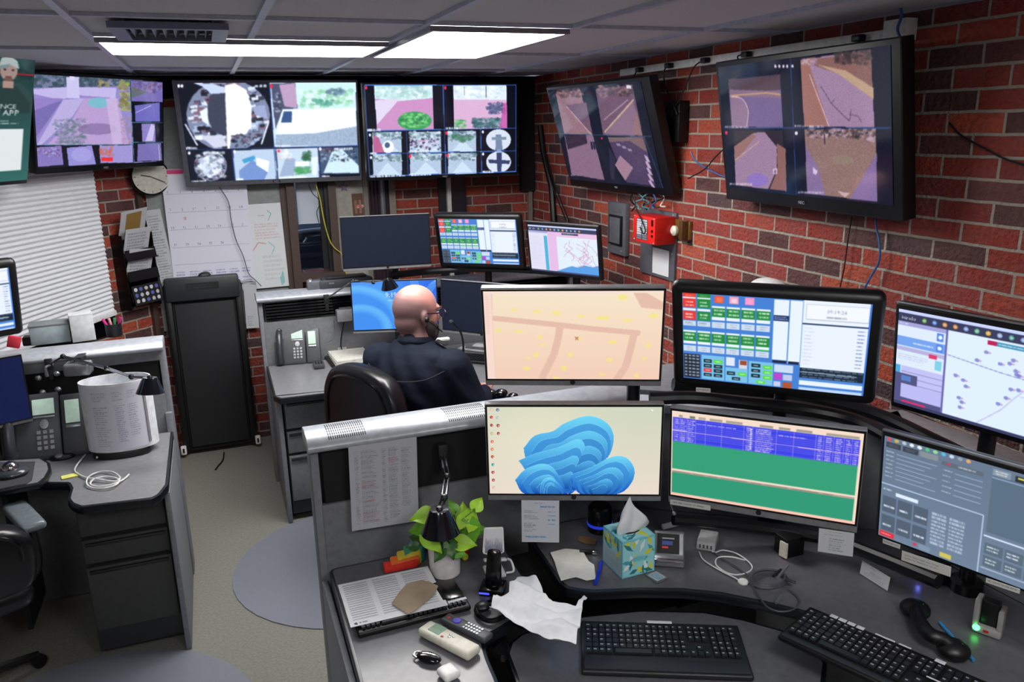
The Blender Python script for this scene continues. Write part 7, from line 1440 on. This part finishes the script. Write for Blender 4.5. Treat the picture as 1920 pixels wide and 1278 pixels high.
# ================================================================ the seated person
def fuse(name, mb, m, parent, voxel=.008, smooth=4, fn=None):
    "one continuous surface grown over overlapping shapes"
    me = bpy.data.meshes.new('tmp'); me.from_pydata(mb.v, [], mb.f); o = bpy.data.objects.new('tmp', me); COL.objects.link(o)
    bm = bmesh.new(); bm.from_mesh(me); bmesh.ops.remove_doubles(bm, verts=bm.verts, dist=1e-6); bmesh.ops.recalc_face_normals(bm, faces=bm.faces); bm.to_mesh(me); bm.free()
    md = o.modifiers.new('r', 'REMESH'); md.mode = 'VOXEL'; md.voxel_size = voxel; sm = o.modifiers.new('s', 'SMOOTH'); sm.iterations = smooth; sm.factor = .5
    dg = bpy.context.evaluated_depsgraph_get(); me2 = bpy.data.meshes.new_from_object(o.evaluated_get(dg)); bpy.data.objects.remove(o)
    me2.name = name; me2.materials.clear()
    for p in me2.polygons: p.use_smooth = True
    if fn:
        for v in me2.vertices: v.co = fn(v.co)
    me2.materials.append(cmat(m) if isinstance(m, str) else m); o = bpy.data.objects.new(name, me2); COL.objects.link(o); o.parent = parent; return o
SK = mat('skin', (186, 130, 120), .5, var=.05, scale=30); SH = mat('uniform_navy', (15, 22, 37), .8, var=.12, scale=60, bump=.3, spec=.2); TR_ = mat('trousers_dark', (18, 20, 28), .8)
PX, PY, HT = .835, 3.56, math.radians(-42)
per = thing('person', 'bald bearded person in a navy uniform shirt, seated with back to the viewer', 'person', (PX, PY, 0), HT)
def cap(b, p, q, r0, r1, n=14):
    p, q = Vector(p), Vector(q); k = 7; b.tube([p.lerp(q, i / k) for i in range(k + 1)], [r0 + (r1 - r0) * i / k for i in range(k + 1)], n); b.ell(tuple(p), (r0, r0, r0), n); b.ell(tuple(q), (r1, r1, r1), n)
HM = Matrix.Translation((.0, .03, 1.238)) @ Matrix.Rotation(math.radians(-34), 4, 'Z') @ Matrix.Rotation(math.radians(-8), 4, 'X') @ Matrix.Scale(1.1, 4)
b = MB()
b.ell((0, -.012, .028), (.079, .100, .096), 28, HM); b.ell((0, .03, -.02), (.066, .066, .085), 22, HM); b.ell((0, -.035, -.03), (.068, .062, .07), 22, HM); b.ell((0, .05, -.075), (.045, .045, .035), 18, HM)
b.ell((0, .098, -.018), (.013, .020, .022), 12, HM); b.ell((0, .086, .012), (.011, .013, .022), 10, HM); b.ell((0, .075, .035), (.055, .022, .014), 14, HM)
b.ell((0, .088, -.055), (.026, .012, .008), 12, HM)
for s in (-1, 1):
    b.ell((s * .080, -.002, -.008), (.010, .020, .032), 14, HM, rot=(.15, 0, s * .35)); b.ell((s * .078, .0, -.034), (.009, .011, .012), 10, HM)
for s in (-1, 1): cap(b, (s * .02, -.01, 1.06), (s * .012, .012, 1.17), .062, .056)
b.ell((0, 0, 1.02), (.16, .09, .07), 20); b.ell((0, .0, .88), (.17, .12, .22), 22); b.ell((0, .01, .62), (.18, .14, .14), 20)
SHO = [(-.19, -.005, 1.0), (.19, -.005, 1.0)]; ELB = [(-.27, .10, .80), (.29, .03, .80)]; WRI = [(-.17, .33, .80), (.22, .29, .79)]
for i, s in ((0, -1), (1, 1)):
    cap(b, SHO[i], ELB[i], .05, .04); cap(b, ELB[i], WRI[i], .04, .027)
    w = Vector(WRI[i]); d = (w - Vector(ELB[i])).normalized(); sd = d.cross(Vector((0, 0, 1))).normalized(); pc_ = w + d * .05
    b.ell(tuple(pc_), (.036, .045, .015), 14); cap(b, w, pc_, .024, .026)
    for k, (l, o_) in enumerate(((.062, -.027), (.072, -.009), (.068, .009), (.054, .026))):
        a0 = w + d * .085 + sd * o_; a1 = a0 + d * l * .55 + Vector((0, 0, .006)); a2 = a1 + d * l * .45 + Vector((0, 0, -.016)); cap(b, a0, a1, .0088, .0082, 8); cap(b, a1, a2, .0082, .0072, 8)
    t0_ = w + d * .03 - sd * s * .026; cap(b, t0_, t0_ + d * .035 - sd * s * .025, .0105, .009, 8); cap(b, t0_ + d * .035 - sd * s * .025, t0_ + d * .06 - sd * s * .022, .009, .008, 8)
for s in (-1, 1): cap(b, (s * .10, .02, .56), (s * .15, .44, .55), .085, .062); cap(b, (s * .15, .44, .55), (s * .15, .42, .10), .058, .04); cap(b, (s * .15, .40, .07), (s * .16, .54, .045), .04, .03)
body = fuse('body', b, SK, per, .0065, 3)
IHM = HM.inverted(); ca = body.data.color_attributes.new('Stubble', 'FLOAT_COLOR', 'POINT'); st_ = lambda a, b_, x: max(0, min(1, (x - a) / (b_ - a)))
for i, v in enumerate(body.data.vertices):      # shaved hair at the sides and back of the head
    q = IHM @ v.co; w_ = st_(.075, .03, q.z + .35 * q.y) * st_(-.11, -.07, q.z) * st_(.05, .01, q.y) * (1 if v.co.z > 1.13 else 0); ca.data[i].color = (w_, w_, w_, 1)
nt = SK.node_tree; an_ = nt.nodes.new('ShaderNodeAttribute'); an_.attribute_name = 'Stubble'; mx_ = nt.nodes.new('ShaderNodeMixRGB'); bs_ = nt.nodes['Principled BSDF']
src_ = bs_.inputs['Base Color'].links[0].from_socket; nt.links.new(an_.outputs['Fac'], mx_.inputs[0]); nt.links.new(src_, mx_.inputs[1]); mx_.inputs[2].default_value = (lin(128), lin(96), lin(96), 1); nt.links.new(mx_.outputs[0], bs_.inputs['Base Color'])
# shirt: torso and sleeves with pulled folds
b = MB()
b.ell((0, -.005, .90), (.235, .165, .235), 26); b.ell((0, .02, .70), (.25, .19, .17), 24); b.ell((0, -.02, 1.01), (.20, .125, .085), 22); b.ell((-.07, -.02, 1.045), (.12, .09, .055), 18); b.ell((.07, -.02, 1.045), (.12, .09, .055), 18)
for i, s in ((0, -1), (1, 1)): cap(b, SHO[i], ELB[i], .092, .078); cap(b, ELB[i], Vector(ELB[i]).lerp(Vector(WRI[i]), .9), .070, .044); b.ell((s * .16, -.01, 1.005), (.09, .09, .07), 16)
cap(b, (0, -.005, 1.07), (0, .005, 1.105), .085, .078)
def wr(c):
    k = .0055 * math.sin(38 * c.z + 22 * abs(c.x) + 9 * c.y) * max(0, min(1, (1.02 - c.z) * 6)) + .004 * math.sin(61 * c.x + 40 * c.z)
    r = Vector((c.x, c.y, 0)); r = r.normalized() if r.length > .01 else r; return c + r * k
fuse('shirt', b, SH, per, .009, 5, wr)
b = MB()
for s in (-1, 1): cap(b, (s * .10, .02, .565), (s * .15, .44, .56), .105, .078); cap(b, (s * .15, .44, .56), (s * .15, .42, .13), .076, .058)
b.ell((0, .0, .60), (.2, .165, .12), 20); fuse('trousers', b, TR_, per, .012, 3)
for s in (-1, 1): b = MB(); b.ell((s * .155, .48, .045), (.048, .135, .045), 16); b.box((s * .155, .48, .008), (.085, .26, .016)); build('shoe', b, 'black', per)
# collar, seams, beard, glasses, earpiece
b = MB(); prof = [(.082, .0), (.089, .028), (.080, .052), (.076, .050), (.080, .026), (.076, .0)]
b.lathe(prof, 32, Matrix.Translation((0, .004, 1.085)) @ Matrix.Rotation(-.16, 4, 'X') @ Matrix.Diagonal((.98, 1.0, 1, 1))); build('collar', b, SH, per, bevel=.002)
b = MB(); P = [(-.20, -.10, 1.01), (-.12, -.152, .975), (0, -.172, .962), (.12, -.152, .975), (.20, -.10, 1.01)]
b.tube(curve_pts(P, 8), .0028, 6); build('yoke_seam', b, mat('seam_dark', (14, 18, 28), .8), per)
b = MB(); b.box((.135, .01, 1.112), (.055, .03, .006), rot=(0, .35, .1)); build('shoulder_tab', b, mat('tab_dark', (12, 14, 20), .5), per, bevel=.002)
b = MB(); b.box((.10, .045, 1.103), (.02, .035, .006), rot=(0, .3, .1)); build('collar_pin', b, 'silver', per, bevel=.002)
b = MB(); b.ell((0, .058, -.085), (.056, .050, .048), 20, HM); b.ell((0, .082, -.075), (.040, .030, .038), 16, HM)
for s in (-1, 1): b.ell((s * .052, .035, -.058), (.022, .034, .046), 14, HM); b.ell((s * .030, .083, -.048), (.022, .012, .010), 10, HM)
fuse('beard', b, mat('beard_dark', (52, 42, 44), .9, var=.3, scale=120, bump=.6), per, .006, 2)
b = MB()
for s in (-1, 1):
    b.tube([HM @ Vector((s * .082, -.012, .014)), HM @ Vector((s * .082, .03, .014)), HM @ Vector((s * .066, .104, .016))], .0026, 6)
    b.tube([HM @ Vector((s * .034 + .028 * math.cos(a), .108, .008 + .018 * math.sin(a))) for a in np.linspace(0, 2 * math.pi, 17)], .002, 6)
b.tube([HM @ Vector((-.008, .11, .012)), HM @ Vector((.008, .11, .012))], .002, 6); g = build('glasses', b, mat('glasses_frame', (30, 22, 34), .3), per)
for s in (-1, 1): b = MB(); b.lathe([(0, 0), (1, 0), (1, .001), (0, .001)], 20, HM @ Matrix.Translation((s * .034, .108, .008)) @ Matrix.Rotation(math.pi / 2, 4, 'X') @ Matrix.Diagonal((.027, .017, 1, 1))); build('lens', b, mat('lens_tint', (70, 80, 130), .1, trans=.6), g)
for s in (-1, 1):
    b = MB(); b.ell((s * .033, .080, .010), (.012, .010, .009), 12, HM); e = build('eye', b, 'white', per); b = MB(); b.ell((s * .033, .0885, .010), (.005, .003, .005), 10, HM); build('iris', b, mat('iris', (60, 60, 70), .2), e)
    b = MB(); b.ell((s * .034, .090, .034), (.018, .005, .004), 10, HM); build('eyebrow', b, MATS['beard_dark'], per)
b = MB(); b.ell((0, .097, -.055), (.020, .005, .004), 12, HM); build('lips', b, mat('lips', (170, 96, 92), .5), per)
b = MB(); b.ell((.088, .002, -.012), (.010, .012, .012), 12, HM); b.tube([HM @ Vector(v) for v in ((.088, .005, -.014), (.094, .045, -.04), (.082, .085, -.066))], .0028, 6); build('earpiece', b, 'black', per)
